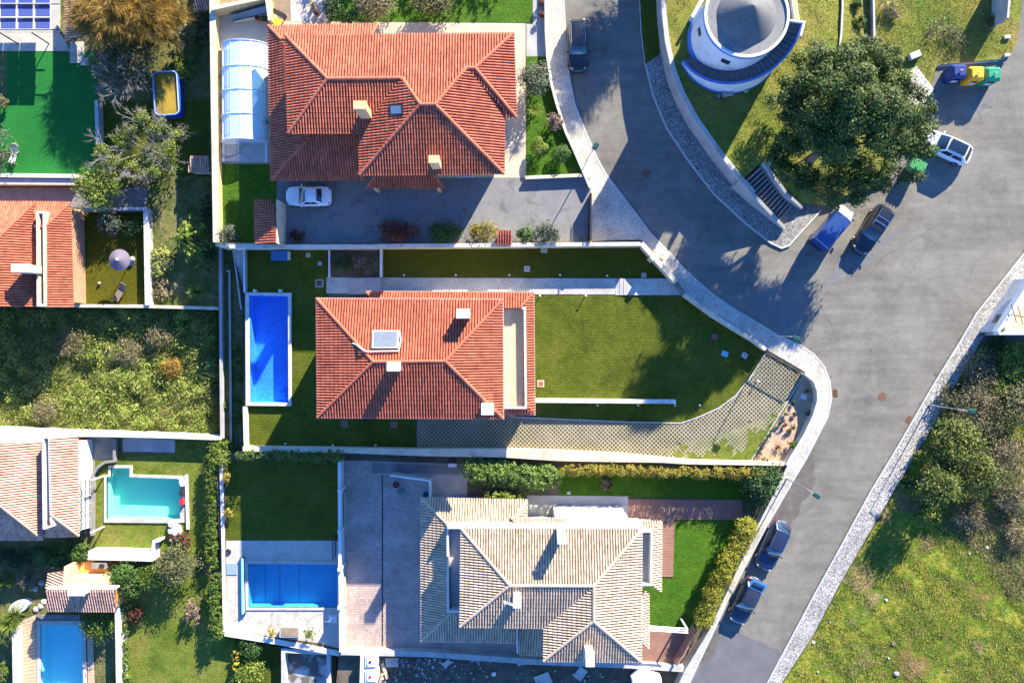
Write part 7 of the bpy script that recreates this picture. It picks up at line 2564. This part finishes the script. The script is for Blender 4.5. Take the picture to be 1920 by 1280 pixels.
# ---- overgrown field: tall leaning grass
fp = [P(x, y, ZF)[:2] for x, y in ((-40, 582), (300, 580), (408, 584), (410, 815), (330, 811), (145, 805), (-40, 798))]
X, Y = scatter(fp, 46000, 17)
px, py = X * PXM * H / (H - ZF) + 960, 640 - Y * PXM * H / (H - ZF)
hum = .55 + .35 * np.sin(X * .75 + 1.0) * np.cos(Y * .9) + .25 * np.sin(X * 1.9 + Y * 1.3)
hum = np.clip(hum, .12, 1.3)
Z = ZF + .02 + hum * .55 * np.random.default_rng(3).random(len(X))
V, F = blades(np.stack([X, Y, Z], 1), len(X), .55, .03, 18, .9, (-.45, -.35), 1.0)
V = V.reshape(-1, 3, 3)
V[:, 2] = V[:, 0] + (V[:, 2] - V[:, 0]) * (.5 + .8 * hum)[:, None]
o = mk("tall_grass", V.reshape(-1, 3), F, L_DRYG)
tag(o, "tall leaning wild grass filling the overgrown field", "grass", kind="stuff")
X, Y = scatter(fp, 9000, 19)
V, F = leafcloud([(x, y, ZF + .45, .7, .7, .5) for x, y in zip(X[:190], Y[:190])], 34000, .18, 20, .3, .6, .26, 900, .5)
o = mk("field_weeds", V, F, leafmat("field_green", (0.12, 0.22, 0.02), (0.26, 0.34, 0.05), (0.44, 0.40, 0.18), .35))
tag(o, "leafy green weeds among the tall wild grass", "weeds", kind="stuff")
for i, (x, y, r_, mm, lab) in enumerate(((238, 660, 32, L_PALE, "straw brown bush in the middle of the overgrown field"), (322, 690, 22, L_GOLD, "orange dry bush at the right of the overgrown field"), (300, 630, 26, L_PALE, "brown dry bush at the top right of the overgrown field"), (135, 640, 40, L_PALE, "straw coloured bush at the upper left of the lit field"), (85, 770, 26, L_PALE, "pale straw tuft at the lower left of the field"))):
    shrub(lab, x, y, r_, 1.5, mm, ZF, 2200, .2, "bush", "dry_bush", "bushes in the overgrown field", aspect=.22, up=.2)
for i, (x, y, s) in enumerate(((444, 652, 6), (445, 677, 8), (447, 709, 6), (445, 756, 7), (442, 781, 11), (421, 757, 8))):
    shrub(("first", "second", "third", "fourth", "fifth", "sixth")[i] + " small yellow plant from the top in the narrow strip beside the pool", x, y, s, .4, L_LIME, ZL, 130, .18, "plant", "small_plant", "plants in the narrow strip")

# ---- garden of the yellow house
for a in (("pale straw bush at the top above the red verandah roof", 700, 6, 46, 1.9, L_PALE, 2600, 30), ("olive bush, right of the two above the red roof", 812, 8, 46, 1.7, L_OLIVE, 2600, 24), ("dark shrub beside the upper patio", 622, 16, 20, 1.5, L_DARK, 900, 26), ("dark green bush between the two top bushes", 655, 34, 22, 1.2, L_DARK, 900, 10)):
    shrub(a[0], a[1], a[2], a[3], a[4], a[5], ZU, a[6], .18, ry=a[7])
shrub("grey olive tree beside the beige patio", 1003, 150, 34, 2.6, L_GREY, ZU, 2600, .17, "tree", "olive_tree", ry=40)
shrub("pinkish flowering shrub against the pavement wall", 1041, 229, 18, 1.3, L_PINK, ZU, 900, .15)
shrub("round yellow green clipped ball shrub", 1010, 278, 20, 1.3, L_LIME, ZU, 1800, .11, nl=4, shell=.85, ncl=0)
shrub("round mid green clipped ball shrub nearest the pavement", 1051, 289, 21, 1.3, L_GREEN, ZU, 1800, .11, nl=4, shell=.85, ncl=0)
shrub("dark reddish shrub at the top by the pavement wall", 1016, 128, 10, 1.0, L_RED, ZU, 300, .15)
for a in (("dark red barberry shrub along the driveway wall", 748, 434, 40, 1.4, L_RED, 2400, 22), ("dark green shrub right of the red barberry", 833, 437, 40, 1.2, L_GREEN, 2200, 20), ("yellow and pink shrub left of the tiled gate canopy", 905, 434, 32, 1.3, L_HEDGE, 1600, 21), ("bright green shrub right of the tiled gate canopy", 986, 440, 21, 1.2, L_GREEN, 1100, 16), ("grey olive shrub at the right end of the driveway bed", 1029, 437, 26, 1.6, L_GREY, 1600, 24), ("small dark shrub at the left end of the driveway", 558, 441, 17, .9, L_RED, 500, 14), ("grey feathery shrub in the corner of the left lawn", 432, 438, 22, 1.3, L_GREY, 900, 20)):
    shrub(a[0], a[1], a[2], a[3], a[4], a[5], ZU, a[6], .16, ry=a[7])
for i, (x, y, mm, s) in enumerate(((588, 14, L_OLIVE, 9), (596, 28, L_RED, 6), (486, 38, L_RED, 5), (498, 40, L_GREEN, 7), (1014, 10, L_RED, 6), (1015, 32, L_RED, 6), (501, 150, L_GREEN, 6), (501, 232, L_GREEN, 6), (1022, 452, L_RED, 5))):
    lab = ("potted olive plant on the upper patio", "small red potted plant below the potted olive", "tiny red potted plant beside the tiled ramp", "green potted plant at the end of the tiled ramp", "upper red potted plant on the garden path by the pavement", "lower red potted plant on the garden path by the pavement", "upper green climber between pool cover and red roof", "lower green climber between pool cover and red roof", "small red plant in the planter by the driveway corner")[i]
    a = P(x, y, ZU)
    t = thing("potted_plant", lab, "potted plant", (a[0], a[1], ZU))
    MB().lathe((a[0], a[1], ZU), [(.14, 0), (.2, .32), (.16, .32), (0.0, .28)], 12).build("pot", mat("terracotta_pot", (0.30, 0.12, 0.07), rough=.8), t)
    V, F = leafcloud([(a[0], a[1], ZU + .5, s / 20, s / 20, .28)], 160, .14, 60 + i, .3, .5, 0, 0, .5)
    mk("foliage", V, F, mm, t)

# ---- garden of the red house
for a in (("dark green shrub, left in the small planting bed", 642, 494, 20, 1.1, L_DARK, 900), ("white flowering shrub in the middle of the small planting bed", 674, 492, 17, .9, L_PINK, 600), ("grey green shrub, right in the small planting bed", 703, 489, 11, 1.0, L_GREY, 450), ("low brown plant at the front of the small planting bed", 670, 508, 16, .4, L_OLIVE, 300)):
    shrub(a[0], a[1], a[2], a[3], a[4], a[5], ZM, a[6], .14)
bedpl = [(1488, 756), (1474, 776), (1463, 793), (1449, 807), (1436, 826), (1428, 838), (1425, 848), (1487, 800), (1471, 796), (1490, 776), (1480, 806), (1458, 838), (1432, 862), (1512, 735), (1516, 775)]
for i, (x, y) in enumerate(bedpl):
    shrub("small dark tuft planted in the bare flower bed", x, y, 5.5 if i < 11 else 7, .4, [L_DARK, L_OLIVE, L_RED][i % 3 if i > 6 else 0], ZM + .02, 120, .12, "plant", "small_plant", "tufts in the bare flower bed")
shrub("yellow green bush spilling over the curved corner wall", 1487, 833, 10, .8, L_LIME, ZM, 400, .14)

# ---- hedges
def hedge(label, path, wpx, ht, z, matl, n, leaf=.15, seed=0, name="hedge", ragged_=.15, asp=.6):
    a = P(path[0][0], path[0][1], z)
    t = thing(name, label, "hedge", (a[0], a[1], z))
    r = random.Random(seed)
    B_ = []
    k = (H - z - ht * .6) / H / PXM
    for i in range(len(path) - 1):
        (ax, ay), (bx, by) = path[i][:2], path[i + 1][:2]
        m_ = max(1, int(math.hypot(bx - ax, by - ay) / (wpx * .32)))
        for j in range(m_):
            u = (j + .5) / m_
            x, y = ax + (bx - ax) * u + r.uniform(-1, 1) * wpx * ragged_, ay + (by - ay) * u + r.uniform(-1, 1) * wpx * ragged_
            zc = z + ht * .55
            p = P(x, y, zc)
            s = r.uniform(.8, 1.15)
            B_.append((p[0], p[1], zc, wpx * .55 * k * s, wpx * .55 * k * s, ht * .48 * r.uniform(.8, 1.1)))
    V, F = leafcloud(B_, n, leaf, seed, .55, .6, .10, n // 16, asp)
    mk("foliage", V, F, matl, t)
    m = MB()
    for b_ in B_[::2]: m.tube((b_[0], b_[1], z), (b_[0], b_[1], z + ht * .6), .035, .02, 5, False)
    m.build("stems", WOOD, t)


hedge("clipped yellow and orange hedge below the broad white wall", [(1052, 878), (1200, 880), (1300, 884), (1424, 882)], 21, 2.5, ZB, L_HEDGE, 15000, .14, 71)
hedge("yellow green hedge with red tips along the pavement by the parked cars", [(1404, 984), (1372, 1040), (1340, 1105), (1312, 1170)], 34, 1.9, ZB + .6, L_HEDGE2, 22000, .13, 72, ragged_=.07)
hedge("feathery green juniper hedge left of the orange hedge", [(884, 878), (930, 886), (980, 892), (1034, 892)], 50, 2.6, ZB, leafmat("leaf_juniper", (0.05, 0.11, 0.02), (0.12, 0.21, 0.04), (0.24, 0.31, 0.09)), 12000, .34, 73, ragged_=.1, asp=.2)
hedge("low yellow green shrub row along the straw coloured roof", [(912, 930), (978, 930)], 18, 2.6, ZB, L_LIME, 1300, .2, 74)
hedge("dark ivy hedge hanging along the wall above the shaded lower lawn", [(452, 850), (520, 851), (590, 852), (642, 852)], 18, 2.7, ZB, L_IVY, 5200, .16, 75)
hedge("tall narrow hedge, upper length left of the shaded lower lawn", [(397, 850), (398, 930), (398, 1060)], 19, 1.6, ZL, L_IVY, 6500, .15, 76)
hedge("trailing ivy hedge left of the lower pool terrace", [(408, 1080), (406, 1140), (410, 1195)], 21, 1.8, ZL, L_IVY, 3600, .18, 77)
hedge("thick green hedge behind the white garden wall at the lower left", [(72, 1048), (115, 1044), (160, 1036)], 34, 1.6, ZL, L_GREEN, 5000, .2, 78)
hedge("dark clipped hedge at the left edge below the salmon roof", [(-20, 1042), (60, 1046)], 34, 1.2, ZL, L_DARK, 3500, .13, 79)
hedge("low ivy along the white wall right of the corner pool", [(232, 1120), (236, 1200), (234, 1280)], 13, 1.0, ZL, L_IVY, 2000, .16, 80)
for a in (("yellowish shrub at the head of the tall narrow hedge", 412, 858, 26, 1.8, L_LIME, 1700, 24), ("rust green shrub beside the dark ivy hedge", 418, 836, 26, 1.2, L_IVY, 1200, 12)):
    shrub(a[0], a[1], a[2], a[3], a[4], a[5], ZL, a[6], .17, ry=a[7])
shrub("upper round yellow shrub on the lower lawn's left wall", 426, 896, 10, .9, L_YEL, ZB, 600, .11)
shrub("lower round yellow shrub on the lower lawn's left wall", 429, 961, 9, .9, L_YEL, ZB, 550, .11)
shrub("white variegated rosette plant in the shaded grass", 1136, 906, 14, .6, L_PINK, ZB, 300, .3, aspect=.3)
shrub("glossy dark laurel tree at the street end of the orange hedge", 1428, 900, 40, 2.8, L_LAUREL, ZB, 4200, .2, "tree", "laurel_tree", ry=36)
shrub("lower dark laurel beside the red deck path gate", 1418, 935, 24, 1.8, L_LAUREL, ZB, 1500, .2)
shrub("left small yellow plant on the white wall below the lower pool", 510, 1183, 10, .5, L_YEL, ZB + .4, 260, .15)
shrub("right small yellow plant on the white wall below the lower pool", 581, 1188, 12, .5, L_LIME, ZB + .4, 340, .15)
shrub("straggly bush at the left end of the juniper hedge", 905, 905, 20, .8, L_OLIVE, ZB, 400, .16)

# ---- lower left gardens
for a in (("round olive tree below the turquoise pool garden", 330, 1058, 42, 3.0, L_OLIVE, 3400, 40), ("green tree right of the orange hut", 236, 1088, 42, 2.6, L_GREEN, 3200, 36), ("small green tree between hut and olive tree", 282, 1082, 28, 2.2, L_IVY, 1700, 26), ("green bush overhanging the corner pool", 184, 1172, 40, 2.0, L_IVY, 2600, 34),
          ("red brown round shrub on the lower left lawn", 256, 1153, 16, 1.0, L_RED, 800, 16), ("variegated cream and red shrub on the lower left lawn", 362, 1147, 16, 1.4, L_PINK, 700, 26), ("lime green bush at the bottom edge", 470, 1264, 34, 1.8, L_LIME, 1800, 28), ("dark green bush below the white pool wall", 470, 1215, 24, 1.6, L_GREEN, 1100, 22),
          ("yellowing climber left of the dark green bush", 443, 1238, 9, 1.2, L_YEL, 350, 30), ("round grey shrub by the white tub", 52, 1086, 20, 1.2, L_PALE, 900, 18), ("green shrub at the left edge above the tub", 12, 1085, 20, 1.2, L_IVY, 800, 20), ("small shrub at the bottom left edge", 5, 1262, 14, .9, L_IVY, 500, 26), ("green shrub below the corner pool at the bottom", 226, 1276, 22, 1.0, L_IVY, 700, 12),
          ("dark purple twiggy shrub by the white rocks", 343, 1012, 20, 1.2, L_RED, 500, 20), ("yellow leaved shrub beside the bottom pit", 448, 1285, 16, 1.0, L_LIME, 400, 14)):
    shrub(a[0], a[1], a[2], a[3], a[4], a[5], ZL, a[6], .18, ry=a[7])
t = ((1, "rounded green shrub at the long white garden wall", 232, 1146),)
shrub("rounded green shrub at the long white garden wall", 232, 1135, 14, 1.2, L_IVY, ZL, 500, .17)

# ---- scrub at the right edge
L_SCRUB = leafmat("leaf_scrub", (0.05, 0.075, 0.015), (0.11, 0.14, 0.025), (0.19, 0.20, 0.05))
scr = [("bright green bush, largest in the scrub below the lamp", 1795, 838, 52, 3.8, L_SCRUB, 5200), ("green bush at the lower left of the scrub", 1752, 912, 40, 4.0, L_SCRUB, 4200), ("green bush left of centre in the scrub", 1775, 862, 30, 2.8, L_GREEN, 1800), ("tall green bush right of the largest bush", 1835, 890, 46, 3.0, L_SCRUB, 3000),
       ("grey twiggy bush beside the pavement lamp", 1818, 770, 52, 1.8, L_TWIG, 3200), ("brown twiggy bush at the top of the scrub", 1835, 705, 46, 1.6, L_TWIG, 2800), ("olive bush under the white house terrace", 1905, 680, 36, 1.8, L_LIME, 2200), ("olive brown bush at the right edge above centre", 1895, 760, 46, 1.8, L_OLIVE, 2800),
       ("dry brown bush at the right edge of the scrub", 1885, 860, 46, 1.6, L_TWIG, 2800), ("dry bush at the right edge low in the scrub", 1900, 930, 40, 1.3, L_TWIG, 2200), ("yellow green bush near the top of the scrub", 1870, 720, 26, 1.3, L_LIME, 1400), ("small olive bush by the pavement at the top of the scrub", 1785, 745, 24, 1.2, L_OLIVE, 1100),
       ("low green bush at the foot of the scrub", 1745, 965, 22, 1.0, L_LIME, 900), ("dark green bush behind the lamp", 1772, 808, 26, 1.4, L_GREEN, 1300), ("pale dry bush at the foot of the scrub", 1815, 965, 34, .9, L_TWIG, 1700), ("olive bush between the twiggy bushes", 1850, 805, 34, 1.6, L_OLIVE, 1900), ("dark green bush at the bottom of the terrace wall", 1870, 655, 30, 1.0, L_DARK, 1300),
       ("grassy green clump beside the pavement below the lamp", 1700, 905, 14, .6, L_GREEN, 600), ("low green tuft row along the pavement edge", 1722, 858, 16, .6, L_LIME, 700), ("brown scrub at the lower right edge", 1905, 1000, 30, .8, L_TWIG, 1300)]
for a in scr:
    tw = a[5] in (L_TWIG,)
    shrub(a[0], a[1], a[2], a[3], a[4], a[5], .1, a[6], .2 if not tw else .3, "bush", "scrub_bush", "bushes of the roadside scrub", aspect=.55 if not tw else .16, up=.5 if not tw else .2, shell=.35)
sc_poly = [P(x, y)[:2] for x, y in ((1845, 645), (2050, 640), (2050, 1010), (1860, 990), (1730, 985), (1700, 950), (1735, 840), (1768, 775), (1812, 692))]
X, Y = scatter(sc_poly, 9000, 44)
V, F = blades(np.stack([X, Y, np.full(len(X), .1)], 1), len(X), .5, .03, 45, 1.2)
o = mk("scrub_grass", V, F, L_TWIG)
tag(o, "dry brown undergrowth between the scrub bushes", "undergrowth", kind="stuff")

# ---- rough grass of the meadow and the mound
fpoly = [P(x, y)[:2] for x, y in field_px]
X, Y = scatter([P(x, y)[:2] for x, y in ((1640, 990), (1760, 990), (1960, 1000), (1960, 1300), (1465, 1300), (1530, 1190), (1578, 1096))], 42000, 51)
dens = np.sin(X * .55 + 2) * np.cos(Y * .62) + .6 * np.sin(X * 1.3 + Y * 1.7)
k = dens > -.55
X, Y, D = X[k], Y[k], dens[k]
Z = np.array([field_h(x, y) for x, y in zip(X, Y)])
V, F = blades(np.stack([X, Y, Z], 1), len(X), .15, .022, 52, 1.3)
o = mk("meadow_grass", V, F, L_WILD)
tag(o, "uneven short grass of the meadow at the lower right", "grass", kind="stuff")
X, Y = scatter([P(x, y)[:2] for x, y in ((1245, -20), (1500, -20), (1900, -20), (1895, 100), (1750, 122), (1705, 235), (1660, 330), (1550, 380), (1420, 312), (1345, 290), (1275, 190))], 34000, 53)
Z = np.array([hill_h(x, y) for x, y in zip(X, Y)])
dd = (X - wc[0]) ** 2 + (Y - wc[1]) ** 2
k = dd > 5.0 ** 2
V, F = blades(np.stack([X[k], Y[k], Z[k]], 1), int(k.sum()), .14, .02, 54, 1.3)
o = mk("mound_grass", V, F, L_WILD)
tag(o, "short uneven grass on the windmill mound", "grass", kind="stuff")
for (x, y, r_, mm, lab) in ((1775, 55, 40, L_TWIG, "brown dry shrub on the grassy bank above the bins"), (1800, 75, 30, L_OLIVE, "olive low shrub on the grassy bank above the bins"), (1670, 20, 22, L_TWIG, "small brown dry shrub by the mound footpath"), (1610, 42, 14, L_GREEN, "upright green seedling between the footpath walls"), (1606, 5, 12, L_GREEN, "upper green seedling between the footpath walls"), (1860, 40, 16, L_TWIG, "dry tuft beside the dark boundary wall")):
    a = P(x, y, 0)
    shrub(lab, x, y, r_, .6, mm, hill_h(a[0], a[1]), 700, .2, "bush", "low_shrub", aspect=.25)
# dry brown grass below the scrub
X, Y = scatter([P(x, y)[:2] for x, y in ((1770, 985), (1800, 960), (1960, 960), (1960, 1130), (1890, 1120), (1850, 1050))], 9000, 57)
Z = np.array([field_h(x, y) for x, y in zip(X, Y)])
V, F = blades(np.stack([X, Y, Z], 1), len(X), .22, .024, 58, 1.4)
o = mk("dry_meadow_grass", V, F, L_PALE)
tag(o, "straw coloured dry grass in the meadow below the scrub", "grass", kind="stuff")
# loose pale stones in the meadow
rr = random.Random(9)
st_ = MB()
for i in range(200):
    x, y = rr.uniform(1480, 1915), rr.uniform(990, 1275)
    if (x - 1600) * 1.0 + (y - 1000) * .55 < 40: continue
    a = P(x, y, 0)
    s = rr.uniform(.02, .05) if rr.random() < .95 else rr.uniform(.07, .12)
    st_.box((a[0], a[1], field_h(a[0], a[1]) + s * .5), (s * 1.6, s * 1.2, s * .9), rr.uniform(0, 3), .3, .2)
o = st_.build("loose_stones", CONC)
tag(o, "loose pale stones scattered over the meadow", "stones", kind="stuff")
for i, (x, y, s, lab) in enumerate(((1661, 1124, .22, "white stone in the left of the meadow"), (1673, 1204, .3, "dark grey stump in the lower meadow"), (1524, 1203, .3, "pale round stone at the pavement edge of the meadow"), (1680, 1261, .35, "flat cream block near the bottom of the meadow"), (1849, 1025, .3, "pale stone at the right of the meadow below the scrub"))):
    a = P(x, y, 0)
    g = field_h(a[0], a[1])
    p0 = [(a[0] + math.cos(q) * s * rr.uniform(.7, 1), a[1] + math.sin(q) * s * rr.uniform(.6, .9)) for q in [kk * math.pi / 3.5 for kk in range(7)]]
    p1 = [(a[0] + (q[0] - a[0]) * .7, a[1] + (q[1] - a[1]) * .7) for q in p0]
    o = MB().frustum(p0, g - .05, p1, g + s * .35).build("stone", CONC if i != 1 else WOOD)
    tag(o, lab, "stone")

# ---- planting just beyond the top edge, whose shade falls into the picture
feather_tree("tall tree beyond the top edge shading the street", 1262, -150, 60, 60, 0.2, 7.5, L_PINE, 16000, 77, "roadside_tree", .8)
hedge("tall hedge beyond the top edge shading the narrow lawn", [(640, -150), (800, -150), (1000, -150)], 40, 3.6, ZU, L_DARK, 9000, .2, 91)

# ---- litter and grit: dry leaves along kerbs, on paving and under the trees
rr = random.Random(77)
lit = []
def strew(path, n, spread, z):
    for i in range(n):
        k = rr.randrange(len(path) - 1)
        u = rr.random()
        x = path[k][0] + (path[k + 1][0] - path[k][0]) * u + rr.gauss(0, spread)
        y = path[k][1] + (path[k + 1][1] - path[k][1]) * u + rr.gauss(0, spread)
        lit.append(P(x, y, z))
strew(west_out[4:], 420, 3.0, .02)
strew(east_in[:10], 420, 3.5, .02)
strew(hill_kerb, 260, 3.0, .02)
strew([(1560, 400), (1640, 400), (1700, 330), (1740, 250)], 420, 14, .02)
strew([(1750, 180), (1860, 200)], 90, 16, .02)
strew([(530, 430), (900, 445), (1090, 440)], 240, 9, ZU + .03)
strew([(660, 880), (760, 1000), (700, 1200)], 260, 26, ZB + .03)
strew([(430, 1150), (620, 1180)], 60, 12, ZB + .03)
base = np.array(lit) + np.array([0, 0, .012])
n = len(base)
r = np.random.default_rng(5)
a = r.random(n) * 6.28
s_ = .025 + .04 * r.random(n)
V = np.empty((n, 4, 3))
for k_, (u, v) in enumerate(((-1, 0), (0, -.6), (1, 0), (0, .6))):
    V[:, k_, 0] = base[:, 0] + (u * np.cos(a) - v * np.sin(a)) * s_
    V[:, k_, 1] = base[:, 1] + (u * np.sin(a) + v * np.cos(a)) * s_
    V[:, k_, 2] = base[:, 2] + r.random(n) * .02
o = mk("leaf_litter", V.reshape(-1, 3), np.arange(n * 4).reshape(n, 4), leafmat("litter", (0.03, 0.025, 0.015), (0.12, 0.07, 0.03), (0.22, 0.15, 0.07), .05))
tag(o, "dry leaves and grit strewn along kerbs and paving", "leaf litter", kind="stuff")
